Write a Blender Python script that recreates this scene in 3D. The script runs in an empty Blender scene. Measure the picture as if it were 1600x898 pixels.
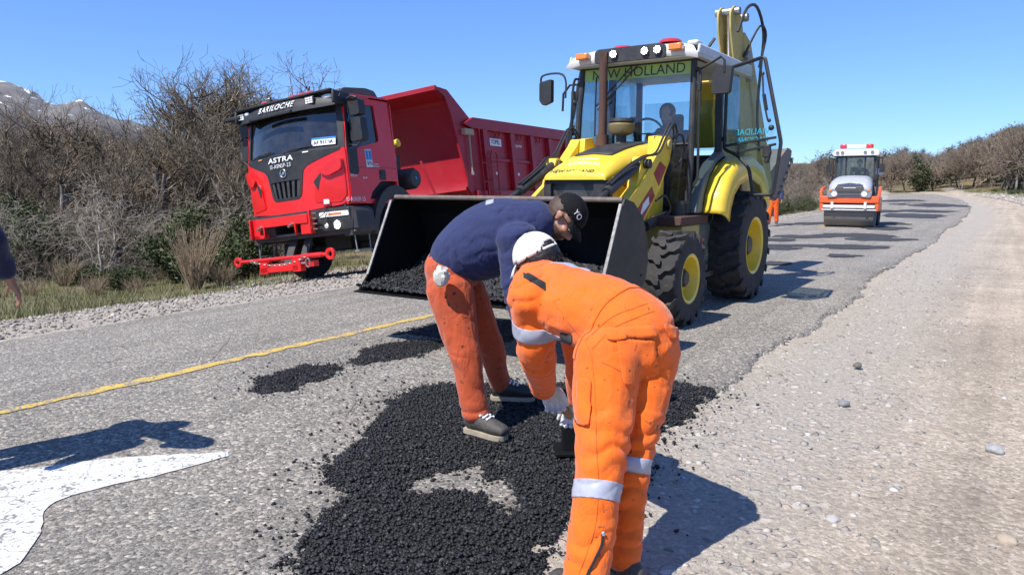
import bpy, bmesh, math, random
import numpy as np
from mathutils import Vector, Matrix, noise
from mathutils.geometry import tessellate_polygon
R = math.radians; PI = math.pi
random.seed(7); np.random.seed(7)
SC = bpy.context.scene
COL = SC.collection
# ---------------- camera, world, sun, exposure ----------------
F, H, YH = 1150.0, 1.42, 288.0
PITCH = math.atan((449-YH)/F)
cd = bpy.data.cameras.new('camera'); cam = bpy.data.objects.new('camera', cd); COL.objects.link(cam)
cd.sensor_width = 36; cd.lens = F/1600*36; cd.clip_end = 9000; cd.clip_start = .05
cam.location = (0, 0, H); cam.rotation_euler = (PI/2-PITCH, 0, 0)
SC.camera = cam
SUN = Vector((.53, .47, -1.0)).normalized()          # direction the light travels
EL = math.asin(-SUN.z); AZ = math.atan2(-SUN.x, -SUN.y)
W = bpy.data.worlds.new('World'); SC.world = W; W.use_nodes = True
nt = W.node_tree; nt.nodes.clear()
out = nt.nodes.new('ShaderNodeOutputWorld'); bg = nt.nodes.new('ShaderNodeBackground'); sky = nt.nodes.new('ShaderNodeTexSky')
sky.sky_type = 'NISHITA'; sky.sun_disc = False; sky.sun_elevation = EL; sky.sun_rotation = AZ
sky.altitude = 900; sky.air_density = 1.0; sky.dust_density = .0; sky.ozone_density = 3.5
bg.inputs[1].default_value = .14
gm = nt.nodes.new('ShaderNodeGamma'); gm.inputs[1].default_value = .80; nt.links.new(sky.outputs[0], gm.inputs[0])
tn = nt.nodes.new('ShaderNodeMix'); tn.data_type = 'RGBA'; tn.blend_type = 'MULTIPLY'; tn.inputs[0].default_value = 1; tn.inputs[7].default_value = (.64, .91, 1.42, 1); nt.links.new(gm.outputs[0], tn.inputs[6]); nt.links.new(tn.outputs[2], bg.inputs[0]); nt.links.new(bg.outputs[0], out.inputs[0])
sl = bpy.data.lights.new('sun', 'SUN'); so = bpy.data.objects.new('sun', sl); COL.objects.link(so)
sl.energy = 5.0; sl.angle = R(.53); sl.color = (1, .955, .89)
so.rotation_euler = SUN.to_track_quat('-Z', 'Y').to_euler(); so.location = (-30, -25, 60)
SC.view_settings.view_transform = 'Standard'; SC.view_settings.look = 'None'
SC.view_settings.exposure = 0.45; SC.view_settings.gamma = 1
SC.render.engine = 'CYCLES'; SC.render.resolution_x = 1024; SC.render.resolution_y = 574
SC.cycles.max_bounces = 8; SC.cycles.transparent_max_bounces = 16

# ---------------- unprojection used only to read positions off the photo ----------------
_c, _s = math.cos(PITCH), math.sin(PITCH)
def at(px, py, Y):                                   # world point seen at a pixel, at distance Y in front
    u, v = (px-800)/F, (449-py)/F
    dy, dz = _c+v*_s, -_s+v*_c
    t = Y/dy
    return Vector((u*t, Y, H+dz*t))
def gr(px, py, z=0.0):
    u, v = (px-800)/F, (449-py)/F
    dy, dz = _c+v*_s, -_s+v*_c
    t = (z-H)/dz
    return Vector((u*t, dy*t, z))
V = Vector
# ---------------- materials ----------------
class NT:
    def __init__(s, m): s.t = m.node_tree; s.n = s.t.nodes; s.l = s.t.links
    def new(s, k, **kw):
        x = s.n.new(k)
        for a, b in kw.items(): setattr(x, a, b)
        return x
    def link(s, a, b): s.l.new(a, b)
    def coord(s, kind='Object'): return s.new('ShaderNodeTexCoord').outputs[kind]
    def noise(s, vec, scale, detail=4, rough=.6, dist=0):
        x = s.new('ShaderNodeTexNoise'); x.inputs['Scale'].default_value = scale; x.inputs['Detail'].default_value = detail
        x.inputs['Roughness'].default_value = rough; x.inputs['Distortion'].default_value = dist
        s.link(vec, x.inputs['Vector']); return x.outputs['Fac']
    def voro(s, vec, scale, feature='F1', rnd=1, out='Distance'):
        x = s.new('ShaderNodeTexVoronoi', feature=feature); x.inputs['Scale'].default_value = scale
        x.inputs['Randomness'].default_value = rnd; s.link(vec, x.inputs['Vector']); return x.outputs[out]
    def ramp(s, fac, stops, interp='LINEAR'):
        x = s.new('ShaderNodeValToRGB'); e = x.color_ramp.elements; x.color_ramp.interpolation = interp
        while len(e) < len(stops): e.new(.5)
        for k, (p, c) in enumerate(stops):
            e[k].position = p; e[k].color = (c, c, c, 1) if isinstance(c, (int, float)) else (*c, 1)
        s.link(fac, x.inputs[0]); return x.outputs[0]
    def mix(s, fac, a, b, mode='MIX'):
        x = s.new('ShaderNodeMix', data_type='RGBA', blend_type=mode)
        for inp, val in ((x.inputs[0], fac), (x.inputs[6], a), (x.inputs[7], b)):
            if isinstance(val, (int, float)): inp.default_value = val
            elif isinstance(val, tuple): inp.default_value = (*val, 1)
            else: s.link(val, inp)
        return x.outputs[2]
    def math(s, op, a, b=0.0, c=None):
        x = s.new('ShaderNodeMath', operation=op)
        for inp, val in zip(x.inputs, (a, b, c)):
            if val is None: continue
            if isinstance(val, (int, float)): inp.default_value = val
            else: s.link(val, inp)
        return x.outputs[0]
    def mapping(s, vec, scale=(1, 1, 1), rot=(0, 0, 0)):
        x = s.new('ShaderNodeMapping'); x.inputs['Scale'].default_value = scale; x.inputs['Rotation'].default_value = rot
        s.link(vec, x.inputs['Vector']); return x.outputs[0]
    def bump(s, h, strength=.5, dist=.01, normal=None):
        x = s.new('ShaderNodeBump'); x.inputs['Strength'].default_value = strength; x.inputs['Distance'].default_value = dist
        s.link(h, x.inputs['Height'])
        if normal: s.link(normal, x.inputs['Normal'])
        return x.outputs[0]
def newmat(name):
    m = bpy.data.materials.new(name); m.use_nodes = True
    m.node_tree.nodes.clear(); n = NT(m)
    o = n.new('ShaderNodeOutputMaterial'); b = n.new('ShaderNodeBsdfPrincipled'); n.link(b.outputs[0], o.inputs[0])
    return m, n, b, o
def mat(name, col, rough=.5, metal=0, coat=0, dirt=0, dirtcol=(.30, .26, .21), dscale=6, bump=0, bscale=60, var=.12, spec=.5, emit=0, emitcol=None, coord='Object'):
    m, n, b, o = newmat(name)
    vec = n.coord(coord)
    nz = n.noise(vec, dscale, 5, .65)
    base = n.mix(n.ramp(n.noise(vec, dscale*.6, 3), [(.3, 1-var), (.7, 1+var*.4)]), (0, 0, 0), col, 'MIX') if False else None
    f = n.ramp(n.noise(vec, dscale*1.7, 4), [(.3, 1-var), (.7, 1.0)])
    c = n.mix(1.0, col, f, 'MULTIPLY')
    if dirt > 0:
        fd = n.ramp(nz, [(.45-.2*dirt, 0.0), (.8, min(1, dirt))])
        c = n.mix(fd, c, dirtcol)
        r = n.ramp(nz, [(.3, rough), (.75, min(1, rough+.35*dirt+.1))])
        n.link(r, b.inputs['Roughness'])
    else:
        r = n.ramp(nz, [(.3, rough*.9), (.75, min(1, rough*1.15+.02))]); n.link(r, b.inputs['Roughness'])
    n.link(c, b.inputs['Base Color'])
    b.inputs['Metallic'].default_value = metal; b.inputs['Specular IOR Level'].default_value = spec
    if coat: b.inputs['Coat Weight'].default_value = coat; b.inputs['Coat Roughness'].default_value = .08
    if bump: n.link(n.bump(n.noise(vec, bscale, 3), bump, .004), b.inputs['Normal'])
    if emit:
        b.inputs['Emission Color'].default_value = (*(emitcol or col), 1); b.inputs['Emission Strength'].default_value = emit
    return m
def glassmat(name, tint=(.75, .85, .83), gloss=.25, rough=.03, dust=0.12):
    m = bpy.data.materials.new(name); m.use_nodes = True; m.node_tree.nodes.clear(); n = NT(m)
    o = n.new('ShaderNodeOutputMaterial'); t = n.new('ShaderNodeBsdfTransparent'); g = n.new('ShaderNodeBsdfGlossy')
    d = n.new('ShaderNodeBsdfDiffuse'); d.inputs[0].default_value = (.35, .33, .3, 1)
    t.inputs[0].default_value = (*tint, 1); g.inputs['Roughness'].default_value = rough
    fr = n.new('ShaderNodeFresnel'); fr.inputs[0].default_value = 1.5
    f = n.math('ADD', n.math('MULTIPLY', fr.outputs[0], gloss*3), gloss*.12)
    mx = n.new('ShaderNodeMixShader'); n.link(f, mx.inputs[0]); n.link(t.outputs[0], mx.inputs[1]); n.link(g.outputs[0], mx.inputs[2])
    m2 = n.new('ShaderNodeMixShader')
    dn = n.ramp(n.noise(n.coord(), 5, 4), [(.35, dust*.3), (.75, dust)])
    n.link(dn, m2.inputs[0]); n.link(mx.outputs[0], m2.inputs[1]); n.link(d.outputs[0], m2.inputs[2])
    n.link(m2.outputs[0], o.inputs[0]); return m
def cloth(name, col, dirt=.25, dirtcol=(.2, .12, .07), sheen=.2, var=.15, weave=500, dscale=5):
    m, n, b, o = newmat(name); vec = n.coord()
    c = n.mix(1.0, col, n.ramp(n.noise(vec, 9, 4), [(.3, 1-var), (.7, 1.0)]), 'MULTIPLY')
    c = n.mix(n.ramp(n.noise(vec, dscale, 6, .7), [(.5, 0.0), (.85, dirt)]), c, dirtcol)
    c = n.mix(n.ramp(n.noise(vec, 38, 3, .5), [(.66, 0.0), (.70, dirt*2)]), c, tuple(x*.35 for x in dirtcol))
    n.link(c, b.inputs['Base Color']); b.inputs['Roughness'].default_value = .85; b.inputs['Specular IOR Level'].default_value = .25
    b.inputs['Sheen Weight'].default_value = sheen; b.inputs['Sheen Roughness'].default_value = .5
    cz = n.math('ABSOLUTE', n.math('SUBTRACT', n.noise(n.mapping(vec, (1.5, 1.5, .7)), 9, 3, .5, 1.0), .5)); cz2 = n.math('ABSOLUTE', n.math('SUBTRACT', n.noise(vec, 34, 3, .5, .8), .5))
    h = n.math('ADD', n.math('MULTIPLY', n.noise(vec, weave, 2), .12), n.math('ADD', n.math('MULTIPLY', cz, 2.2), n.math('MULTIPLY', cz2, .3)))
    n.link(n.bump(h, .42, .014), b.inputs['Normal']); return m

# ---------------- mesh builder ----------------
def rotm(ax): return Matrix.Rotation(ax[0], 3, 'X') if False else Matrix.Identity(3)
class MB:
    def __init__(s): s.v = []; s.f = []; s.m = []; s.mi = 0
    def add(s, vs, fs):
        o = len(s.v); s.v += [tuple(p) for p in vs]; s.f += [tuple(i+o for i in f) for f in fs]; s.m += [s.mi]*len(fs); return s
    def box(s, c, d, rot=None):
        h = [x/2 for x in d]; vs = []
        for x in (-1, 1):
            for y in (-1, 1):
                for z in (-1, 1):
                    p = V((x*h[0], y*h[1], z*h[2]))
                    if rot is not None: p = rot @ p
                    vs.append(p+V(c))
        return s.add(vs, [(0, 1, 3, 2), (4, 6, 7, 5), (0, 4, 5, 1), (2, 3, 7, 6), (0, 2, 6, 4), (1, 5, 7, 3)])
    def bb(s, x0, x1, y0, y1, z0, z1):
        return s.box(((x0+x1)/2, (y0+y1)/2, (z0+z1)/2), (abs(x1-x0), abs(y1-y0), abs(z1-z0)))
    def bar(s, p, q, w, h=None, up=(0, 0, 1)):
        p, q = V(p), V(q); h = h or w; d = (q-p); L = d.length; d.normalize()
        u = V(up)
        if abs(d.dot(u)) > .98: u = V((1, 0, 0))
        y = u.cross(d).normalized(); z = d.cross(y)
        return s.box((p+q)/2, (L, w, h), Matrix((d, y, z)).transposed())
    def tube(s, pts, r, n=8, caps=True, closed=False):
        pts = [V(p) for p in pts]; k = len(pts); rs = r if isinstance(r, (list, tuple)) else [r]*k
        vs = []; fs = []; prev = None
        for i, p in enumerate(pts):
            if closed: t = pts[(i+1) % k]-pts[i-1]
            else: t = pts[min(i+1, k-1)]-pts[max(i-1, 0)]
            if t.length < 1e-9: t = V((0, 0, 1))
            t.normalize()
            if prev is None:
                a = V((0, 0, 1)) if abs(t.z) < .9 else V((1, 0, 0)); x = a.cross(t).normalized()
            else:
                x = prev-t*prev.dot(t)
                x = x.normalized() if x.length > 1e-6 else prev
            prev = x; y = t.cross(x)
            for j in range(n):
                a = 2*PI*j/n; vs.append(p+(x*math.cos(a)+y*math.sin(a))*rs[i])
        for i in range(k if closed else k-1):
            a = i*n; b = ((i+1) % k)*n
            for j in range(n):
                j2 = (j+1) % n; fs.append((a+j, a+j2, b+j2, b+j))
        if caps and not closed:
            fs.append(tuple(range(n-1, -1, -1))); fs.append(tuple((k-1)*n+j for j in range(n)))
        return s.add(vs, fs)
    def cyl(s, p, q, r, r2=None, n=24): return s.tube([p, q], [r, r if r2 is None else r2], n)
    def lathe(s, prof, o=(0, 0, 0), axis=(0, 0, 1), n=32, close=True):     # prof: (r, t along the axis)
        ax = V(axis).normalized(); a = V((0, 0, 1)) if abs(ax.z) < .9 else V((1, 0, 0))
        x = a.cross(ax).normalized(); y = ax.cross(x); o = V(o); vs = []; fs = []
        for r, t in prof:
            for j in range(n):
                an = 2*PI*j/n; vs.append(o+ax*t+(x*math.cos(an)+y*math.sin(an))*max(r, 1e-4))
        for i in range(len(prof)-1):
            for j in range(n):
                j2 = (j+1) % n; fs.append((i*n+j, i*n+j2, (i+1)*n+j2, (i+1)*n+j))
        return s.add(vs, fs)
    def plate(s, outer, t0, t1, fr, holes=()):       # polygon with holes extruded; fr(u, v, t) -> point
        loops = [list(outer)]+[list(h) for h in holes]
        flat = [p for l in loops for p in l]; n = len(flat)
        tris = tessellate_polygon([[V((p[0], p[1], 0)) for p in l] for l in loops])
        vs = [V(fr(p[0], p[1], t0)) for p in flat]+[V(fr(p[0], p[1], t1)) for p in flat]
        fs = [tuple(t) for t in tris]+[tuple(i+n for i in t[::-1]) for t in tris]; o = 0
        for l in loops:
            k = len(l)
            for i in range(k):
                a, b = o+i, o+(i+1) % k; fs.append((a, b, b+n, a+n))
            o += k
        return s.add(vs, fs)
    def sphere(s, c, r, n=12, m=8):
        r = V(r) if hasattr(r, '__len__') else V((r, r, r)); vs = []; fs = []
        for i in range(m+1):
            ph = PI*i/m
            for j in range(n):
                a = 2*PI*j/n; vs.append((c[0]+r.x*math.sin(ph)*math.cos(a), c[1]+r.y*math.sin(ph)*math.sin(a), c[2]+r.z*math.cos(ph)))
        for i in range(m):
            for j in range(n):
                j2 = (j+1) % n; fs.append((i*n+j, (i+1)*n+j, (i+1)*n+j2, i*n+j2))
        return s.add(vs, fs)
    def xf(s, fn, start=0): s.v[start:] = [tuple(fn(V(p))) for p in s.v[start:]]; return s
    def mesh(s, name, mats, smooth=35):
        me = bpy.data.meshes.new(name); me.from_pydata(s.v, [], s.f)
        for m in (mats if isinstance(mats, (list, tuple)) else [mats]): me.materials.append(m)
        if any(s.m): me.polygons.foreach_set('material_index', s.m)
        bm = bmesh.new(); bm.from_mesh(me); bmesh.ops.remove_doubles(bm, verts=bm.verts, dist=1e-5)
        bmesh.ops.recalc_face_normals(bm, faces=bm.faces); bm.to_mesh(me); bm.free()
        if smooth:
            me.polygons.foreach_set('use_smooth', [True]*len(me.polygons)); me.set_sharp_from_angle(angle=R(smooth))
        me.update(); return me
    def build(s, name, mats, parent=None, bevel=0, smooth=35, seg=2, label=None):
        o = bpy.data.objects.new(name, s.mesh(name, mats, smooth)); COL.objects.link(o)
        if parent is not None: o.parent = parent
        if bevel:
            b = o.modifiers.new('bevel', 'BEVEL'); b.width = bevel; b.segments = seg; b.limit_method = 'ANGLE'; b.angle_limit = R(40)
        if label: o['label'] = label
        return o
def rpoly(pts, r=.05, k=3):                          # rounded polygon corners
    o = []; n = len(pts)
    for i in range(n):
        a, b, c = (V((*pts[j % n], 0)) for j in (i-1, i, i+1))
        d1, d2 = (a-b), (c-b); q = min(r, d1.length*.45, d2.length*.45)
        p, s = b+d1.normalized()*q, b+d2.normalized()*q
        for t in range(k+1):
            t /= k; x = p*(1-t)**2+b*2*t*(1-t)+s*t*t; o.append((x.x, x.y))
    return o
def empty(name, loc=(0, 0, 0), rot=(0, 0, 0), label=None, cat=None, group=None):
    o = bpy.data.objects.new(name, None); COL.objects.link(o); o.location = loc; o.rotation_euler = rot; o.empty_display_size = .2
    return tag(o, label, cat, group)
def tag(o, label=None, cat=None, group=None, kind=None):
    if label: o['label'] = label
    if cat: o['category'] = cat
    if group: o['group'] = group
    if kind: o['kind'] = kind
    return o
def copy_tree(o, parent=None):
    c = o.copy(); COL.objects.link(c)
    if parent is not None: c.parent = parent
    for ch in list(o.children): copy_tree(ch, c)
    return c
def text(name, s, size, m, parent, frame, extrude=.002, shear=0, bold=0, align='CENTER', sx=1.0, spacing=1.0):
    """lettering as flat mesh; frame(u, v, t) maps text plane to local coordinates"""
    cu = bpy.data.curves.new(name, 'FONT'); cu.body = s; cu.size = size; cu.align_x = align; cu.align_y = 'CENTER'
    cu.extrude = extrude; cu.shear = shear; cu.offset = bold; cu.space_character = spacing; cu.resolution_u = 3
    t = bpy.data.objects.new(name, cu); COL.objects.link(t)
    dg = bpy.context.evaluated_depsgraph_get(); me = bpy.data.meshes.new_from_object(t.evaluated_get(dg))
    bpy.data.objects.remove(t); bpy.data.curves.remove(cu)
    for v in me.vertices: v.co = V(frame(v.co.x*sx, v.co.y, v.co.z))
    me.materials.clear(); me.materials.append(m)
    o = bpy.data.objects.new(name, me); COL.objects.link(o); o.parent = parent
    return o
def from_np(name, verts, faces, m, smooth=False):
    me = bpy.data.meshes.new(name); verts = np.asarray(verts, np.float32); faces = np.asarray(faces, np.int32); k = faces.shape[1]
    me.vertices.add(len(verts)); me.vertices.foreach_set('co', verts.ravel())
    me.loops.add(faces.size); me.loops.foreach_set('vertex_index', faces.ravel())
    me.polygons.add(len(faces)); me.polygons.foreach_set('loop_start', np.arange(0, faces.size, k, dtype=np.int32))
    me.polygons.foreach_set('loop_total', np.full(len(faces), k, np.int32))
    if smooth: me.polygons.foreach_set('use_smooth', np.ones(len(faces), bool))
    me.update(calc_edges=True); me.materials.append(m); me.validate(); return me
def link(name, me, parent=None):
    o = bpy.data.objects.new(name, me); COL.objects.link(o)
    if parent is not None: o.parent = parent
    return o
# numpy value noise
_pn = np.random.RandomState(3).rand(256, 256).astype(np.float32)
def vn(x, y):
    x = np.asarray(x, float); y = np.asarray(y, float)
    xi, yi = np.floor(x).astype(int), np.floor(y).astype(int); fx, fy = x-xi, y-yi
    fx = fx*fx*(3-2*fx); fy = fy*fy*(3-2*fy)
    g = lambda a, b: _pn[a % 256, b % 256]
    return (g(xi, yi)*(1-fx)+g(xi+1, yi)*fx)*(1-fy)+(g(xi, yi+1)*(1-fx)+g(xi+1, yi+1)*fx)*fy
def fbm(x, y, o=4):
    s = 0; a = .5
    for k in range(o): s = s+a*vn(x*2**k+17*k, y*2**k+31*k); a *= .5
    return s
def cr(pts, k=4):                                    # Catmull-Rom through 3-D or longer tuples
    P = [np.array(p, float) for p in pts]; P = [2*P[0]-P[1]]+P+[2*P[-1]-P[-2]]; o = []
    for i in range(1, len(P)-2):
        for j in range(k):
            t = j/k; o.append(.5*((2*P[i])+(-P[i-1]+P[i+1])*t+(2*P[i-1]-5*P[i]+4*P[i+1]-P[i+2])*t*t+(-P[i-1]+3*P[i]-3*P[i+1]+P[i+2])*t**3))
    o.append(P[-2]); return o
# ================= GROUND, ROAD, HILLS =================
UD = np.array([.559, .829]); VD = np.array([.829, -.559])
def drift(u):
    u = np.asarray(u, float); a = np.clip(u-30, 0, 85)
    return .0009*a*a+np.clip(u-115, 0, None)*.153
def road(u, v):                                      # along the road, across it -> world xy
    vv = v-drift(u); return u*UD[0]+vv*VD[0], u*UD[1]+vv*VD[1]
def to_uv(x, y):
    u = x*UD[0]+y*UD[1]; v = x*VD[0]+y*VD[1]; return u, v+drift(u)
def sstep(a, b, x): t = np.clip((np.asarray(x, float)-a)/(b-a), 0, 1); return t*t*(3-2*t)
def terr(u, v):
    u = np.asarray(u, float); v = np.asarray(v, float)
    z = np.zeros(np.broadcast(u, v).shape)-.03*np.clip(-5.2-v, 0, 3)
    left = np.interp(-v, [8.0, 9.1, 9.5, 11.1, 11.6, 13, 16, 40, 80, 160, 400], [0, -.0, -.075, -.29, -.33, -.42, -.45, -.3, .2, 1.5, 5])
    right = np.interp(v, [1.2, 1.9, 2.6, 6, 18, 50, 100, 300], [0, .12, .30, .60, 2.0, 6.0, 12, 24])*(.35+.65*sstep(8, 60, u))
    z = z+left+right
    far = sstep(118, 320, u)*10
    wild = sstep(10, 14, -v)+sstep(2.2, 5, v)
    z = z+far*np.clip(wild+sstep(118, 128, u), 0, 1)+(fbm(u*.35, v*.35)-.5)*.45*wild+(fbm(u*.05+9, v*.05+4)-.5)*5*sstep(20, 60, np.abs(v))
    z = z+(fbm(u*3, v*3, 3)-.5)*.05*sstep(8.2, 9, -v)+(fbm(u*1.7, v*1.7, 3)-.5)*.03*sstep(-1.7, -.6, v)
    return z
def terr_xy(x, y):
    u, v = to_uv(x, y); return float(terr(u, v))-(.0 if v < -1.75 or v > 50 else .03*min(1, max(0, (float(u)-3)/3)))
RE = lambda u: -1.62-.16*(fbm(u*.33, u*0+2, 2)-.45)*2-.20*(fbm(u*1.9, u*0+7, 4)-.45)-.14*(fbm(u*9, u*0+5, 3)-.45)
LE = lambda u: -8.05+.18*(fbm(u*.8, u*0+12, 3)-.45)+.08*(fbm(u*6, u*0+1, 2)-.45)

m, n, b, o = newmat('earth gravel and grass')
at_ = n.new('ShaderNodeAttribute', attribute_name='mask'); sep = n.new('ShaderNodeSeparateColor'); n.link(at_.outputs[0], sep.inputs[0])
vec = n.coord()
peb = n.voro(vec, 26, out='Color'); pd = n.voro(vec, 26)
peb2 = n.voro(vec, 70, out='Color')
pg = n.new('ShaderNodeSeparateColor'); n.link(peb, pg.inputs[0])
pg2 = n.new('ShaderNodeSeparateColor'); n.link(peb2, pg2.inputs[0])
gravel = n.ramp(pg.outputs[0], [(0, (.21, .19, .165)), (.35, (.32, .295, .255)), (.6, (.27, .25, .225)), (.85, (.42, .385, .335)), (1, (.60, .57, .52))])
fine = n.ramp(pg2.outputs[0], [(0, (.28, .26, .235)), (.5, (.41, .385, .345)), (.85, (.49, .46, .415)), (1, (.64, .62, .57))])
big = n.ramp(n.noise(vec, .55, 4, .6), [(.35, .80), (.65, 1.08)])
track = n.ramp(n.noise(n.mapping(n.mapping(vec, (1, 1, 1), (0, 0, R(-56))), (.08, 2.4, 1)), 1.1, 4), [(.32, .80), (.66, 1.14)])
road_g = n.mix(1.0, n.mix(n.ramp(n.noise(vec, 3, 4), [(.42, 0.0), (.62, .55)]), fine, gravel), (1.11, .985, .85), 'MULTIPLY')
road_g = n.mix(1.0, road_g, n.mix(1.0, big, track, 'MULTIPLY'), 'MULTIPLY')
vf = n.voro(n.mix(.08, vec, n.noise(vec, 9, 2)), 17, out='Color'); vfs = n.new('ShaderNodeSeparateColor'); n.link(vf, vfs.inputs[0]); vfd = n.voro(vec, 17)
emb = n.math('MULTIPLY', n.ramp(vfs.outputs[0], [(.62, 0.0), (.64, 1.0)]), n.ramp(n.voro(n.mix(.08, vec, n.noise(vec, 9, 2)), 17), [(.38, 1.0), (.46, 0.0)]))
dust = n.mix(.55, fine, (.36, .305, .235)); dust = n.mix(emb, dust, n.ramp(vfs.outputs[1], [(0, (.30, .27, .25)), (.4, (.42, .40, .36)), (.7, (.50, .40, .33)), (1, (.62, .60, .55))]))
mott = n.ramp(n.noise(vec, 1.1, 6, .7), [(.35, 0.0), (.65, 1.0)]); fine = n.mix(n.math('MULTIPLY', mott, .5), fine, (.47, .405, .325)); fine = n.mix(n.ramp(n.noise(n.mapping(n.mapping(vec, (1, 1, 1), (0, 0, R(-56))), (.5, 2.5, 1)), 1.6, 5, .7), [(.5, 0.0), (.7, .4)]), fine, (.30, .25, .22))
earth = n.ramp(n.noise(vec, 1.6, 6, .7), [(.3, (.085, .07, .042)), (.45, (.12, .115, .05)), (.58, (.17, .14, .09)), (.72, (.24, .19, .12))])
soil = n.mix(n.ramp(n.noise(vec, .13, 4, .6), [(.52, 0.0), (.62, .75)]), earth, (.34, .21, .115))
c = n.mix(sep.outputs[0], soil, n.mix(n.ramp(n.noise(vec, 9, 4), [(.4, .2), (.6, 1.0)]), road_g, gravel))
c = n.mix(sep.outputs[1], c, road_g); c = n.mix(sep.outputs[2], c, dust)
n.link(c, b.inputs['Base Color']); b.inputs['Roughness'].default_value = .95; b.inputs['Specular IOR Level'].default_value = .15
hh = n.math('ADD', n.math('ADD', n.math('MULTIPLY', n.math('SUBTRACT', .5, pd), 1.0), n.math('MULTIPLY', n.math('MULTIPLY', emb, sep.outputs[2]), 1.2)), n.math('ADD', n.noise(vec, 110, 3, .7), n.math('MULTIPLY', n.noise(vec, 9, 4), 1.5)))
n.link(n.bump(hh, .75, .014), b.inputs['Normal'])
M_earth = m

def axis_pts(lo, hi, c0, s0, g):
    a = [c0]
    while a[-1] < hi: a.append(a[-1]+s0+abs(a[-1]-c0)*g)
    bb = [c0]
    while bb[-1] > lo: bb.append(bb[-1]-s0-abs(bb[-1]-c0)*g)
    return np.array(bb[:0:-1]+a)
us = axis_pts(-60, 700, 4, .09, .028)
vs_ = np.unique(np.round(np.concatenate([axis_pts(-420, -9, -9, .10, .06), np.arange(-9, -7.8, .1), np.arange(-7.8, -2.1, .5), np.arange(-2.1, 3.2, .09), axis_pts(3.2, 330, 3.2, .1, .07)]), 4))
Ug, Vg = np.meshgrid(us, vs_, indexing='ij')
Zg = terr(Ug, Vg)
reg = RE(Ug)
under = (Vg > LE(Ug)+.0) & (Vg < reg-.0)
Zg = np.where(Vg > -4.5, Zg-.042*np.clip((Ug-3.5)/2.5, .25, 1)*(Vg < 1.6), Zg-.05*((Vg > -7.95)))
Zg = np.where((Vg > -7.8) & (Vg < -2.3), Zg-.08, Zg)
X, Y = road(Ug, Vg)
nu, nv = Ug.shape
idx = np.arange(nu*nv).reshape(nu, nv)
fc = np.stack([idx[:-1, :-1], idx[1:, :-1], idx[1:, 1:], idx[:-1, 1:]], -1).reshape(-1, 4)[:, ::-1]
me = from_np('ground', np.stack([X, Y, Zg], -1).reshape(-1, 3), fc, M_earth, True)
ca = me.color_attributes.new('mask', 'FLOAT_COLOR', 'POINT')
nz = (fbm(Ug*.9, Vg*.9, 3)-.47)*1.6
mr = sstep(.5, -.5, -Vg+nz*1.1-10.1-1.9*sstep(7, 9, Ug))*(Vg < -7) + sstep(3.4, 2.2, Vg+nz)*(Vg > 1.2)*.9
mg = ((Vg > -4)*sstep(2.1, 1.5, Vg+nz*.5))
mb = np.exp(-((Vg+8.35)/.28)**2)*.8+np.exp(-((Vg+1.15+nz*.35)/.65)**2)*1.1*(Vg > -2.8)
mr = np.clip(mr, 0, 1)*(Ug < 150); mg = np.clip(mg, 0, 1)*(Ug < 135); mb = np.clip(mb, 0, 1)*(Ug < 135)
ca.data.foreach_set('color', np.stack([mr, mg, mb, np.ones_like(mr)], -1).astype(np.float32).ravel())
tag(link('ground', me), kind='structure')

# asphalt
m, n, b, o = newmat('aged asphalt'); vec = n.coord()
a1 = n.voro(vec, 62, out='Color'); s1 = n.new('ShaderNodeSeparateColor'); n.link(a1, s1.inputs[0]); d1 = n.voro(vec, 62)
a2 = n.voro(vec, 150, out='Color'); s2 = n.new('ShaderNodeSeparateColor'); n.link(a2, s2.inputs[0])
chip = n.ramp(s1.outputs[0], [(0, (.10, .10, .10)), (.3, (.19, .187, .18)), (.55, (.255, .25, .24)), (.8, (.36, .35, .335)), (.93, (.42, .39, .35)), (1, (.54, .52, .49))])
fines = n.ramp(s2.outputs[1], [(0, (.09, .09, .09)), (.5, (.20, .197, .19)), (1, (.36, .35, .33))])
c = n.mix(n.ramp(s1.outputs[2], [(.45, 0.0), (.5, 1.0)]), fines, chip)
c = n.mix(1.0, c, n.ramp(n.noise(vec, .7, 5, .6), [(.3, .86), (.7, 1.1)]), 'MULTIPLY')
c = n.mix(1.0, c, n.ramp(n.noise(n.mapping(n.mapping(vec, (1, 1, 1), (0, 0, R(-56))), (.18, 2.2, 1)), 1, 3), [(.35, .88), (.6, 1.06)]), 'MULTIPLY')
c = n.mix(n.ramp(n.noise(vec, 1.3, 6, .75), [(.58, 0.0), (.78, .5)]), c, (.35, .32, .27))

vx = n.mix(.12, vec, n.noise(vec, 4, 4))
crk = n.ramp(n.voro(vx, 1.15, 'DISTANCE_TO_EDGE'), [(.0, .35), (.006, 1.0)])
crk = n.mix(n.ramp(n.noise(vec, .6, 2), [(.5, 0.0), (.56, 1.0)]), (1, 1, 1), crk)
c = n.mix(1.0, c, crk, 'MULTIPLY')
c = n.mix(1.0, c, (1.10, 1.03, .92), 'MULTIPLY')
n.link(c, b.inputs['Base Color']); b.inputs['Roughness'].default_value = .88; b.inputs['Specular IOR Level'].default_value = .3
hh = n.math('ADD', n.math('MULTIPLY', n.math('SUBTRACT', .6, d1), 1.0), n.noise(vec, 200, 3, .7))
n.link(n.bump(hh, .8, .008), b.inputs['Normal'])
M_asph = m
ua = np.concatenate([np.arange(-30, 0, .5), np.arange(0, 14, .035), np.arange(14, 40, .12), np.arange(40, 150, .5)])
fr = np.array([0, .004, .01, .03, .08, .16, .25, .35, .45, .46, .55, .65, .75, .84, .9, .94, .965, .98, .99, .996, 1.0])
L_, R_ = LE(ua)[:, None], RE(ua)[:, None]
Va = L_+(R_-L_)*fr[None, :]; Ua = np.repeat(ua[:, None], len(fr), 1)
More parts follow.
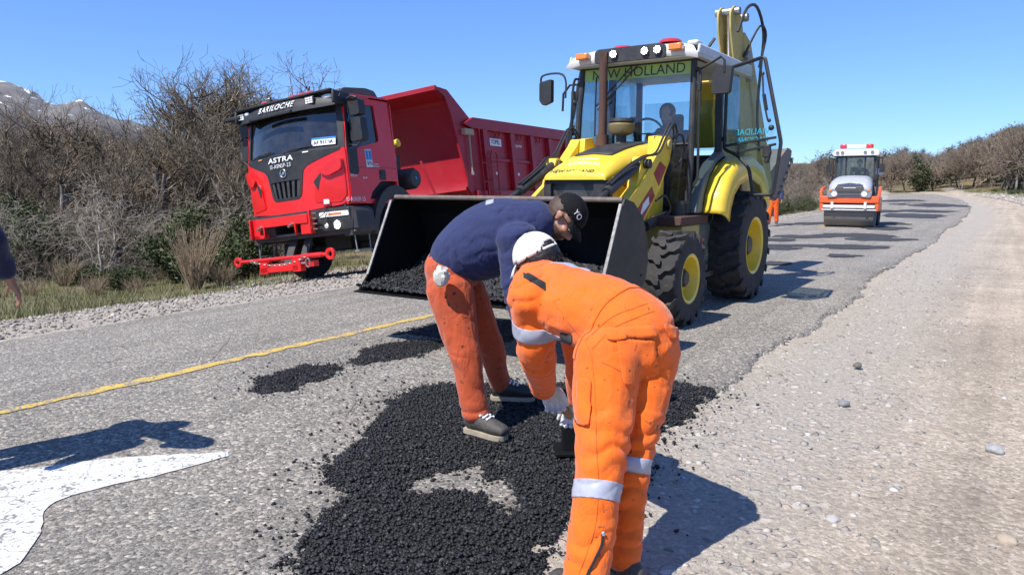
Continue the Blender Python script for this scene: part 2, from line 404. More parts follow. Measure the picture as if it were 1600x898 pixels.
Za = -.03*np.clip(-5.2-Va, 0, 3)+(fbm(Ua*.5, Va*.5, 3)-.5)*.012
Za[:, 0] -= .07; Za[:, -1] -= .10; Za[:, -2] -= .012; Va[:, -1] += .004
X, Y = road(Ua, Va); nu, nv = Ua.shape; idx = np.arange(nu*nv).reshape(nu, nv)
fc = np.stack([idx[:-1, :-1], idx[1:, :-1], idx[1:, 1:], idx[:-1, 1:]], -1).reshape(-1, 4)[:, ::-1]
tag(link('road', from_np('road', np.stack([X, Y, Za], -1).reshape(-1, 3), fc, M_asph, True)), kind='structure')
def zr(x, y):
    u, v = to_uv(x, y); return -.03*max(0, min(3, -5.2-float(v)))+(float(fbm(u*.5, v*.5, 3))-.5)*.012
# road paint
def paintmat(name, col, wear, sc):
    m, n, b, o = newmat(name); vec = n.coord()
    w = n.math('ADD', n.math('MULTIPLY', n.noise(vec, sc, 5, .75), .75), n.math('MULTIPLY', n.voro(vec, 62), .35))
    f = n.ramp(w, [(wear, 0.0), (wear+.06, 1.0)])
    vx = n.mix(.2, vec, n.noise(vec, 3, 3)); k = n.ramp(n.voro(vx, 2.2, 'DISTANCE_TO_EDGE'), [(0, 1.0), (.008, 0.0)])
    f = n.math('MAXIMUM', f, n.math('MULTIPLY', k, .8))
    cc = n.mix(1.0, col, n.ramp(n.noise(vec, 14, 4), [(.3, .86), (.7, 1.0)]), 'MULTIPLY')
    n.link(n.mix(f, cc, (.2, .195, .185)), b.inputs['Base Color']); b.inputs['Roughness'].default_value = .75
    n.link(n.bump(n.noise(vec, 90, 3), .5, .004), b.inputs['Normal']); return m
M_yel = paintmat('worn yellow road paint', (.62, .42, .08), .57, 9); M_wht = paintmat('worn white road paint', (.62, .61, .57), .62, 8)
def strip(name, u0, u1, v, w, m):
    uu = np.arange(u0, u1, .06); e = lambda k: (fbm(uu*7, uu*0+k, 3)-.45)*.09
    a = np.stack([uu*0+v-w/2+e(3), uu*0+v, uu*0+v+w/2+e(8)], 1); Uu = np.repeat(uu[:, None], 3, 1); x, y = road(Uu, a)
    z = -.03*np.clip(-5.2-a, 0, 3)+(fbm(Uu*.5, a*.5, 3)-.5)*.012+.005
    k = len(uu); idx = np.arange(k*3).reshape(k, 3); fc = np.stack([idx[:-1, :-1], idx[1:, :-1], idx[1:, 1:], idx[:-1, 1:]], -1).reshape(-1, 4)[:, ::-1]
    tag(link(name, from_np(name, np.stack([x, y, z], -1).reshape(-1, 3), fc, m)), kind='structure')
strip('yellow_centre_line', -8, 16, -5.17, .10, M_yel)
for k in range(9): strip('yellow_lane_dash', 26+k*9, 30+k*9, -5.2, .12, M_yel)
arrow_px = [(0, 736), (80, 728), (165, 716), (240, 711), (300, 709), (356, 705), (359, 711), (330, 719), (300, 727), (240, 744), (180, 757), (130, 768), (90, 782), (75, 790), (67, 800), (70, 815), (68, 832), (52, 858), (28, 882), (-10, 905), (-160, 960), (-420, 900), (-320, 780), (-160, 752), (-60, 742)]
apts = []
for i in range(len(arrow_px)):
    a, b_ = gr(*arrow_px[i-1]), gr(*arrow_px[i]); k = max(1, int((b_-a).length/.035))
    for j in range(k):
        q = a.lerp(b_, j/k); apts.append(q+V((float(fbm(q.x*9, q.y*9, 3))-.45, float(fbm(q.y*9+7, q.x*9, 3))-.45, 0))*.045)
mb = MB(); mb.plate([(p.x, p.y) for p in apts], .0045, .0052, lambda a, b_, t: (a, b_, t+zr(a, b_)))
tag(mb.build('painted_arrow', M_wht, smooth=0), kind='structure')

# ---------- stones ----------
def rock_verts(rs, k=6):
    base = np.array([(1, 0, 0), (-1, 0, 0), (0, 1, 0), (0, -1, 0), (0, 0, 1), (0, 0, -1), (.6, .6, .55), (-.6, .6, .55), (-.6, -.6, .55), (.6, -.6, .55)], float)
    return base
RF = np.array([(0, 6, 9), (0, 2, 6), (2, 7, 6), (2, 1, 7), (1, 8, 7), (1, 3, 8), (3, 9, 8), (3, 0, 9), (4, 9, 6), (4, 6, 7), (4, 7, 8), (4, 8, 9), (0, 5, 2), (2, 5, 1), (1, 5, 3), (3, 5, 0)])
def rocks(name, P, S, m, seed=0, flat=.6):
    rs = np.random.RandomState(seed); P = np.asarray(P, float); N = len(P); base = rock_verts(rs)
    v = base[None]*(1+rs.uniform(-.28, .28, (N, 10, 1)))
    v = v*np.stack([rs.uniform(.75, 1.3, N), rs.uniform(.6, 1.1, N), rs.uniform(.45, .9, N)*flat/.6], 1)[:, None]
    a = rs.uniform(0, 6.28, N); c, s = np.cos(a), np.sin(a); x = v[..., 0]*c[:, None]-v[..., 1]*s[:, None]; y = v[..., 0]*s[:, None]+v[..., 1]*c[:, None]
    t = rs.uniform(-.5, .5, N); z = v[..., 2]*np.cos(t)[:, None]+y*np.sin(t)[:, None]; y = y*np.cos(t)[:, None]-v[..., 2]*np.sin(t)[:, None]
    v = np.stack([x, y, z], -1)*np.asarray(S)[:, None, None]+P[:, None]
    f = (RF[None]+(np.arange(N)*10)[:, None, None]).reshape(-1, 3)
    return from_np(name, v.reshape(-1, 3), f, m)
def rockmat(name, stops, rough=.85):
    m, n, b, o = newmat(name); g = n.new('ShaderNodeNewGeometry')
    c = n.ramp(g.outputs['Random Per Island'], stops); c = n.mix(1.0, c, n.ramp(n.noise(n.coord(), 40, 4), [(.3, .8), (.7, 1.05)]), 'MULTIPLY')
    n.link(c, b.inputs['Base Color']); b.inputs['Roughness'].default_value = rough; return m
M_stone = rockmat('grey and buff roadside stone', [(0, (.20, .18, .155)), (.3, (.30, .27, .235)), (.6, (.38, .345, .295)), (.85, (.45, .41, .35)), (1, (.58, .54, .48))])
M_shst = rockmat('dull shoulder stone', [(0, (.15, .13, .105)), (.3, (.23, .205, .17)), (.6, (.31, .28, .235)), (.9, (.40, .37, .32)), (1, (.55, .52, .47))])
def scat(N, u0, u1, v0, v1, seed, smin, smax, pw=2.5, near=0.6, vf=None):
    rs = np.random.RandomState(seed); u = u0+(u1-u0)*rs.rand(N)**(1/near) if near < 1 else u0+(u1-u0)*rs.rand(N)**near
    v = rs.uniform(v0, v1, N); s = smin+(smax-smin)*rs.rand(N)**pw
    if vf is not None: k = vf(u, v, rs); u, v, s = u[k], v[k], s[k]
    x, y = road(u, v); z = terr(u, v); return np.stack([x, y, z], 1), s, u, v
P, S, u, v = scat(80000, .5, 60, -12.2, -8.12, 1, .005, .032, 4, 1.6, lambda u, v, rs: -v < 10.5+1.7*sstep(7, 9, u)+rs.normal(0, .25, len(u))); P[:, 2] += S*.1
tag(link('shoulder_stones', rocks('shoulder_stones', P, S, M_shst, 1)), label='pale broken stone along the far left edge of the road', cat='gravel', kind='stuff')
P, S, u, v = scat(14000, .3, 30, -2.2, 2.0, 2, .003, .020, 4, 1.9, lambda u, v, rs: (v > RE(u)+.02) & (fbm(u*1.2, v*1.2)+rs.rand(len(u))*.5 > .62))
P[:, 2] -= .042*np.clip((u-3.5)/2.5, .25, 1)
P2, S2, u, v = scat(9000, .3, 16, -2.3, -.3, 12, .005, .027, 3, 1.7, lambda u, v, rs: (v > RE(u)-.05) & (fbm(u*1.5, v*1.5)+rs.rand(len(u))*.4 > .5))
P2[:, 2] -= .042*np.clip((u-3.5)/2.5, .25, 1)*(v > RE(u))+.002; P = np.concatenate([P, P2]); S = np.concatenate([S, S2])
tag(link('loose_gravel', rocks('loose_gravel', P, S, M_stone, 2, .4)), label='small loose stones scattered over the gravel track', cat='gravel', kind='stuff')
P, S, u, v = scat(9000, 14, 110, 1.5, 3.6, 3, .02, .14, 4, 1.2)
tag(link('berm_stones', rocks('berm_stones', P, S, M_stone, 3)), label='stones heaped along the far right edge of the gravel track', cat='gravel', kind='stuff')
lone = [(1555, 706, .045, 'pale rounded stone alone on the gravel near the right edge'), (1318, 632, .036, 'grey rounded stone on the gravel right of the orange worker'), (1340, 572, .034, 'dark flat stone farthest out on the gravel beyond the patch'), (1573, 848, .038, 'sandy angular stone at the lower right corner'), (1301, 814, .03, 'light stone on the gravel beside the orange worker shadow')]
for k, (px, py, s, lb) in enumerate(lone):
    p = gr(px, py, -.02); bm = bmesh.new(); bmesh.ops.create_icosphere(bm, subdivisions=3, radius=1)
    for vv in bm.verts: vv.co = vv.co*(1+.28*noise.noise(vv.co*1.3+V((k*9, 0, 0)))+.1*noise.noise(vv.co*4)); vv.co.z *= .62; vv.co *= s
    me = bpy.data.meshes.new('stone'); bm.to_mesh(me); bm.free(); me.materials.append(mat('stone grey %d' % k, [(.34, .34, .33), (.22, .22, .22), (.14, .13, .11), (.38, .31, .23), (.38, .365, .34)][k], .8, bump=.4))
    me.polygons.foreach_set('use_smooth', [True]*len(me.polygons)); o = link('stone', me); o.location = p+V((0, 0, s*.3)); tag(o, lb, 'stone', 'single loose stones on the gravel')

# ---------- hot mix patches ----------
m, n, b, o = newmat('fresh black asphalt mix'); vec = n.coord()
s1 = n.new('ShaderNodeSeparateColor'); n.link(n.voro(vec, 75, out='Color'), s1.inputs[0])
n.link(n.ramp(s1.outputs[0], [(0, (.008, .008, .009)), (.8, (.019, .019, .020)), (.95, (.04, .04, .041)), (1, (.13, .13, .13))]), b.inputs['Base Color'])
n.link(n.ramp(s1.outputs[1], [(0, .5), (1, .9)]), b.inputs['Roughness']); b.inputs['Specular IOR Level'].default_value = .55
n.link(n.bump(n.math('SUBTRACT', 1, n.voro(vec, 75)), .8, .012), b.inputs['Normal']); M_mix = m
M_crumb = rockmat('black asphalt crumbs', [(0, (.006, .006, .007)), (.9, (.016, .016, .017)), (1, (.06, .06, .06))], .65)
def inpoly(x, y, poly):
    c = np.zeros(x.shape, bool); j = len(poly)-1
    for i in range(len(poly)):
        xi, yi = poly[i]; xj, yj = poly[j]
        c ^= ((yi > y) != (yj > y)) & (x < (xj-xi)*(y-yi)/(yj-yi+1e-12)+xi); j = i
    return c
def pdist(x, y, poly):
    d = np.full(x.shape, 1e9)
    for i in range(len(poly)):
        a = np.array(poly[i-1]); bq = np.array(poly[i]); e = bq-a; t = np.clip(((x-a[0])*e[0]+(y-a[1])*e[1])/(e@e+1e-12), 0, 1)
        d = np.minimum(d, np.hypot(x-a[0]-t*e[0], y-a[1]-t*e[1]))
    return d
def pile(name, outer, holes, hgt, res, seed, label, ncr, crs=(.004, .018), spread=.22):
    po = [tuple(gr(*p)[:2]) for p in outer]; ph = [[tuple(gr(*p)[:2]) for p in h] for h in holes]
    xs = [p[0] for p in po]; ys = [p[1] for p in po]
    gx = np.arange(min(xs)-.3, max(xs)+.3, res); gy = np.arange(min(ys)-.3, max(ys)+.3, res); X, Y = np.meshgrid(gx, gy, indexing='ij')
    def field(X, Y):
        d = pdist(X, Y, po)*np.where(inpoly(X, Y, po), 1, -1)
        for h in ph: dh = pdist(X, Y, h)*np.where(inpoly(X, Y, h), -1, 1); d = np.minimum(d, dh+.025)
        return d+(fbm(X*7+seed, Y*7, 3)-.47)*.20+(fbm(X*24, Y*24+seed, 3)-.42)*.15
    D = field(X, Y); hh = hgt*(1-np.exp(-np.clip(D, -.3, 9)*9))
    Z = hh*(.55+.9*fbm(X*3, Y*3+seed, 3))+(fbm(X*30, Y*30, 2)-.4)*.016*(D > .02)+.010*(np.random.RandomState(seed).rand(*X.shape)-.5)-.006
    U_, V_ = to_uv(X, Y); Z += -.03*np.clip(-5.2-V_, 0, 3)
    keep = D > -.012; nx, ny = X.shape; idx = np.arange(nx*ny).reshape(nx, ny)
    kq = keep[:-1, :-1] & keep[1:, :-1] & keep[1:, 1:] & keep[:-1, 1:]
    fc = np.stack([idx[:-1, :-1], idx[1:, :-1], idx[1:, 1:], idx[:-1, 1:]], -1)[kq]
    ids = np.unique(fc); rm = np.full(nx*ny, -1); rm[ids] = np.arange(len(ids))
    jx = (np.random.RandomState(seed+1).rand(nx*ny, 2)-.5)*res*.5; vv = np.stack([X.ravel()+jx[:, 0], Y.ravel()+jx[:, 1], Z.ravel()], 1)[ids]
    o = link(name, from_np(name, vv, rm[fc], M_mix, False)); tag(o, label, 'asphalt', 'fresh asphalt patches', 'stuff')
    rs = np.random.RandomState(seed+5); qx = rs.uniform(gx[0]-.1, gx[-1]+.1, ncr*3); qy = rs.uniform(gy[0]-.1, gy[-1]+.1, ncr*3)
    d = field(qx, qy); p = np.where(d > 0, 1.0, np.exp(d/spread*2.2)*.16); k = rs.rand(ncr*3) < p; qx, qy, d = qx[k][:ncr], qy[k][:ncr], d[k][:ncr]
    s = crs[0]+(crs[1]-crs[0])*rs.rand(len(qx))**4.2+(rs.rand(len(qx)) > .988)*rs.rand(len(qx))*.008; z = np.clip(hgt*(1-np.exp(-np.clip(d, 0, 9)*9))*(.55+.9*fbm(qx*3, qy*3+seed, 3)), 0, 1)+s*.25
    return np.stack([qx, qy, z], 1), s
crumbP = []; crumbS = []
main = [(440, 880), (475, 835), (515, 800), (545, 772), (520, 768), (500, 745), (510, 722), (545, 698), (580, 668), (600, 640), (625, 615), (662, 602), (705, 600), (760, 600), (830, 602), (905, 598), (990, 596), (1050, 596), (1122, 612), (1085, 635), (1062, 652), (1040, 668), (1000, 700), (1010, 735), (960, 770), (905, 800), (880, 826), (862, 838), (835, 850), (850, 880), (820, 925), (640, 940), (470, 915)]
holes = [[(636, 756), (675, 737), (720, 728), (760, 716), (785, 724), (765, 742), (790, 765), (800, 790), (790, 800), (760, 775), (725, 762), (690, 768), (655, 772)]]
p, s = pile('asphalt_patch', main, holes, .030, .010, 3, 'large fresh black asphalt patch under the two bending workers', 62000, (.0018, .013)); crumbP.append(p); crumbS.append(s)
p, s = pile('asphalt_patch', [(378, 612), (392, 596), (430, 580), (470, 572), (520, 570), (545, 574), (520, 590), (485, 598), (450, 612), (415, 618)], [], .035, .016, 9, 'small fresh patch nearest the yellow line, left of a similar one', 7000, (.002, .010)); crumbP.append(p); crumbS.append(s)
p, s = pile('asphalt_patch', [(538, 566), (560, 548), (600, 536), (650, 531), (692, 534), (688, 545), (650, 556), (600, 566), (560, 571)], [], .035, .018, 12, 'small fresh patch behind the blue jacketed man, by the yellow line', 7000, (.002, .010)); crumbP.append(p); crumbS.append(s)
p, s = pile('asphalt_patch', [(612, 522), (640, 512), (700, 500), (780, 498), (850, 505), (830, 530), (760, 540), (690, 528)], [], .02, .022, 15, 'thin dark sheet standing in for the loader bucket shadow on the road', 4000, (.002, .009)); crumbP.append(p); crumbS.append(s)  # the bucket's shadow, laid on the road as a thin dark pile
tag(link('asphalt_crumbs', rocks('asphalt_crumbs', np.concatenate(crumbP), np.concatenate(crumbS), M_crumb, 20, .7)), 'loose black asphalt crumbs scattered over and around the patches', 'gravel', kind='stuff')
m, n, b, o = newmat('rolled asphalt patch'); vec = n.coord()
n.link(n.ramp(n.noise(vec, 30, 5, .8), [(.3, (.02, .02, .021)), (.7, (.06, .06, .058))]), b.inputs['Base Color']); b.inputs['Roughness'].default_value = .8; M_rolled = m
far_p = [(1258, 348, .9, 1.1), (1345, 368, 1.1, .9), (1379, 374, .9, .7), (1256, 370, .9, .6), (1331, 386, .85, .55), (1205, 375, .6, .5), (1210, 388, .6, .45), (1262, 384, 1.3, .3), (1317, 400, .35, .35), (1376, 349, 1.1, 1.1), (1384, 357, .8, .9), (1426, 337, 1.6, 2.6), (1450, 320, 2.2, 5), (1405, 313, 2, 5), (1380, 330, 1.2, 2), (1440, 330, 1.5, 2.0), (1215, 412, .35, .3)]
for k, (px, py, a, bq) in enumerate(far_p):
    g = gr(px, py); t = np.linspace(0, 2*PI, 40, endpoint=False); r = 1+.55*(fbm(np.cos(t)*1.6+k*5, np.sin(t)*1.6+k, 3)-.45)*2+.2*(np.random.RandomState(k).rand(40)-.5)
    lx, ly = np.cos(t)*a*r, np.sin(t)*bq*r; q = [(g.x+float(i*.94-j*-.33), g.y+float(i*-.1+j)) for i, j in zip(lx, ly)]
    mb = MB(); mb.plate(q, .004+k*.0007, .009+k*.0007, lambda a, b_, t: (a, b_, t+zr(a, b_))); tag(mb.build('road_patch', M_rolled, smooth=0), kind='structure')

# ---------- mountain ----------
mu = np.linspace(0, 1, 150); mw = np.linspace(0, 1, 60)
A, B = np.meshgrid(mu, mw, indexing='ij')
# ridge seen at pixel px with its height on the photo
rp = np.array([-900, -500, -200, 0, 60, 110, 180, 240, 300, 340, 400, 520, 700, 900, 1150]); ry = np.array([150, 90, 105, 122, 138, 158, 180, 196, 213, 220, 228, 240, 262, 275, 284])
PX = -900+A*2050; Yr = 1500
ridge = np.interp(PX, rp, ry)
top = (YH-ridge)/F*Yr*1.02+H; Yd = Yr-1000*(1-B)+(0)
rough_ = (fbm(PX*.02, B*6, 5)-.45)*70*np.sqrt(B)*np.clip(top/120, .1, 1)
Zm = top*B**1.15+rough_*(1-.45*(B > .97))-10
Xm = (PX-800)/F*Yr*(.45+.55*B)
nu, nv = A.shape; idx = np.arange(nu*nv).reshape(nu, nv); fc = np.stack([idx[:-1, :-1], idx[1:, :-1], idx[1:, 1:], idx[:-1, 1:]], -1).reshape(-1, 4)
m, n, b, o = newmat('mountain rock and snow'); vec = n.coord(); g = n.new('ShaderNodeNewGeometry'); sz = n.new('ShaderNodeSeparateXYZ'); n.link(vec, sz.inputs[0])
rock = n.ramp(n.noise(vec, .02, 8, .7), [(.3, (.10, .10, .105)), (.6, (.17, .16, .15)), (.8, (.26, .245, .23))])
forest = n.ramp(n.noise(vec, .05, 8, .8), [(.3, (.05, .045, .045)), (.7, (.13, .11, .10))])
hf = n.ramp(n.math('ADD', n.math('MULTIPLY', sz.outputs[2], .006), n.math('MULTIPLY', n.noise(vec, .012, 5), .6)), [(.75, 0.0), (1.0, 1.0)])
c = n.mix(hf, forest, rock)
sn = n.math('ADD', n.math('MULTIPLY', sz.outputs[2], .0014), n.noise(n.mapping(vec, (1, 1, 2.5)), .022, 6, .7))
c = n.mix(n.ramp(sn, [(.80, 0.0), (.825, 1.0)]), c, (.85, .88, .92))
n.link(c, b.inputs['Base Color']); b.inputs['Roughness'].default_value = .95
tag(link('mountain', from_np('mountain', np.stack([Xm, Yd, Zm], -1).reshape(-1, 3), fc, m, True)), kind='structure')
# ================= TREES AND BUSHES =================
def barkmat(name, stops, sc=3):
    m, n, b, o = newmat(name); g = n.new('ShaderNodeNewGeometry'); oi = n.new('ShaderNodeObjectInfo'); vec = n.coord()
    f = n.math('ADD', n.math('MULTIPLY', n.noise(vec, sc, 5, .8), .8), n.math('MULTIPLY', g.outputs['Random Per Island'], .28))
    c = n.ramp(f, stops)
    c = n.mix(1.0, c, n.ramp(oi.outputs['Random'], [(0, (.80, .76, .68)), (.35, (1.05, .95, .80)), (.7, (1.1, 1.04, .92)), (1, (1.25, 1.2, 1.1))]), 'MULTIPLY')
    n.link(c, b.inputs['Base Color']); b.inputs['Roughness'].default_value = .9; b.inputs['Specular IOR Level'].default_value = .2; return m
M_bark = barkmat('dark bark with pale lichen', [(.3, (.045, .038, .034)), (.5, (.10, .085, .076)), (.68, (.20, .18, .165)), (.85, (.38, .36, .34))], 4)
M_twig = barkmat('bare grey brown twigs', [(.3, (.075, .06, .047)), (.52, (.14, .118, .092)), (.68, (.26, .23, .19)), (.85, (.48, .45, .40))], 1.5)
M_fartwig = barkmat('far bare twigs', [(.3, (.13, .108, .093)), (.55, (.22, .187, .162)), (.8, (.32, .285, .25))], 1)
M_pale = barkmat('silver dead branches', [(.3, (.18, .16, .15)), (.55, (.34, .32, .30)), (.8, (.52, .50, .47))], 3)
def leafmat(name, a, b_):
    m, n, b, o = newmat(name); g = n.new('ShaderNodeNewGeometry')
    n.link(n.ramp(g.outputs['Random Per Island'], [(0, a), (1, b_)]), b.inputs['Base Color']); b.inputs['Roughness'].default_value = .6; b.inputs['Specular IOR Level'].default_value = .3
    return m
M_leaf = leafmat('evergreen leaves', (.025, .04, .012), (.085, .105, .035)); M_grass = leafmat('spring grass', (.09, .11, .035), (.27, .25, .12)); M_straw = leafmat('dry stalks', (.22, .16, .10), (.46, .36, .24))
def segs_mesh(name, segs, m, sides=3):
    P0 = np.array([s[0] for s in segs], float); P1 = np.array([s[1] for s in segs], float); r0 = np.array([s[2] for s in segs]); r1 = np.array([s[3] for s in segs])
    d = P1-P0; d /= np.linalg.norm(d, axis=1)[:, None]+1e-9; a = np.where(np.abs(d[:, 2:]) < .9, [[0, 0, 1.]], [[1., 0, 0]]); x = np.cross(a, d); x /= np.linalg.norm(x, axis=1)[:, None]; y = np.cross(d, x)
    t = np.arange(sides)*2*PI/sides; cs = (x[:, None]*np.cos(t)[None, :, None]+y[:, None]*np.sin(t)[None, :, None])
    v = np.concatenate([P0[:, None]+cs*r0[:, None, None], P1[:, None]+cs*r1[:, None, None]], 1).reshape(-1, 3)
    j = np.arange(sides); f = np.stack([j, (j+1) % sides, (j+1) % sides+sides, j+sides], 1); f = (f[None]+(np.arange(len(segs))*2*sides)[:, None, None]).reshape(-1, 4)
    return from_np(name, v, f, m, sides > 4)
def grow(rs, H_, kids=(5, 5, 5, 3), stems=1, wig=.34, spread=.75, up=.18, r0=.09, lens=(.5, .42, .25, .13, .07), nseg=(7, 5, 4, 3, 2)):
    tr, tw = [], []
    def rec(p, d, L, r, lev):
        k = nseg[lev]; out = tr if lev < 2 else tw; pts = [p]; rr = [r]
        for i in range(k):
            d = d+rs.normal(0, wig*(1 if lev else .5), 3)+np.array([0, 0, up*(1 if lev < 3 else .3)]); d = d/np.linalg.norm(d)
            q = pts[-1]+d*L/k; r2 = max(.0035, r*(1-.6*(i+1)/k)); out.append((pts[-1], q, rr[-1], r2)); pts.append(q); rr.append(r2)
        if lev >= len(kids): return
        nk = max(1, int(round(kids[lev]*rs.uniform(.75, 1.3))))
        for c in range(nk):
            f = rs.uniform(.28 if lev == 0 else .2, 1.0); i = min(k-1, int(f*k)); q = pts[i]+(pts[i+1]-pts[i])*(f*k-i)
            t = (pts[i+1]-pts[i]); t /= np.linalg.norm(t); a = rs.normal(0, 1, 3); a -= t*a.dot(t); a /= np.linalg.norm(a)
            dd = t*(1-spread*.6)+a*spread; dd /= np.linalg.norm(dd)
            rec(q, dd, H_*lens[lev+1]*rs.uniform(.6, 1.25)*(1.15-.4*f if lev == 0 else 1), max(.004, rr[i]*.55), lev+1)
    for s in range(stems):
        a = rs.uniform(0, 6.28); lean = .12 if stems == 1 else .42
        rec(np.array([math.cos(a)*.08*(stems > 1), math.sin(a)*.08*(stems > 1), -.15]), np.array([math.cos(a)*lean, math.sin(a)*lean, 1.]), H_*lens[0]*rs.uniform(.85, 1.2), r0*(1 if stems == 1 else .75), 0)
    return tr, tw
def tree_mesh(seed, H_, mt=M_bark, mw=M_twig, thick=1.0, **kw):
    rs = np.random.RandomState(seed); tr, tw = grow(rs, H_, **kw); top = max(s[1][2] for s in tr+tw); k = H_/top
    f = lambda L, q: [(a*k, b_*k, r*q, r2*q) for a, b_, r, r2 in L]
    return segs_mesh('trunk', f(tr, 1.0), mt, 5), segs_mesh('crown', f(tw, thick), mw, 3)
near_v = [tree_mesh(10+k, 4.6, stems=1+(k % 3 > 0)+(k % 4 == 3), kids=(7, 5, 4, 2), r0=.19, spread=.62, up=.26, thick=1.15, wig=.30, lens=(.72, .36, .2, .12, .07)) for k in range(8)]
scrub_v = [tree_mesh(40+k, 2.2, M_pale if k % 2 else M_bark, M_pale if k % 2 else M_twig, .7, stems=3, kids=(5, 5, 4, 2), r0=.04, wig=.5, spread=.95, up=.05, lens=(.6, .5, .32, .18, .1)) for k in range(4)]
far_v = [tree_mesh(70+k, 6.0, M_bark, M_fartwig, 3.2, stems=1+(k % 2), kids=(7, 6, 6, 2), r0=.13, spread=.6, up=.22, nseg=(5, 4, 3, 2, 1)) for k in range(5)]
def leafy(seed, Hh, Rr, N, ls, m=M_leaf, stem=M_bark):
    rs = np.random.RandomState(seed); cl = rs.normal(0, 1, (26, 3)); cl /= np.linalg.norm(cl, axis=1)[:, None]; cl *= rs.uniform(.35, .95, (26, 1)); cl[:, 2] = cl[:, 2]*.5+.52
    c = cl[rs.randint(0, 26, N)]*[Rr, Rr, Hh]+rs.normal(0, .16, (N, 3))*[Rr, Rr, Hh*.7]; c[:, 2] = np.abs(c[:, 2])
    a = rs.normal(0, 1, (N, 3)); a /= np.linalg.norm(a, axis=1)[:, None]; b_ = np.cross(a, rs.normal(0, 1, (N, 3))); b_ /= np.linalg.norm(b_, axis=1)[:, None]
    s = ls*rs.uniform(.5, 1.2, (N, 1)); v = np.stack([c-a*s, c+b_*s*.45, c+a*s, c-b_*s*.45], 1).reshape(-1, 3)
    me = from_np('foliage', v, np.arange(N*4).reshape(-1, 4), m)
    sg = []
    for k in range(26):
        p = cl[k]*[Rr, Rr, Hh]; q = p*[.35, .35, .5]; sg += [(np.zeros(3), q, .018, .012), (q, p, .012, .005)]
    return me, segs_mesh('stems', sg, stem, 4)
leaf_v = [leafy(5, 1.5, .8, 5200, .05), leafy(6, 1.0, 1.0, 4200, .05), leafy(8, 2.2, .9, 6000, .06), leafy(9, 5.5, 2.2, 3200, .20, leafmat('olive leaves', (.04, .05, .02), (.11, .12, .055)))]
def plant(name, parts, pn, x, y, s, label, cat, group, z=None, rz=None, sink=.05, sy=1.0):
    e = empty(name, (x, y, (terr_xy(x, y) if z is None else z)-sink), (0, 0, random.uniform(0, 6.28) if rz is None else rz), label, cat, group)
    e.scale = (s, s*sy if False else s, s)
    for me, k in zip(parts, pn): link(k, me, e)
    return e
rt = random.Random(11)
def tx(px, Y): return (px-800)/F*Y
# left wood: distances and pixel columns; height set so that tops fall where the photo has them
skyline = lambda px: float(np.interp(px, [-300, 0, 60, 120, 180, 230, 270, 300, 330, 370, 400, 440, 480, 520, 560, 600, 900], [140, 155, 145, 148, 172, 160, 162, 118, 98, 100, 95, 118, 150, 160, 172, 200, 215]))
where = lambda px: 'far left edge' if px < 80 else 'left side' if px < 200 else 'left of the truck' if px < 330 else 'just behind the truck cab' if px < 480 else 'behind the truck'
used = set()
def uniq(lb):
    base = lb; adj = ['slender', 'crooked', 'spreading', 'leaning', 'thin', 'dense', 'forked', 'tangled', 'narrow', 'broad', 'low', 'gnarled', 'open', 'ragged', 'bushy', 'straggly']
    i = 0
    while lb in used:
        lb = adj[i % 16]+(' ' + adj[(i//16*7+3) % 16] if i >= 16 else '')+' '+base; i += 1
    used.add(lb); return lb
cells = []
for row, (Y, n_, hf) in enumerate([(17.5, 8, .93), (20.5, 10, 1.0), (24.5, 11, .97), (29, 11, .92), (35, 11, .87), (43, 12, .8)]):
    for k in range(n_):
        px = -60+(k+.5)/n_*520*(1+.0*row)+rt.uniform(-16, 16)
        if row == 0 and px > 430: continue
        cells.append((px, Y+rt.uniform(-1.4, 1.4), hf*rt.uniform(.72, 1.0)))
cells += [(318, 21, .95), (335, 22, 1.06), (352, 24, 1.0), (372, 23.5, 1.05), (388, 22, .97), (402, 22.6, 1.03), (425, 24, 1.0), (455, 25, .98), (490, 26, .9), (112, 21, 1.05), (232, 21.5, 1.05), (60, 22, 1.03), (150, 20, 1.0)]
for px in range(480, 900, 34): cells.append((px+rt.uniform(-10, 10), rt.uniform(34, 46), .8))
rowname = lambda Y: 'front row' if Y < 19 else 'second row' if Y < 22.3 else 'middle' if Y < 26.5 else 'back' if Y < 32 else 'deep back' if Y < 39 else 'farthest'
for k, (px, Y, hf) in enumerate(cells):
    x = tx(px, Y); z = terr_xy(x, Y); topz = H+(YH-skyline(px))/F*Y; h = (topz-z)*hf; h = max(1.6, h)
    me = near_v[k % 8]; s = h/4.6
    plant('bare_tree', me, ('trunk', 'crown'), x, Y, s, uniq('bare grey tree, %s, %s' % (rowname(Y), where(px))), 'tree', 'bare trees of the left wood')
for k in range(22):
    px = -80+k*25+rt.uniform(-8, 8); Y = rt.uniform(14.8, 18); x = tx(px, Y)
    if px > 425: continue
    plant('dead_shrub', scrub_v[k % 4], ('trunk', 'crown'), x, Y, rt.uniform(.65, 1.15), uniq(('silver dead' if k % 2 else 'brown leafless')+' shrub at the front of the wood, '+where(px)), 'shrub', 'leafless shrubs at the wood edge')
for px, Y, v_, s in [(40, 16.0, 0, 1.05), (20, 16.6, 2, .75), (275, 15.2, 0, .9), (338, 15.0, 1, .9), (80, 17.5, 0, .9), (150, 17.2, 1, .8), (215, 17.6, 0, .8), (378, 15.5, 0, .9), (305, 16.8, 2, .7), (120, 15.0, 1, .45), (190, 14.6, 1, .5)]:
    plant('green_bush', leaf_v[v_], ('foliage', 'stems'), tx(px, Y), Y, s, uniq('dark green leafy bush at the foot of the wood, '+where(px)), 'bush', 'green bushes at the wood edge')
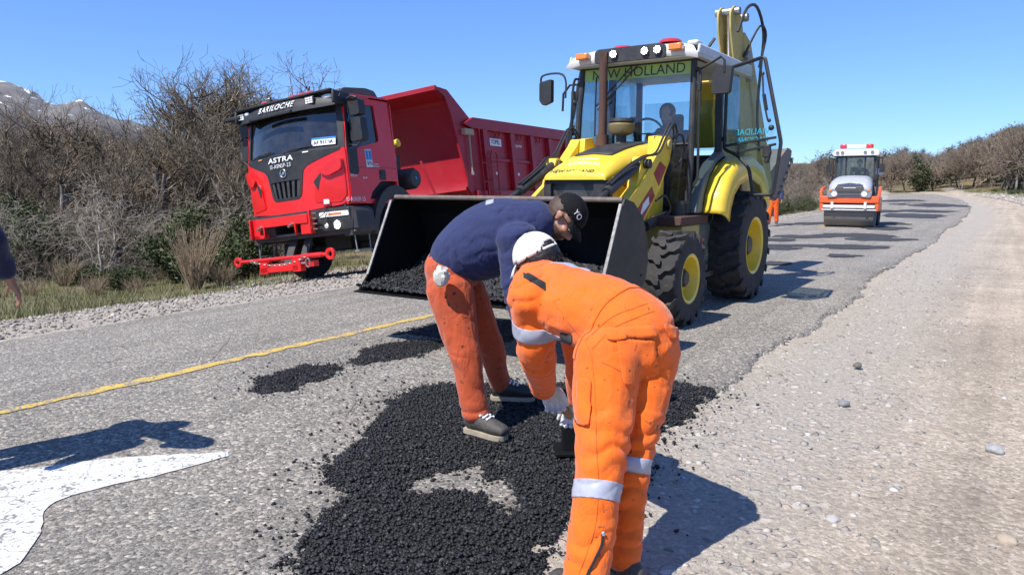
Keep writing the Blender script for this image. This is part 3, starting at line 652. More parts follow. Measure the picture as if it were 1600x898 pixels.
# stalk bushes
def stalks(seed, N, h, spread=.5):
    rs = np.random.RandomState(seed); sg = []
    for k in range(N):
        a = rs.uniform(0, 6.28); l = rs.uniform(.15, spread); p = np.array([math.cos(a), math.sin(a), 0])*rs.uniform(0, .12); d = np.array([math.cos(a)*l, math.sin(a)*l, 1.]); L = h*rs.uniform(.5, 1)
        q = p+d*L*.5+rs.normal(0, .03, 3); r = q+d*L*.5+rs.normal(0, .06, 3); sg += [(p, q, .007, .005), (q, r, .005, .002)]
        for j in range(3): t = q+(r-q)*rs.rand(); sg.append((t, t+d*.12+rs.normal(0, .07, 3), .003, .002))
    return segs_mesh('stalks', sg, M_straw, 3)
stk = [stalks(3, 150, 1.35), stalks(4, 90, .7, .8)]
for px, Y, v_, s in [(300, 13.2, 0, .92), (140, 13.8, 1, .6), (205, 13.8, 1, .5), (345, 13.6, 1, .7), (95, 14.6, 1, .8), (40, 13.4, 1, .5)]:
    o = link('stalk_bush', stk[v_]); x = tx(px, Y); o.location = (x, Y, terr_xy(x, Y)-.03); o.scale = (s, s, s); o.rotation_euler = (0, 0, px)
    tag(o, uniq('straw coloured %s of dry stalks on the grassy verge, %s' % ('tall fan' if v_ == 0 and s > .9 else 'low clump', where(px))), 'bush', 'dry stalk clumps on the left verge')
# grass
def grass(name, N, u0, u1, v0, v1, hmin, hmax, seed, label, w=.006, mt=M_grass, near=1.4, dens=.45):
    rs = np.random.RandomState(seed); u = u0+(u1-u0)*rs.rand(N)**near; v = rs.uniform(v0, v1, N); k = fbm(u*.9+3, v*.9, 3)+rs.rand(N)*.25 > dens+.12; u, v = u[k], v[k]; N = len(u)
    x, y = road(u, v); z = terr(u, v)-.02; h = hmin+(hmax-hmin)*rs.rand(N)**1.6*(.4+fbm(u*.7, v*.7+9, 2)); a = rs.uniform(0, 6.28, N); wv = w*(1+u*.02)
    px, py = np.cos(a)*wv, np.sin(a)*wv; lx, ly = rs.normal(0, .35, N)*h, rs.normal(0, .35, N)*h
    vv = np.stack([np.stack([x-px, y-py, z], 1), np.stack([x+px, y+py, z], 1), np.stack([x+lx, y+ly, z+h], 1)], 1).reshape(-1, 3)
    tag(link(name, from_np(name, vv, np.arange(N*3).reshape(-1, 3), mt)), label, 'grass', kind='stuff')
grass('verge_grass', 90000, 3, 60, -18, -9.9, .04, .28, 4, 'thin green and straw grass on the verge below the left wood')
grass('shoulder_weeds', 3500, 8, 13.5, -10.3, -9.2, .03, .12, 5, 'low green weeds among the shoulder stones beside the truck', dens=.55)
grass('bank_grass', 60000, 25, 130, 2.4, 24, .08, .42, 6, 'rough yellow green grass on the right hand bank', w=.012, near=1.0)
# far woods on the right and beyond the bend: pixel columns, with heights following the photo
sky2 = lambda px: float(np.interp(px, [880, 1180, 1230, 1262, 1290, 1325, 1350, 1400, 1440, 1480, 1505, 1530, 1560, 1600, 1700], [270, 262, 262, 262, 250, 245, 250, 236, 243, 238, 232, 222, 212, 203, 190]))
w2 = lambda px: 'left of the roller' if px < 1285 else 'behind the roller' if px < 1385 else 'beyond the bend' if px < 1470 else 'on the right slope' if px < 1560 else 'at the right edge'
rn2 = lambda Y: 'near' if Y < 75 else 'lower' if Y < 105 else 'middle' if Y < 135 else 'upper' if Y < 170 else 'topmost'
cells = []
for row, Y in enumerate([98, 112, 126, 142, 160, 182, 205]):
    for k in range(30):
        px = 1180+(k+rt.uniform(.1, .9))*15.4
        if row < 1 and px < 1440: continue
        cells.append((px, Y*rt.uniform(.95, 1.05)))
for px in range(1170, 1360, 13): cells.append((px+rt.uniform(-5, 5), rt.uniform(62, 92)))
for px in range(1500, 1640, 13): cells.append((px+rt.uniform(-5, 5), rt.uniform(78, 95)))
for k, (px, Y) in enumerate(cells):
    x = tx(px, Y); u, v = to_uv(x, Y); z = terr_xy(x, Y)
    if (-10 < v < 5) and u < 135: continue
    topz = H+(YH-sky2(px)+8+6*(px > 1480))/F*Y; h = min(12, max(2.6, (topz-z)*rt.uniform(.85, 1.03)))
    if z > topz-1: continue
    green = (px > 1510 and Y > 150 and k % 2 == 0) or k % 8 == 3
    if green: plant('leafy_tree', leaf_v[3], ('foliage', 'stems'), x, Y, h/6.2, uniq('olive green leafy tree in the %s wood, %s' % (rn2(Y), w2(px))), 'tree', 'trees of the far wood')
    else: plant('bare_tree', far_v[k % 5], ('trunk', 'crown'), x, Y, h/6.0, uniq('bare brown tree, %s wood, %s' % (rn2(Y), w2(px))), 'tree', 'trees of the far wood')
for px, Y, h in [(1292, 66, 5.4), (1243, 60, 3.9), (1252, 63, 3.4)]:
    plant('bare_tree', far_v[1 if h > 5 else 3], ('trunk', 'crown'), tx(px, Y), Y, h/6, uniq('%s bare tree standing against the sky left of the roller' % ('tall rounded' if h > 5 else 'small thin')), 'tree', 'trees of the far wood')
for k in range(40):
    px = [rt.uniform(1195, 1300), rt.uniform(1390, 1600)][k % 2]; Y = rt.uniform(36, 60) if k % 2 == 0 else rt.uniform(60, 105); x = tx(px, Y); u, v = to_uv(x, Y)
    if -9.8 < v < 3.2: continue
    plant('green_bush', leaf_v[k % 2], ('foliage', 'stems'), x, Y, rt.uniform(.35, .7), uniq('small green bush on the rough verge, '+w2(px)), 'bush', 'green bushes by the far wood')
for k in range(46):
    px = rt.uniform(1200, 1300) if k < 26 else rt.uniform(1000, 1200); Y = rt.uniform(33, 62); x = tx(px, Y); u, v = to_uv(x, Y)
    if -10.4 < v < 3.2: continue
    plant('dead_shrub', scrub_v[k % 4], ('trunk', 'crown'), x, Y, rt.uniform(.8, 1.5), uniq('leafless grey shrub on the verge, '+w2(px)), 'shrub', 'leafless shrubs by the far road')
# ================= DUMP TRUCK (local: +X forward, +Y the truck's left, z up) =================
M_red = mat('red truck paint', (.78, .010, .010), .32, coat=.25, dirt=.06, dirtcol=(.34, .16, .13), dscale=3)
M_redbar = mat('bright red bar paint', (.72, .010, .010), .38, coat=.3, dirt=.05, dirtcol=(.3, .1, .08), dscale=9)
M_body = mat('crimson tipper body paint', (.36, .003, .012), .45, coat=.08, dirt=.10, dirtcol=(.30, .13, .12), dscale=2.4)
M_blk = mat('black plastic', (.018, .019, .021), .45, dirt=.25, dirtcol=(.10, .09, .08), dscale=5)
M_dkm = mat('dark painted metal', (.03, .031, .034), .5, dirt=.4, dirtcol=(.13, .11, .09), dscale=6)
M_rub = mat('tyre rubber', (.022, .022, .023), .8, dirt=.55, dirtcol=(.11, .10, .09), dscale=7, bump=.3, bscale=90)
M_chr = mat('bright metal', (.7, .7, .7), .18, metal=1)
M_wht = M_wht
M_white = mat('white paint', (.78, .78, .77), .4, dirt=.12)
M_lets = mat('white lettering', (.82, .82, .82), .5)
M_grey = mat('grey plastic', (.24, .25, .27), .45, dirt=.2)
M_int = mat('dark cab interior', (.02, .021, .024), .7)
M_gls = glassmat('truck glass', (.28, .34, .38), .42, .02, .10)
M_lens = mat('clear lamp lens', (.75, .76, .74), .08, spec=1, coat=1, emit=.25, emitcol=(1, .97, .85))
M_led = mat('lit white lamp', (1, 1, 1), .3, emit=14, emitcol=(1, 1, .97))
M_headlit = mat('lit headlamp', (1, .95, .8), .3, emit=4, emitcol=(1, .93, .7))
M_amb = mat('amber lens', (.85, .24, .03), .2, coat=.8)
M_rlens = mat('red lens', (.65, .03, .02), .2, coat=.8)
M_blue = mat('blue sign print', (.02, .22, .62), .4)
M_navy = mat('dark navy print', (.02, .025, .06), .5)
M_steel = mat('worn steel', (.36, .35, .33), .38, metal=.8, dirt=.3, dirtcol=(.16, .13, .1), dscale=14)
M_yelp = mat('yellow plastic', (.8, .6, .04), .4)
T_ = empty('dump_truck', (-3.59, 12.54, -.24), (R(6.76), R(-.48), R(-118.31)), 'red dump truck with a black sun visor reading BARILOCHE parked on the left shoulder', 'truck')
T_.rotation_mode = 'XYZ'
def fx(y, z): return .12-.27*(abs(y)/1.1)**2.2-(max(0, z-2.15)*.17)
def cplate(name, poly, t0, t1, m, parent, mp, holes=(), step=.09, bevel=.006, axis=0, lo=-1.4, hi=1.4):
    loops = [list(poly)]+[list(h) for h in holes]; flat = [p for l in loops for p in l]
    tris = tessellate_polygon([[V((p[0], p[1], 0)) for p in l] for l in loops])
    bm = bmesh.new(); vs = [bm.verts.new((p[0], p[1], 0)) for p in flat]
    for t in tris:
        try: bm.faces.new([vs[i] for i in t])
        except ValueError: pass
    a = lo
    while a < hi:
        co = (a, 0, 0) if axis == 0 else (0, a, 0); no = (1, 0, 0) if axis == 0 else (0, 1, 0)
        bmesh.ops.bisect_plane(bm, geom=bm.verts[:]+bm.edges[:]+bm.faces[:], plane_co=co, plane_no=no, dist=1e-5); a += step
    bmesh.ops.recalc_face_normals(bm, faces=bm.faces)
    r = bmesh.ops.extrude_face_region(bm, geom=bm.faces[:])
    new = {v for v in r['geom'] if isinstance(v, bmesh.types.BMVert)}
    for v in bm.verts: v.co.z = t1 if v in new else t0
    for v in bm.verts: v.co = V(mp(v.co.x, v.co.y, v.co.z))
    bmesh.ops.recalc_face_normals(bm, faces=bm.faces)
    me = bpy.data.meshes.new(name); bm.to_mesh(me); bm.free(); me.materials.append(m)
    me.polygons.foreach_set('use_smooth', [True]*len(me.polygons)); me.set_sharp_from_angle(angle=R(35))
    o = link(name, me, parent)
    if bevel:
        b = o.modifiers.new('bevel', 'BEVEL'); b.width = bevel; b.segments = 2; b.limit_method = 'ANGLE'; b.angle_limit = R(50)
    return o
fm = lambda off=0: (lambda y, z, t: (fx(y, z)+t+off, y, z))
# cab shell: sides behind the doors, roof, back, floor
sideL = lambda y0: (lambda x, z, t: (x, y0+t, z))
cabside = [(-.16, 1.24), (-.60, 1.22), (-.72, 1.42), (-.98, 1.60), (-1.47, 1.60), (-1.47, 2.95), (-1.38, 3.06), (-.34, 3.04), (-.30, 2.88), (-.17, 2.15)]
winhole = rpoly([(-.25, 2.85), (-1.03, 2.91), (-1.05, 2.29), (-.46, 2.16), (-.36, 2.10), (-.34, 1.80), (-.21, 1.80), (-.19, 2.10)], .05)
cab = MB()
cab.plate([(-1.44, 1.25), (-1.44, 3.0), (-.36, 3.0), (-.36, 3.05), (-1.36, 3.07), (-1.50, 2.96), (-1.50, 1.25)], -1.13, 1.13, lambda x, z, t: (x, t, z))
cab.bb(-1.46, -.12, -1.10, 1.10, 1.22, 1.30)
cabo = cab.build('cab', M_red, T_, bevel=.03, seg=3)
for s in (1, -1):
    mb = MB(); mb.plate(cabside, 1.08*s, 1.145*s, lambda x, z, t: (x-.0, t-(max(0, z-2.1)*.035)*s, z), [winhole])
    d = mb.build('door', M_red, T_, bevel=.012, seg=2)
    mb = MB(); mb.plate([(x*1.0, z) for x, z in winhole], 1.10*s, 1.112*s, lambda x, z, t: (x, t-(max(0, z-2.1)*.035)*s, z)); mb.build('window', M_gls, d); mb = MB(); mb.plate([(x*.98-.01, z-.005) for x, z in winhole], 1.02*s, 1.03*s, lambda x, z, t: (x, t, z)) if s < 0 else mb.bb(-.9, -.6, .95, 1.0, 1.9, 2.2); mb.build('added_dark_panel', M_int, d)  # added dark panels behind the windows, keep the sky from showing through
    mb = MB(); mb.plate(rpoly([(-.20, 2.12), (-.42, 2.14), (-.42, 1.74), (-.36, 1.70), (-.19, 1.72)], .03), 1.147*s, 1.155*s, lambda x, z, t: (x, t, z)); mb.plate(rpoly([(-.17, 2.15), (-.27, 2.90), (-.33, 2.90), (-.24, 2.12)], .01), 1.147*s, 1.152*s, lambda x, z, t: (x, t-(max(0, z-2.1)*.035)*s, z)); mb.build('quarter_panel', M_blk, d, bevel=.004)
    mb = MB(); mb.bb(-1.13, -.95, 1.146*s, 1.15*s, 1.62, 1.80); mb.bb(-1.10, -.98, 1.15*s, 1.165*s, 1.72, 1.745); mb.build('door_handle', M_blk, d, bevel=.008)
    mb = MB(); mb.bb(-1.47, -.17, 1.1455*s, 1.1475*s, 1.825, 1.831); mb.build('door_crease', M_dkm, d)
# interior
mb = MB(); mb.bb(-1.42, -.2, -1.05, 1.05, 1.3, 1.75); mb.build('cab_floor', M_int, T_)
mb = MB(); mb.bb(-.42, -.16, -1.02, 1.02, 1.75, 2.08); mb.build('dashboard', M_int, T_, bevel=.04)
for y in (-.55, .55):
    mb = MB(); mb.bb(-1.15, -.75, y-.24, y+.24, 1.75, 1.95); mb.bb(-1.22, -1.08, y-.23, y+.23, 1.9, 2.55); mb.bb(-1.20, -1.10, y-.12, y+.12, 2.55, 2.75); mb.build('seat', M_int, T_, bevel=.04)
mb = MB(); mb.tube([(-.62+.08*math.sin(a), .55+.23*math.cos(a), 2.06+.2*math.sin(a)) for a in np.linspace(0, 2*PI, 24, False)], .018, 6, closed=True); mb.bar((-.62, .55, 2.06), (-.4, .55, 1.9), .04); mb.build('steering_wheel', M_blk, T_)
mb = MB(); mb.bb(-.2, -.16, -.9, -.3, 2.62, 2.8); mb.bb(-1.42, -1.40, -1.05, 1.05, 1.7, 3.0); mb.build('cab_lining', M_int, T_)
# front
redL = [(-1.13, 1.28), (-.98, 1.22), (-.55, 1.19), (0, 1.17), (.55, 1.19), (.98, 1.22), (1.13, 1.28), (1.13, 2.15), (1.05, 2.15), (.50, 1.93), (.42, 1.86), (.34, 1.46), (.28, 1.40), (-.28, 1.40), (-.34, 1.46), (-.42, 1.86), (-.50, 1.93), (-1.05, 2.15), (-1.13, 2.15)]
fp = cplate('front_panel', rpoly(redL, .03, 2), -.03, .02, M_red, T_, fm())
for s in (1, -1):
    c_ = lambda y, z, t, s=s: (fx(y, z)+t*(.55+.45*math.sin(min(1, max(0, (z-1.3)/.75))*PI))+.0, y, z)
    q = [(.56, 1.30), (.62, 1.68), (.80, 1.90), (1.02, 2.02), (1.10, 1.98), (1.10, 1.38), (1.0, 1.27)]
    cplate('headlamp_fairing', rpoly([(s*a, b_) for a, b_ in q], .05, 3), .0, .055, M_red, T_, c_, bevel=.02)
    cplate('air_intake', rpoly([(s*a, b_) for a, b_ in [(.60, 1.64), (.74, 1.78), (.74, 1.70), (.66, 1.50)]], .01, 2), .05, .058, M_blk, T_, fm(.0), bevel=.002)
    q = [(.72, 1.80), (1.02, 2.0), (1.10, 1.96), (1.09, 1.80), (.86, 1.70)]
    cplate('cheek', rpoly([(s*a, b_) for a, b_ in q], .06, 3), .03, .10, M_red, T_, fm(), bevel=.03)
cplate('corner_sticker', [(.74, 1.26), (.83, 1.255), (.83, 1.33), (.74, 1.335)], .058, .062, M_lets, T_, fm(), bevel=0)
blk = [(1.07, 2.17), (1.06, 2.125), (.49, 1.925), (.41, 1.85), (.33, 1.45), (.27, 1.395), (-.27, 1.395), (-.33, 1.45), (-.41, 1.85), (-.49, 1.925), (-1.06, 2.125), (-1.07, 2.17)]
gp = cplate('grille_panel', rpoly(blk, .03, 2), -.02, .028, M_blk, T_, fm(), [rpoly([(-.34, 1.72), (.34, 1.72), (.27, 1.44), (-.27, 1.44)], .03, 2)])
cplate('grille_back', [(-.36, 1.74), (.36, 1.74), (.29, 1.42), (-.29, 1.42)], -.06, -.05, M_blk, gp, fm(), bevel=0)
for k in range(6):
    y = -.30+k*.12; mb = MB(); mb.plate(rpoly([(y-.03, 1.73), (y+.03, 1.73), (y*.82+.024, 1.43), (y*.82-.024, 1.43)], .01, 2), -.05, .015, lambda a, b_, t: (fx(a, b_)+t, a, b_)); mb.build('grille_slat', M_dkm, gp, bevel=.006)
upper = [(-1.12, 2.14), (1.12, 2.14), (1.10, 2.6), (1.06, 3.0), (-1.06, 3.0), (-1.10, 2.6)]
ws_ = rpoly([(-1.03, 2.19), (1.03, 2.19), (1.0, 2.6), (.98, 2.90), (-.98, 2.90), (-1.0, 2.6)], .05, 3)
fr_ = cplate('windscreen_frame', rpoly(upper, .04, 2), -.05, .0, M_blk, T_, fm(), [ws_])
cplate('windscreen', ws_, -.035, -.028, M_gls, T_, fm(), bevel=0)
vis = [(-1.14, 2.84), (-.9, 2.83), (.9, 2.83), (1.14, 2.84), (1.17, 3.0), (1.12, 3.09), (0, 3.11), (-1.12, 3.09), (-1.17, 3.0)]
vz = lambda y, z, t: (.06-.16*(abs(y)/1.1)**2.2-(z-2.15)*.17+t+.14-(max(0, z-2.95)*.6), y, z)
vi = cplate('sun_visor', rpoly(vis, .03, 2), -.03, .02, M_blk, T_, vz, bevel=.012)
mb = MB(); mb.plate([(-.28, 3.02), (.12, 3.08), (.12, 3.04), (-.28, 2.98)], -1.1, 1.1, lambda x, z, t: (x-.1, t, z+.02)); mb.build('visor_top', M_blk, vi, bevel=.01)
for s in (1, -1): mb = MB(); mb.plate([(-.42, 3.05), (.0, 3.07), (.02, 2.86), (-.30, 2.84)], 1.10*s, 1.15*s, lambda x, z, t: (x, t, z)); mb.build('visor_end', M_blk, vi, bevel=.02)
mb = MB(); mb.bar((.17, -.62, 2.825), (.19, .38, 2.825), .05, .05); mb.build('light_bar', M_blk, vi, bevel=.008)
fr_t = lambda y0, z0, off=.042: (lambda u, v, t: (lambda y, z: (vz(y, z, off+t)))(y0+u, z0+v))
text('lettering', 'BARILOCHE', .140, M_lets, vi, fr_t(-.08, 2.962), shear=.12, bold=.001, sx=.98, spacing=1.18)
for y, sx in ((.66, 1), (-1.05, 1)):
    mb = MB(); mb.bb(*( (vz(y, 2.98, .02)[0], vz(y, 2.98, .06)[0]) + (y-.10, y+.10, 2.90, 3.03))); l = mb.build('work_lamp', M_blk, T_, bevel=.01)
    mb = MB()
    for a in (-.055, .0, .055):
        for b_ in (2.93, 2.965, 3.0): mb.bb(vz(y, 2.98, .06)[0], vz(y, 2.98, .066)[0], y+a-.022, y+a+.022, b_-.012, b_+.012)
    mb.build('lens', M_lens, l)
for y in (.95, -.88): mb = MB(); mb.sphere((vz(y, 2.99, .02)[0], y, 2.99), (.03, .14 if y > 0 else .06, .04)); mb.build('marker_lamp', M_white, vi)
for y in (-.55, -.38, .12, .32, .5): mb = MB(); mb.lathe([(.001, .075), (.05, .07), (.09, .045), (.10, 0)], (-.20, y, 3.10), n=16); mb.build('beacon', M_rlens, T_)
mb = MB(); mb.lathe([(.07, 0), (.05, .04), (.03, .12), (.03, .3)], (.02, -.26, 3.14), (-1, 0, .0)); mb.build('horn', M_chr, T_)
mb = MB(); mb.tube([(-.2, .40, 3.08), (-.30, .38, 3.35), (-.42, .34, 3.62)], [.006, .004, .003], 5); mb.build('antenna', M_blk, T_)
pod = [(-.42, .05), (-.55, .14), (-1.15, .20), (-1.38, .17), (-1.42, .02), (-.50, 0)]
mb = MB(); mb.plate(rpoly(pod, .04, 3), -.42, .52, lambda x, z, t: (x+.02, t*(1-.12*z/.2)+.45, z+3.06)); mb.build('roof_air_unit', M_dkm, T_, bevel=.03, seg=3)
# lettering on the front
fl = lambda y0, z0, off=.040: (lambda u, v, t: (fx(y0+u, z0+v)+off+t, y0+u, z0+v))
text('lettering', 'ASTRA', .115, M_lets, gp, fl(-.04, 2.085), bold=.003, sx=1.55, spacing=1.1, shear=.12)
text('lettering', 'I3-ASNSP-23', .095, M_lets, gp, fl(-.05, 1.98), sx=.82, spacing=1.2)
mb = MB(); mb.lathe([(.052, 0), (.066, .004), (.075, .012), (.066, .02), (.052, .012)], (fx(0, 1.85)+.03, 0, 1.85), (1, 0, 0), 28); mb.plate([(-.035, 1.82), (.0, 1.875), (.04, 1.872), (.075, 1.905), (.03, 1.845), (.03, 1.82), (.005, 1.855), (-.01, 1.82)], .0, .012, lambda a, b_, t: (fx(0, 1.85)+.034+t, a, b_)); mb.build('badge', M_chr, gp)
for y, m_ in ((-.56, M_amb), (.50, M_lets)): cplate('marker_lamp', rpoly([(y-.055, 2.135), (y+.055, 2.135), (y+.055, 2.155), (y-.055, 2.155)], .008, 2), .028, .036, m_, gp, fm(), bevel=0)
for y0, y1 in ((-.92, -.28), (.0, .62)):
    mb = MB(); mb.tube([(fx(y0, 2.19)+.0, y0, 2.19), (fx((y0+y1)/2, 2.22)+.02, (y0+y1)/2, 2.225), (fx(y1, 2.24)+.01, y1, 2.24)], .014, 5); mb.tube([(fx(y0, 2.17)+.03, y0+.06, 2.165), (fx(y1, 2.23)+.03, y1-.1, 2.225)], .010, 5); mb.build('wiper', M_blk, T_)
pl = cplate('licence_plate', [(.60, 2.225), (.99, 2.215), (.99, 2.345), (.60, 2.355)], .004, .010, M_lets, T_, fm(), bevel=0)
cplate('plate_band', [(.60, 2.325), (.99, 2.315), (.99, 2.346), (.60, 2.356)], .010, .012, M_blue, pl, fm(), bevel=0)
text('lettering', 'AF 911 IA', .085, M_navy, pl, fl(.795, 2.27, .018), sx=.82, spacing=1.1)
# bumper
bx = lambda y: .16-.30*(abs(y)/1.2)**3
bp = [(-1.20, .74), (1.20, .74), (1.22, .82), (1.21, 1.13), (1.12, 1.19), (.55, 1.18), (-.55, 1.18), (-1.12, 1.19), (-1.21, 1.13), (-1.22, .82)]
bo = cplate('bumper', rpoly(bp, .04, 2), -.45, .0, M_dkm, T_, lambda y, z, t: (bx(y)+t*(1 if t > -.2 else 1)+(-.06 if z < .8 else 0), y, z), [rpoly([(-.34, .84), (.34, .84), (.34, 1.02), (-.34, 1.02)], .02, 2)], bevel=.02)
mb = MB(); mb.bb(-.32, -.28, -1.1, 1.1, .8, 1.2); mb.bb(-.2, -.1, -1.05, 1.05, 1.15, 1.28); mb.build('radiator_support', M_dkm, T_)
for s in (1, -1):
    cplate('lamp_housing', rpoly([(s*a, b_) for a, b_ in [(.66, .82), (1.16, .82), (1.17, .985), (.66, .985)]], .04, 3), .0, .012, M_blk, bo, lambda y, z, t: (bx(y)+t, y, z), bevel=.004)
    h = cplate('turn_signal', rpoly([(s*a, b_) for a, b_ in [(.66, 1.04), (1.12, 1.04), (1.12, 1.12), (.66, 1.12)]], .015, 2), .0, .016, M_lens, bo, lambda y, z, t: (bx(y)+t, y, z), bevel=.004)
    cplate('amber_lens', rpoly([(s*a, b_) for a, b_ in [(.82, 1.06), (1.02, 1.06), (1.02, 1.10), (.82, 1.10)]], .015, 2), .017, .02, M_amb, h, lambda y, z, t: (bx(y)+t, y, z), bevel=0)
    y = .93*s; mb = MB(); mb.lathe([(.001, .02), (.055, .018), (.072, 0)], (bx(y)+.01, y, .90), (1, 0, 0), 20); mb.build('headlight', M_headlit, bo)
    y = .76*s; mb = MB(); mb.lathe([(.001, .016), (.035, .014), (.045, 0)], (bx(y)+.01, y, .90), (1, 0, 0), 16); mb.build('headlight', M_lens, bo)
# red hydraulic bar on the bumper
rb = MB(); rb.bb(.20, .27, -.62, .52, .98, 1.13); rb.bb(.19, .24, -.80, -.62, .80, 1.14); rb.bb(.18, .25, .34, .60, .80, 1.12); rb.bb(.19, .24, -.80, -.45, .80, .86); rb.bb(.24, .30, -.80, -.77, .80, 1.14); rb.bb(.25, .30, .575, .605, .79, 1.18); rb.bb(.25, .30, .24, .27, .80, 1.0); rb.bb(.25, .30, -.48, -.45, .8, 1.0)
rbo = rb.build('coupling_bar', M_redbar, T_, bevel=.006)
for y in (-.55, .18): mb = MB(); mb.cyl((.22, y, 1.0), (.42, y+.06, .95), .022); mb.cyl((.26, y, .985), (.29, y, .98), .035); mb.build('coupling_pin', M_steel, rbo)
for k in range(4):
    z = 1.12-.085*k; mb = MB(); mb.cyl((.24, .60, z), (.26, .72, z-.005), .012, n=8); mb.build('fitting', M_steel, rbo)
    mb = MB(); mb.tube([(.26, .72, z-.005), (.27, .80, z+.01), (.22, .86, z+.06), (.12, .80, z+.12), (.0, .72, 1.2)], .007, 6); mb.build('hydraulic_hose', M_blk, rbo)
# tow bar
tb = MB(); tb.tube([(.36, -1.02, .44), (.36, .95, .44)], .030, 12); tb.tube([(.36, .45, .44), (.36, .85, .44)], .042, 12); tb.bb(.30, .42, -.52, .34, .22, .31); tb.bb(.30, .42, -.54, -.36, .20, .40); tb.bb(.30, .42, .22, .40, .20, .42); tb.bb(.22, .34, -.45, .62, .26, .36)
for y, r in ((-1.10, .085), (1.02, .095)): tb.lathe([(r*.5, -.025), (r, -.025), (r, .025), (r*.5, .025), (r*.5, -.025)], (.36, y, .44), (1, 0, 0), 24)
tbo = tb.build('tow_bar', M_redbar, T_, bevel=.004)
for y in (-.12, .22): mb = MB(); mb.bar((.20, y, .30), (-.1, y, .85), .16, .02); mb.build('tow_bracket', M_dkm, T_)
for k in range(22):
    y = -.72+k*.058; z = .43-.10*(1-((y+.1)/.62)**2); a = k % 2
    mb = MB(); mb.tube([(.41+(.018*math.sin(t) if a else 0), y+.036*math.cos(t), z+(0 if a else .018*math.sin(t))) for t in np.linspace(0, 2*PI, 10, False)], .007, 5, closed=True); mb.build('chain_link', M_steel, tbo)
mb = MB(); mb.tube([(.45, .60+.045*math.cos(t), .33+.07*math.sin(t)) for t in np.linspace(0, 2*PI, 18, False)], .013, 6, closed=True); mb.cyl((.45, .46, .33), (.45, .56, .33), .016); mb.build('shackle', M_steel, tbo)
for y in (-.78, .0): mb = MB(); mb.tube([(-.1, y-.18, .76), (-.02, y-.18, .50), (-.02, y+.18, .50), (-.1, y+.18, .76)], .012, 6); mb.build('front_step', M_dkm, T_) if y < 0 else None
# wheels
def truck_wheel(y, x, z, dual=False, name='wheel'):
    s = 1 if y > 0 else -1; e = empty(name, (x, y, z)); e.parent = T_
    mb = MB(); w = .15; r = .53; ri = .29
    mb.lathe([(ri, -w*.9), (ri+.03, -w), (r*.8, -w*1.08), (r*.96, -w*.95), (r, -w*.75), (r, -.09), (r-.014, -.085), (r-.014, -.07), (r, -.065), (r, -.01), (r-.014, -.006), (r-.014, .006), (r, .01), (r, .065), (r-.014, .07), (r-.014, .085), (r, .09), (r, w*.75), (r*.96, w*.95), (r*.8, w*1.08), (ri+.03, w), (ri, w*.9), (ri, -w*.9)], (0, 0, 0), (0, 1, 0), 56)
    mb.build('tyre', M_rub, e)
    mb = MB(); mb.lathe([(ri+.005, -w*.9), (ri+.005, w*.9*s), (ri-.03, w*.85*s), (ri-.05, w*.3*s), (.14, w*.45*s), (.12, w*.7*s), (.001, w*.75*s)], (0, 0, 0), (0, 1, 0), 32)
    for k in range(10): a = k*PI/5; mb.cyl((.19*math.cos(a), w*.35*s, .19*math.sin(a)), (.19*math.cos(a), w*.55*s, .19*math.sin(a)), .014, n=6)
    mb.build('rim', M_steel if False else M_grey, e); return e
wR = truck_wheel(-1.02, -1.30, .52); wL = truck_wheel(1.02, -1.32, .58)
for x in (-5.6, -6.95):
    for s in (1, -1):
        truck_wheel(1.06*s, x, .53); truck_wheel(.74*s, x, .53)
# fender, steps, chassis
for s in (1, -1):
    arc = [(-1.33+.72*math.cos(a), .58+.95*math.sin(a)) for a in np.linspace(R(8), R(172), 20)]
    inn = [(-1.33+.60*math.cos(a), .58+.74*math.sin(a)) for a in np.linspace(R(172), R(8), 20)]
    mb = MB(); mb.plate(arc+inn, .78*s, 1.17*s, lambda x, z, t: (x, t, z)); mb.build('fender', M_dkm, T_, bevel=.015)
    st = MB(); st.plate([(-.06, 1.17), (-.58, 1.19), (-.66, .72), (-.1, .70)], .95*s, 1.14*s, lambda x, z, t: (x, t, z), [[(-.16, 1.08), (-.52, 1.10), (-.55, .84), (-.18, .82)]]); so_ = st.build('step_box', M_dkm, T_, bevel=.01)
    for z in (1.13, .78): mb = MB(); mb.bb(-.56, -.12, 1.05*s, 1.17*s, z-.012, z+.012); mb.build('tread', M_grey, so_, bevel=.003)
    mb = MB(); mb.tube([(-.16, 1.12*s, .72), (-.17, 1.13*s, .44), (-.52, 1.13*s, .44), (-.53, 1.12*s, .72)], .012, 6); mb.bb(-.52, -.17, 1.08*s, 1.17*s, .43, .455); mb.build('lower_step', M_grey, so_)
for s in (1, -1): mb = MB(); mb.bb(-8.6, -.1, .40*s-.05, .40*s+.05, .85, 1.10); mb.build('chassis_rail', M_dkm, T_)
mb = MB(); mb.bb(-2.2, -1.2, -.45, .45, .7, 1.5); mb.bb(-1.6, -1.0, -.3, .3, .5, .9); mb.build('engine', M_dkm, T_)
for x, r in ((-1.31, .07), (-5.6, .12), (-6.95, .12)): mb = MB(); mb.cyl((x, -.9, .54), (x, .9, .54), r); mb.build('axle', M_dkm, T_)
mb = MB(); mb.cyl((-2.2, 1.0, 1.0), (-3.4, 1.0, 1.0), .30, n=28); mb.build('fuel_tank', M_grey, T_, bevel=.02)
mb = MB(); mb.lathe([(.001, 0), (.17, .0), (.20, .03), (.20, .40), (.16, .46), (.001, .46)], (-2.12, .62, 1.68), (0, 1, 0), 32); mb.build('air_cleaner', M_dkm, T_)
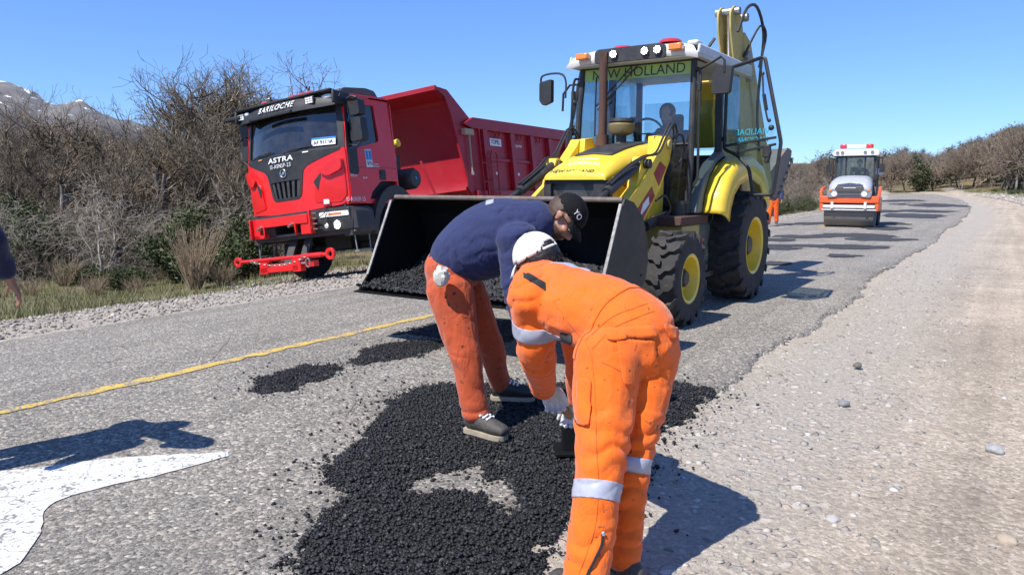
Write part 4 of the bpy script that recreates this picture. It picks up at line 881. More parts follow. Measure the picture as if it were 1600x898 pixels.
mb = MB(); mb.tube([(-2.1, 1.085+.0, 1.68)]+[(-2.12+.185*math.cos(a), 1.085, 1.68+.185*math.sin(a)) for a in np.linspace(.3, 2.4, 9)][0:0]+[(-2.1, 1.09, 1.68)], .01, 5) if False else mb.plate([(-2.12+.03*math.cos(a), 1.68+.035*math.sin(a)) for a in np.linspace(0, 2*PI, 6, False)], 1.083, 1.088, lambda x, z, t: (x, t, z)); mb.build('filter_badge', M_blue, T_)
mb = MB(); mb.cyl((-2.1, .55, 2.35), (-2.1, .78, 2.38), .075); mb.build('yellow_tank_cap', M_yelp, T_, bevel=.01)
mb = MB(); mb.cyl((-1.75, .6, 1.3), (-1.78, .6, 2.55), .05); mb.tube([(-1.65, .8, 2.6), (-1.7, .85, 2.2), (-1.65, .88, 1.8), (-1.75, .9, 1.5)], .018, 6); mb.tube([(-1.72, .7, 2.5), (-1.8, .8, 2.1), (-1.72, .82, 1.6)], .02, 6); mb.bb(-2.4, -1.6, -.5, .55, 1.2, 2.2); mb.build('snorkel_and_lines', M_dkm, T_)
mb = MB(); mb.bb(-1.72, -1.66, .93, .98, 2.0, 2.14); mb.build('red_coupling', M_rlens, T_, bevel=.01)
# mirrors
for s in (1, -1):
    ar = MB(); ar.tube([(-.30, 1.12*s, 2.93), (-.26, 1.30*s, 2.96), (-.28, 1.38*s, 2.93)], .02, 8); ar.tube([(-.32, 1.12*s, 2.18), (-.30, 1.28*s, 2.16), (-.30, 1.36*s, 2.22)], .02, 8); aro = ar.build('mirror_arm', M_blk, T_)
    for z0, z1, w in ((2.66, 2.93, .115), (2.24, 2.62, .125)):
        mb = MB(); mb.plate(rpoly([(-w, z0), (w, z0), (w*.92, z1), (-w*.92, z1)], .05, 4), -.10, .07, lambda a, z, t: (-.36+t*(1), (1.28+a)*s, z)); mb.build('mirror', M_blk, aro, bevel=.025, seg=3)
mb = MB(); mb.bb(-.24, .0, -1.40, -1.05, 2.93, 3.0); mb.build('mirror_bracket', M_blk, T_, bevel=.02)
# side lettering
sd = lambda x0, z0, y0=1.1475: (lambda u, v, t: (x0-u, y0+t, z0+v))
text('lettering', 'I3-ASNSP-23', .10, M_lets, T_, sd(-.27, 1.29), sx=.76, spacing=1.2)
sg = MB(); sg.plate([(-.62, 2.13), (-.79, 2.14), (-.81, 1.84), (-.635, 1.83)], 1.1475, 1.150, lambda x, z, t: (x, t, z)); sgo = sg.build('sign', M_lets, T_, label='white and blue square sign reading VN on the door')
for a, b_ in ((-.635, -.70), (-.715, -.785)): mb = MB(); mb.plate([(a, 2.115), (b_, 2.12), (b_-.01, 1.96), (a-.005, 1.955)], 1.1505, 1.152, lambda x, z, t: (x, t, z)); mb.build('blue_bar', M_blue, sgo)
text('lettering', 'VN', .115, M_navy, sgo, sd(-.722, 1.895, 1.151), sx=.95)
text('lettering', 'Vialidad\nNacional', .04, M_lets, T_, sd(-.90, 1.87), align='CENTER')
text('lettering', 'HD9', .085, M_lets, T_, sd(-.28, 1.69)); text('lettering', '86.44', .05, M_lets, T_, sd(-.56, 1.65))
# tipper body
tb_ = empty('tipper_body', (0, 0, 0)); tb_.parent = T_
Yb = 1.27
side = [(-2.83, 3.40), (-2.83, 3.44), (-3.22, 3.42), (-3.98, 2.92), (-8.8, 2.98), (-8.8, 1.30), (-3.85, 1.30), (-3.62, 1.50), (-3.66, 1.64), (-3.29, 2.92), (-3.12, 3.28)]
inn = [(-2.87, 3.40)]
for s in (1, -1): mb = MB(); mb.plate(side, (Yb-.05)*s, Yb*s, lambda x, z, t: (x, t, z)); mb.build('side_panel', M_body, tb_, bevel=.006)
fw = [(-2.83, 3.36), (-2.83, 3.45), (-3.10, 3.455), (-3.20, 3.42), (-3.58, 2.92), (-3.78, 1.64), (-3.70, 1.50), (-3.90, 1.33), (-8.8, 1.33), (-8.8, 1.26), (-3.86, 1.26), (-3.64, 1.44), (-3.70, 1.64), (-3.50, 2.92), (-3.36, 3.24)]
mb = MB(); mb.plate(fw, -(Yb-.05), Yb-.05, lambda x, z, t: (x, t, z)); mb.build('front_wall_and_floor', M_body, tb_, bevel=.01)
mb = MB(); mb.bb(-2.86, -2.79, -Yb, Yb, 3.36, 3.46); mb.build('canopy_lip', M_body, tb_, bevel=.01)
for y in (-.75, .75): mb = MB(); mb.bar((-3.15, y*.68, 2.10), (-3.28, y*.96, 1.33), .09, .05); mb.build('front_brace', M_body, tb_, bevel=.006)
mb = MB(); mb.bb(-3.3, -3.1, -1.1, 1.1, 1.26, 1.33); mb.build('front_crossbar', M_redbar, tb_)
for s in (1, -1):
    mb = MB(); mb.plate([(-3.98, 2.93), (-8.8, 2.99), (-8.8, 2.73), (-3.9, 2.70), (-3.6, 2.78)], Yb*s+.002*s, (Yb+.09)*s, lambda x, z, t: (x, t, z)); mb.build('top_rail', M_body, tb_, bevel=.01)
    for k, x in enumerate([-4.40, -5.62, -6.62, -7.62, -8.62]):
        w = .09; mb = MB(); mb.plate([(x-w, 2.71), (x+w, 2.71), (x+w, 1.30), (x-w, 1.30)], Yb*s, (Yb+.10)*s, lambda a, z, t: (a, t, z)); mb.build('rib', M_body, tb_, bevel=.006)
    mb = MB(); mb.bb(-8.5, -4.5, Yb*s, (Yb+.05)*s, 2.06, 2.12); mb.build('side_rail', M_body, tb_, bevel=.005)
    mb = MB(); mb.bb(-8.8, -3.9, Yb*s, (Yb+.08)*s, 1.28, 1.42); mb.build('sill_rail', M_body, tb_, bevel=.006)
    for x in (-4.85, -5.85, -6.85, -7.85): mb = MB(); mb.bb(x-.11, x+.0, (Yb+.001)*s, (Yb+.012)*s, 1.77, 1.83); mb.build('reflector', M_lets, tb_)
    for x in (-5.0, -6.02, -7.02): mb = MB(); mb.tube([(x-.1, (Yb+.05)*s, 2.72), (x-.07, (Yb+.06)*s, 2.60), (x, (Yb+.06)*s, 2.57), (x+.07, (Yb+.06)*s, 2.60), (x+.1, (Yb+.05)*s, 2.72)], .018, 6); mb.build('cargo_hook', M_body, tb_)
mb = MB(); mb.bb(-3.92, -3.82, 1.271, 1.283, 1.75, 1.82); mb.build('reflector', M_lets, tb_)
mb = MB(); mb.tube([(-3.8, 1.33, 2.58), (-3.78, 1.33, 1.78)], .018, 8); mb.bb(-3.95, -3.6, 1.27, 1.36, 2.56, 2.68); mb.build('strut', mat('tan strut', (.42, .30, .2), .5), tb_)
ld = MB(); ld.tube([(-4.45, 1.40, 1.25), (-4.45, 1.42, 2.18), (-4.50, 1.43, 2.24), (-4.66, 1.43, 2.24), (-4.72, 1.42, 2.16), (-4.72, 1.40, 1.25)], .018, 8)
for z in (1.4, 1.65, 1.9, 2.1): ld.tube([(-4.45, 1.41, z), (-4.72, 1.41, z)], .014, 6)
ld.tube([(-4.12, 1.38, 1.3), (-4.12, 1.38, 2.7)], .02, 6); ld.tube([(-4.45, 1.4, 2.0), (-4.12, 1.38, 2.0)], .012, 6); ld.tube([(-4.45, 1.4, 1.6), (-4.12, 1.38, 1.6)], .012, 6); ld.build('ladder', M_body, tb_)
mb = MB(); mb.bb(-5.22, -4.72, 1.272, 1.280, 2.40, 2.56); l = mb.build('maker_plate', M_lets, tb_)
text('lettering', 'YOMEL', .14, M_navy, tb_, sd(-4.97, 2.48, 1.282), sx=.9)
text('lettering', 'Argentina', .10, M_lets, tb_, sd(-6.02, 2.46, 1.275))
mb = MB()
for a in (-.03, 0, .03): mb.tube([(-5.74+a*.3, 1.276, 2.40), (-5.72+a, 1.276, 2.48), (-5.74+a*.6, 1.276, 2.58)], .007, 4)
mb.build('emblem', M_lets, tb_)
# ================= BACKHOE LOADER =================
M_yel2 = mat('yellow machine paint', (.85, .59, .035), .33, coat=.35, dirt=.22, dirtcol=(.45, .34, .16), dscale=5)
M_yeld = mat('faded yellow machine paint', (.52, .42, .12), .55, dirt=.5, dirtcol=(.26, .20, .12), dscale=6)
M_bk2 = mat('charcoal machine parts', (.022, .023, .027), .45, dirt=.35, dirtcol=(.12, .11, .10), dscale=8)
M_tar = mat('tar black steel darkened for bucket shade', (.004, .004, .0045), .7, dirt=.2, dirtcol=(.012, .011, .010), dscale=9, bump=.3, bscale=30, spec=.2)  # tar black, with the shade inside the loader bucket put into the colour
M_sidep = mat('dark scuffed bucket side', (.022, .021, .021), .5, dirt=.4, dirtcol=(.06, .05, .045), dscale=7)
M_roof = mat('light grey cab roof', (.62, .62, .62), .4, dirt=.15)
M_gp = mat('grey green plastic panel', (.13, .155, .14), .5, dirt=.3)
M_decr = mat('dark red decal', (.34, .012, .02), .45, dirt=.2, dirtcol=(.5, .4, .3)); M_decg = mat('green sunstrip', (.36, .50, .10), .4)
M_deck = mat('black lettering', (.03, .03, .035), .5); M_cyan = mat('cyan door lettering', (.02, .38, .55), .4); M_faded = mat('faded blue lettering', (.45, .62, .72), .5)
M_gl2 = glassmat('machine cab glass', (.80, .90, .92), .20, .02, .06); M_rust = mat('rusty exhaust', (.085, .045, .035), .75, dirt=.4, dirtcol=(.16, .08, .05)); M_bowl = mat('amber dust bowl', (.22, .17, .07), .3, dirt=.4, dirtcol=(.12, .10, .08))
BH = empty('backhoe_loader', (.92, 7.94, 0), (0, 0, R(-124.19)), 'yellow backhoe loader with its cab door open behind the two workers', 'loader')
def lug_tyre(e, r, w, ri, nl, lh, s, seed=0):
    mb = MB(); h = w/2
    mb.lathe([(ri, -h*.82), (ri+.02, -h*.95), (r*.80, -h*1.02), (r-lh-.01, -h*.93), (r-lh, -h*.7), (r-lh, h*.7), (r-lh-.01, h*.93), (r*.80, h*1.02), (ri+.02, h*.95), (ri, h*.82), (ri, -h*.82)], (0, 0, 0), (0, 1, 0), 48)
    mb.build('tyre', M_rub, e)
    lg = MB()
    for side in (1, -1):
        for k in range(nl):
            a0 = 2*PI*(k+(.5 if side > 0 else 0))/nl
            # centreline across the tread: from the middle out to the shoulder, swept back
            pts = [(-.06, .0), (.16, .02), (.42, .22), (.70, .24), (.96, .46), (1.04, .48)]; wd = [.17, .21, .21, .23, .25, .26]
            vs = []; fs = []
            for (q, da), ww in zip(pts, wd):
                y = q*h*side; an = a0+(da*2*PI/nl)*1.1; rr = r if q < 1 else r-.05; dr = lh+.015
                half = ww*PI*2/nl*.62
                if q > 1: rr = r-.035; dr = lh*1.6; y = h*1.03*side
                for (aa, rad) in ((an-half*1.15, rr-dr), (an-half, rr-.004), (an+half, rr-.004), (an+half*1.15, rr-dr)): vs.append((rad*math.cos(aa), y, rad*math.sin(aa)))
            for i in range(len(pts)-1):
                for j in range(3): fs.append((i*4+j, i*4+j+1, i*4+5+j, i*4+4+j))
            fs.append((0, 1, 2, 3)); n_ = (len(pts)-1)*4; fs.append((n_, n_+1, n_+2, n_+3))
            lg.add(vs, fs)
    o = lg.build('tread_lugs', M_rub, e, smooth=25); o['kind'] = 'stuff'
def rim(e, ri, w, s, m=M_yel2):
    h = w/2; mb = MB()
    mb.lathe([(ri+.01, -h*.85), (ri+.02, -h*.9), (ri-.02, -h*.8), (ri-.03, 0), (ri-.02, h*.8*s), (ri+.025, h*.92*s), (ri+.015, h*.97*s), (ri-.015, h*.9*s), (ri-.03, h*.6*s), (ri-.05, h*.25*s), (.55*ri, h*.15*s), (.5*ri, h*.3*s), (.001, h*.32*s)], (0, 0, 0), (0, 1, 0), 40)
    ro = mb.build('rim', m, e)
    hb = MB(); hb.lathe([(.38*ri, h*.2*s), (.38*ri, h*.55*s), (.30*ri, h*.7*s), (.001, h*.72*s)], (0, 0, 0), (0, 1, 0), 20)
    for k in range(8): a = k*PI/4; hb.cyl((.47*ri*math.cos(a), h*.2*s, .47*ri*math.sin(a)), (.47*ri*math.cos(a), h*.42*s, .47*ri*math.sin(a)), .014, n=6)
    hb.build('hub', M_bk2, e)
def bwheel(x, y, r, w, ri, nl, lh):
    e = empty('wheel', (x, y, r-.006)); e.parent = BH; s = 1 if y > 0 else -1; lug_tyre(e, r, w, ri, nl, lh, s); rim(e, ri, w, s); return e
for s in (1, -1): bwheel(0, .90*s, .485, .34, .235, 15, .045); bwheel(-2.15, .85*s, .675, .46, .335, 17, .045)
# chassis
mb = MB(); mb.bb(-3.0, .55, -.32, .32, .62, .98); mb.build('chassis', M_yeld, BH, bevel=.02)
mb = MB(); mb.cyl((0, -.75, .485), (0, .75, .485), .075); mb.bb(-.16, .16, -.2, .2, .42, .62); mb.build('front_axle', M_bk2, BH)
mb = MB(); mb.cyl((-2.15, -.65, .67), (-2.15, .65, .67), .15); mb.build('rear_axle', M_bk2, BH)
mb = MB(); mb.bb(-.62, .50, .24, .345, .55, 1.20); mb.build('side_frame', M_yeld, BH, bevel=.01)
mb = MB(); mb.bb(-1.2, -.36, .30, .80, .98, 1.08); mb.build('cab_deck', M_rust, BH, bevel=.012)
mb = MB(); mb.bb(-.98, -.45, .36, .78, .72, .975); mb.build('battery_box', M_yeld, BH, bevel=.012)
mb = MB(); mb.bb(-1.38, -.95, .38, .82, .36, .42); mb.bar((-.98, .62, .42), (-.98, .62, .80), .04, .02); mb.bar((-1.36, .62, .42), (-1.36, .62, .85), .04, .02); mb.build('step', M_bk2, BH, bevel=.006)
mb = MB(); mb.cyl((-.72, .62, 1.08), (-.72, .62, 1.22), .075, n=20); mb.cyl((-.72, .62, 1.20), (-.72, .62, 1.24), .09, n=20); mb.build('cab_mount', M_bk2, BH)
mb = MB(); mb.bb(-1.9, -.95, .30, .70, .5, .98); mb.build('fuel_tank', M_gp, BH, bevel=.04)
# hood
def section(hw, zt, zb, r, k=6):
    p = [(-hw, zb)]
    for i in range(k+1): a = PI-(PI/2)*i/k; p.append((-hw+r+r*math.cos(a), zt-r*.9+r*.9*math.sin(a)))
    p.append((0, zt+.018))
    for i in range(k+1): a = PI/2-(PI/2)*i/k; p.append((hw-r+r*math.cos(a), zt-r*.9+r*.9*math.sin(a)))
    p.append((hw, zb)); return p
secs = [(.530, .33, 1.490, 1.465, .02), (.525, .355, 1.515, 1.46, .05), (.50, .362, 1.54, 1.46, .07), (.44, .366, 1.575, 1.455, .10), (.32, .37, 1.635, 1.44, .13), (.10, .372, 1.72, 1.40, .16), (-.2, .375, 1.79, 1.38, .18), (-.5, .378, 1.845, 1.36, .19), (-.76, .378, 1.875, 1.34, .19)]
vs = []; fs = []; k_ = None
for x, hw, zt, zb, r in secs:
    s_ = section(hw, zt, zb, r); k_ = len(s_); vs += [(x, y, z) for y, z in s_]
for i in range(len(secs)-1):
    for j in range(k_-1): fs.append((i*k_+j, i*k_+j+1, (i+1)*k_+j+1, (i+1)*k_+j))
fs.append(tuple(range(k_))); fs.append(tuple((len(secs)-1)*k_+j for j in range(k_)))
mb = MB(); mb.add(vs, fs); mb.build('hood', M_yel2, BH, smooth=45)
hz = lambda x: float(np.interp(-x, [-.53, -.44, -.32, -.10, .2, .5, .76], [1.49, 1.575, 1.635, 1.72, 1.79, 1.845, 1.875]))
for s in (1, -1): mb = MB(); mb.plate([(.40, 1.50), (-.76, 1.42), (-.76, 1.10), (.05, 1.10), (.36, 1.18), (.44, 1.40)], .352*s, .372*s, lambda x, z, t: (x, t, z)); mb.build('side_cover', M_yel2, BH, bevel=.008)
mb = MB(); mb.plate([(-.13, -.24), (-.70, -.24), (-.70, .22), (-.13, .22)], .0, .008, lambda x, y, t: (x, y, hz(x)+.012+t+.006*math.cos(y*4))) if False else None
vv = []; ff = []
gx_ = np.linspace(.12, -.74, 11); gy_ = np.linspace(-.23, .22, 7)
for x in gx_:
    for y in gy_: vv.append((x, y, hz(x)+.018*(1-min(1, abs(y)/.2)**1.2)+.006))
for i in range(10):
    for j in range(6): ff.append((i*7+j, i*7+j+1, (i+1)*7+j+1, (i+1)*7+j))
mb = MB(); mb.add(vv, ff); o = mb.build('hood_grip_panel', M_bk2, BH); sm = o.modifiers.new('thick', 'SOLIDIFY'); sm.thickness = .006; sm.offset = 1
# grille
mb = MB(); mb.plate(rpoly([(-.37, 1.46), (.37, 1.46), (.37, 1.05), (-.37, 1.05)], .03), .40, .50, lambda y, z, t: (t, y, z), [rpoly([(-.29, 1.43), (.21, 1.43), (.21, 1.10), (-.29, 1.10)], .02)]); g_ = mb.build('grille_surround', M_bk2, BH, bevel=.012)
mb = MB()
for i in range(28):
    for sgn in (1, -1):
        y = -.30+i*.02; mb.bar((.455, y, 1.10), (.455, y+.19*sgn, 1.43), .004, .004)
v0 = [p for p in mb.v]; mb.v = [(x, min(.22, max(-.30, y)), z) for x, y, z in mb.v]
go = mb.build('grille_mesh', M_steel, BH, smooth=0); go['kind'] = 'stuff'
mb = MB(); mb.bb(.42, .43, -.30, .22, 1.08, 1.44); mb.build('radiator', M_tar, BH)
mb = MB(); mb.bb(.30, .48, -.3, .3, .62, 1.05); mb.build('front_frame', M_bk2, BH, bevel=.02)
# exhaust and pre-cleaner
mb = MB(); mb.tube([(-.66, -.30, 1.86), (-.66, -.30, 1.98)], .075, 20); mb.tube([(-.66, -.30, 1.95), (-.66, -.30, 2.80), (-.64, -.30, 2.90)], [.048, .048, .050], 16); mb.build('exhaust_stack', M_rust, BH)
mb = MB(); mb.lathe([(.06, -.05), (.055, .08), (.12, .10), (.145, .14), (.15, .20), (.13, .225), (.145, .235), (.14, .262), (.05, .275), (.001, .278)], (-.60, -.03, 1.88), n=32); mb.build('air_precleaner', M_bowl, BH)
mb = MB(); mb.cyl((-.60, -.03, 1.86), (-.60, -.03, 1.97), .058); mb.lathe([(.13, .222), (.148, .232), (.142, .265), (.001, .28)], (-.60, -.03, 1.882), n=32); mb.build('precleaner_cap', M_bk2, BH)
# lettering on the hood
hf = lambda x0, y0: (lambda u, v, t: (x0-v, y0+u, hz(x0-v)+.018*(1-min(1, abs(y0+u)/.2)**1.2)+.001+t+(-.012 if abs(y0+u) > .22 else 0)))
text('lettering', 'NEW HOLLAND', .060, M_deck, BH, lambda u, v, t: (.503-v*.62, -.04+u, 1.548+v*.72+t+.003), shear=.2, sx=1.15)
text('lettering', 'VIALIDAD', .060, M_faded, BH, hf(.24, -.02), sx=1.1); text('lettering', 'NACIONAL', .075, M_faded, BH, hf(.35, -.02), sx=1.2)
sb = lambda x0, z0, y0=.3735: (lambda u, v, t: (x0-u, y0+t, z0+v))
text('lettering', 'B', .085, M_deck, BH, sb(.30, 1.43)); text('lettering', '90', .15, M_decr, BH, sb(.17, 1.44), sx=1.1); text('lettering', 'B', .08, M_deck, BH, sb(.03, 1.44))
# cab
CF = -.82; CR = -2.55; HW = .72
def pil(name, p, q, w, parent=BH, m=M_bk2, h=None, bev=.008): mb = MB(); mb.bar(p, q, w, h or w); return mb.build(name, m, parent, bevel=bev)
for s in (1, -1):
    mb = MB(); mb.tube([(-.78, .68*s, 1.10), (-.80, .715*s, 1.6), (-.84, .705*s, 2.3), (-.90, .685*s, 2.80)], .036, 10); mb.build('front_pillar', M_bk2, BH)
    pil('side_pillar', (-1.70, .73*s, 1.2), (-1.70, .70*s, 2.80), .085, h=.07); pil('rear_pillar', (CR, .70*s, 1.3), (CR+.12, .66*s, 2.80), .07)
    pil('roof_rail', (-.86, .70*s, 2.80), (CR+.1, .68*s, 2.82), .06); pil('sill', (-.8, .69*s, 1.12), (-1.7, .72*s, 1.12), .05)
pil('windscreen_header', (-.90, -.69, 2.79), (-.90, .69, 2.79), .05, h=.06); pil('windscreen_bar', (-.815, -.715, 1.86), (-.815, .715, 1.86), .022)
ws = lambda y, z, t: (-.795-max(0, z-1.5)*.075+t, y, z)
for nm, pg in (('windscreen', [(-.70, 1.87), (.70, 1.87), (.67, 2.77), (-.67, 2.77)]), ('lower_glass', [(.40, 1.16), (.66, 1.16), (.70, 1.85), (.40, 1.85)]), ('lower_glass', [(-.40, 1.16), (-.66, 1.16), (-.70, 1.85), (-.40, 1.85)])):
    mb = MB(); mb.plate(pg, -.003, .003, ws); mb.build(nm, M_gl2, BH, smooth=0)
mb = MB(); mb.plate([(-.66, 2.62), (.66, 2.62), (.665, 2.755), (-.665, 2.755)], .0045, .006, ws); ss = mb.build('sunstrip', M_decg, BH, smooth=0)
text('lettering', 'NEW HOLLAND', .155, M_deck, ss, lambda u, v, t: ws(.02+u, 2.685+v, .008+t*.5), sx=1.02)
mb = MB(); mb.plate([(-.60, 1.86), (.60, 1.86), (.58, 2.5), (-.58, 2.5)], 0, .006, lambda y, z, t: (CR+.04+t+(z-1.8)*.1, y, z)); mb.build('rear_window', M_gl2, BH, smooth=0)
mb = MB(); mb.plate([(-1.74, 1.75), (CR+.04, 1.75), (CR+.12, 2.76), (-1.74, 2.76)], -.715, -.709, lambda x, z, t: (x, t, z)); mb.build('rear_side_window', M_gl2, BH, smooth=0); mb = MB(); mb.plate([(-1.74, 1.75), (CR+.04, 1.75), (CR+.12, 2.76), (-1.74, 2.76)], .709, .715, lambda x, z, t: (x, t, z)); mb.build('rear_side_window', M_gl2, BH, smooth=0)
mb = MB(); mb.bb(CR, -.8, -.68, .68, 1.04, 1.12); mb.bb(CR-.02, CR+.03, -.68, .68, 1.1, 1.8); mb.build('cab_floor', M_bk2, BH)
for s in (1, -1):
    mb = MB(); mb.plate([(-.86, 1.10), (-1.06, 1.10), (-1.12, 1.32), (-1.28, 1.52), (-1.52, 1.68), (-1.75, 1.76), (-1.75, 1.80), (-1.66, 1.80), (-1.30, 1.66), (-1.05, 1.45), (-.92, 1.25)], .66*s, .78*s, lambda x, z, t: (x, t, z)); mb.build('inner_fender', M_gp, BH, bevel=.02)
    prof = [(-1.04, 1.10), (-1.10, 1.30), (-1.24, 1.50), (-1.48, 1.66), (-1.80, 1.75), (-2.2, 1.77), (-2.6, 1.68), (-2.9, 1.45), (-3.02, 1.2)]
    sm_ = []; 
    for i in range(len(prof)-1):
        for t in np.linspace(0, 1, 5)[:-1]: sm_.append(tuple(np.array(prof[i])*(1-t)+np.array(prof[i+1])*t))
    sm_.append(prof[-1]); vs = []; fs = []; ys = [(.785, 0), (.90, .0), (.97, -.012), (1.005, -.04), (1.022, -.12), (1.02, -.20), (1.01, -.30)]
    cw = np.array([-2.15, .68])
    for p in sm_:
        d = np.array(p)-cw; d /= np.linalg.norm(d)
        for y, off in ys: q = np.array(p)+d*off; vs.append((q[0], y*s, q[1]))
    K = len(ys)
    for i in range(len(sm_)-1):
        for j in range(K-1): fs.append((i*K+j, i*K+j+1, (i+1)*K+j+1, (i+1)*K+j))
    mb = MB(); mb.add(vs, fs); o = mb.build('fender', M_yel2, BH, smooth=50); q = o.modifiers.new('thick', 'SOLIDIFY'); q.thickness = .015; q.offset = -1
# roof
rv = []; rf = []; prof = [(-.70, 2.80), (-.68, 2.84), (-.72, 2.93), (-.86, 2.975), (-1.6, 2.99), (-2.5, 2.975), (-2.66, 2.92), (-2.68, 2.80)]
for x, z in prof:
    hw_ = .80 if z < 2.9 else .74 if z < 2.96 else .66
    for y in np.linspace(-1, 1, 9): rv.append((x, y*hw_, z-.05*abs(y)**6))
for i in range(len(prof)-1):
    for j in range(8): rf.append((i*9+j, i*9+j+1, (i+1)*9+j+1, (i+1)*9+j))
mb = MB(); mb.add(rv, rf); mb.build('roof', M_roof, BH, smooth=60)
mb = MB(); mb.bb(-2.66, -.72, -.79, .79, 2.775, 2.83)
for s in (1, -1): mb.plate([(-.72, 2.80), (-2.66, 2.80), (-2.62, 2.91), (-.76, 2.91)], .77*s, .80*s, lambda x, z, t: (x, t, z))
mb.build('roof_edge', M_roof, BH, bevel=.02)
mb = MB(); mb.plate(rpoly([(-.42, 2.785), (.44, 2.785), (.44, 2.915), (.38, 2.94), (-.38, 2.94), (-.42, 2.91)], .03), -.70, -.665, lambda y, z, t: (t, y, z)); rp = mb.build('roof_lamp_panel', M_bk2, BH, bevel=.006)
for y in (-.17, .21, .36):
    mb = MB(); mb.lathe([(.001, .03), (.045, .028), (.048, 0)], (-.665, y, 2.868), (1, 0, 0), 20); l = mb.build('work_lamp', M_bk2, BH)
    mb = MB(); mb.sphere((-.632, y, 2.868), (.006, .012, .012))
    for k in range(7): a = k*PI*2/7; mb.sphere((-.632, y+.029*math.cos(a), 2.868+.029*math.sin(a)), (.006, .010, .010), 8, 6)
    mb.build('led', M_led, l)
for y in (-.56, .57): mb = MB(); mb.bb(-.70, -.60, y-.075, y+.075, 2.84, 2.91); mb.build('amber_lamp', M_amb, BH, bevel=.012)
for x, y in ((-.95, -.2), (-.85, .42)): mb = MB(); mb.lathe([(.13, 0), (.13, .02), (.10, .042), (.001, .05)], (x, y, 2.955), n=20); mb.build('beacon', M_rlens, BH)
mb = MB(); mb.bb(-1.15, -1.0, .55, .68, 2.95, 3.0); mb.build('roof_vent', M_roof, BH, bevel=.02)
# wipers, mirrors, rails
mb = MB(); mb.tube([(-.835, -.02, 2.76), (-.80, -.25, 2.52), (-.79, -.46, 2.32)], .009, 5); mb.tube([(-.835, .05, 2.76), (-.80, -.20, 2.50), (-.79, -.44, 2.28)], .009, 5); mb.tube([(-.80, -.46, 2.66), (-.78, -.46, 2.28), (-.775, -.46, 1.98)], .010, 5); mb.build('wiper', M_blk, BH)
mb = MB(); mb.tube([(-.86, -.70, 2.60), (-.84, -.84, 2.60), (-.84, -.93, 2.50), (-.86, -.95, 2.3)], .014, 6); mb.tube(cr([(-.84, -.90, 2.45), (-.84, -.90, 2.66), (-.86, -1.0, 2.75), (-.86, -1.24, 2.74), (-.86, -1.26, 2.62)]), .013, 6); ma = mb.build('mirror_arm', M_blk, BH)
mb = MB(); mb.plate(rpoly([(-1.27, 2.66), (-1.10, 2.69), (-1.10, 2.42), (-1.22, 2.38), (-1.27, 2.44)], .02), -.90, -.83, lambda y, z, t: (t, y, z)); mb.build('mirror', M_blk, ma, bevel=.02)
mb = MB(); mb.tube([(-.86, .70, 2.62), (-.84, .80, 2.66), (-.84, 1.00, 2.76), (-.84, 1.04, 2.72), (-.84, 1.04, 2.6)], .013, 6); ma = mb.build('mirror_arm', M_blk, BH)
mb = MB(); mb.plate(rpoly([(.90, 2.38), (1.10, 2.38), (1.12, 2.66), (.92, 2.68)], .03), -.92, -.84, lambda y, z, t: (t, y, z)); mb.build('mirror', M_blk, ma, bevel=.02)
for s in (1, -1): mb = MB(); mb.tube(cr([(-.84, .72*s, 2.66), (-.83, .78*s, 2.62), (-.80, .79*s, 2.2), (-.80, .80*s, 1.6), (-.80, .79*s, 1.46), (-.80, .74*s, 1.40)]), .015, 6); mb.cyl((-.82, .78*s, 2.42), (-.82, .78*s, 2.52), .026); mb.build('grab_rail', M_blk, BH)
# doors
def door(H0, D, mirror=False):
    D = V((*D, 0)).normalized(); N_ = V((D.y, -D.x, 0)); f = lambda w, z, t: (H0[0]+D.x*w+N_.x*t, H0[1]+D.y*w+N_.y*t, z)
    e = empty('door', (0, 0, 0)); e.parent = BH
    poly = [(.03, 2.76), (.50, 2.84), (.66, 2.22), (.745, 1.885), (.68, 1.30), (.43, 1.30), (.365, 1.60), (.20, 1.76), (.03, 1.83)]
    cx = sum(p[0] for p in poly)/9; cz = sum(p[1] for p in poly)/9
    P = rpoly(poly, .04, 3); inn_ = []
    pts = [V(f(w, z, 0)) for w, z in P]; mb = MB(); mb.tube(pts, .021, 6, closed=True); mb.build('door_frame', M_blk, e)
    mb = MB(); mb.plate(poly, -.003, .003, f); mb.build('door_glass', M_gl2, e, smooth=0)
    for a, b_ in (((.06, 1.87), (.70, 1.94)), ((.22, 1.79), (.70, 1.865))): mb = MB(); mb.bar(f(*a, .03), f(*b_, .03), .022, .028); mb.build('door_bar', M_blk, e, bevel=.004)
    mb = MB(); mb.tube([f(.50, 2.65, .03), f(.515, 2.64, .06), f(.55, 2.35, .07), f(.60, 2.14, .06), f(.60, 2.12, .03)], .010, 6); mb.sphere(f(.50, 2.65, .03), .022, 8, 6); mb.sphere(f(.605, 2.13, .03), .022, 8, 6); mb.bar(f(.54, 2.42, .055), f(.58, 2.24, .055), .02, .035); mb.sphere(f(.63, 2.05, .02), .032, 10, 8); mb.build('door_handle', M_blk, e)
    mb = MB(); mb.bar(f(.60, 1.72, .04), f(.60, 1.86, .04), .08, .07); mb.bar(f(.60, 1.66, .04), f(.63, 1.80, .04), .05, .05); mb.build('door_latch', M_blk, e, bevel=.01)
    for w, z in ((.03, 2.5), (.03, 1.95)): mb = MB(); mb.bar(f(-.05, z, 0), f(.05, z, 0), .03, .05); mb.build('hinge', M_blk, e)
    return e, f
e, f = door((-1.70, .76), (.231, .973))
text('lettering', 'VIALIDAD', .098, M_cyan, e, lambda u, v, t: f(.375-u, 2.015+v, .004+t), sx=1.05)
text('lettering', 'NACIONAL', .085, M_cyan, e, lambda u, v, t: f(.375-u, 1.925+v, .004+t), sx=1.0)
door((-1.70, -.76), (.93, -.25))
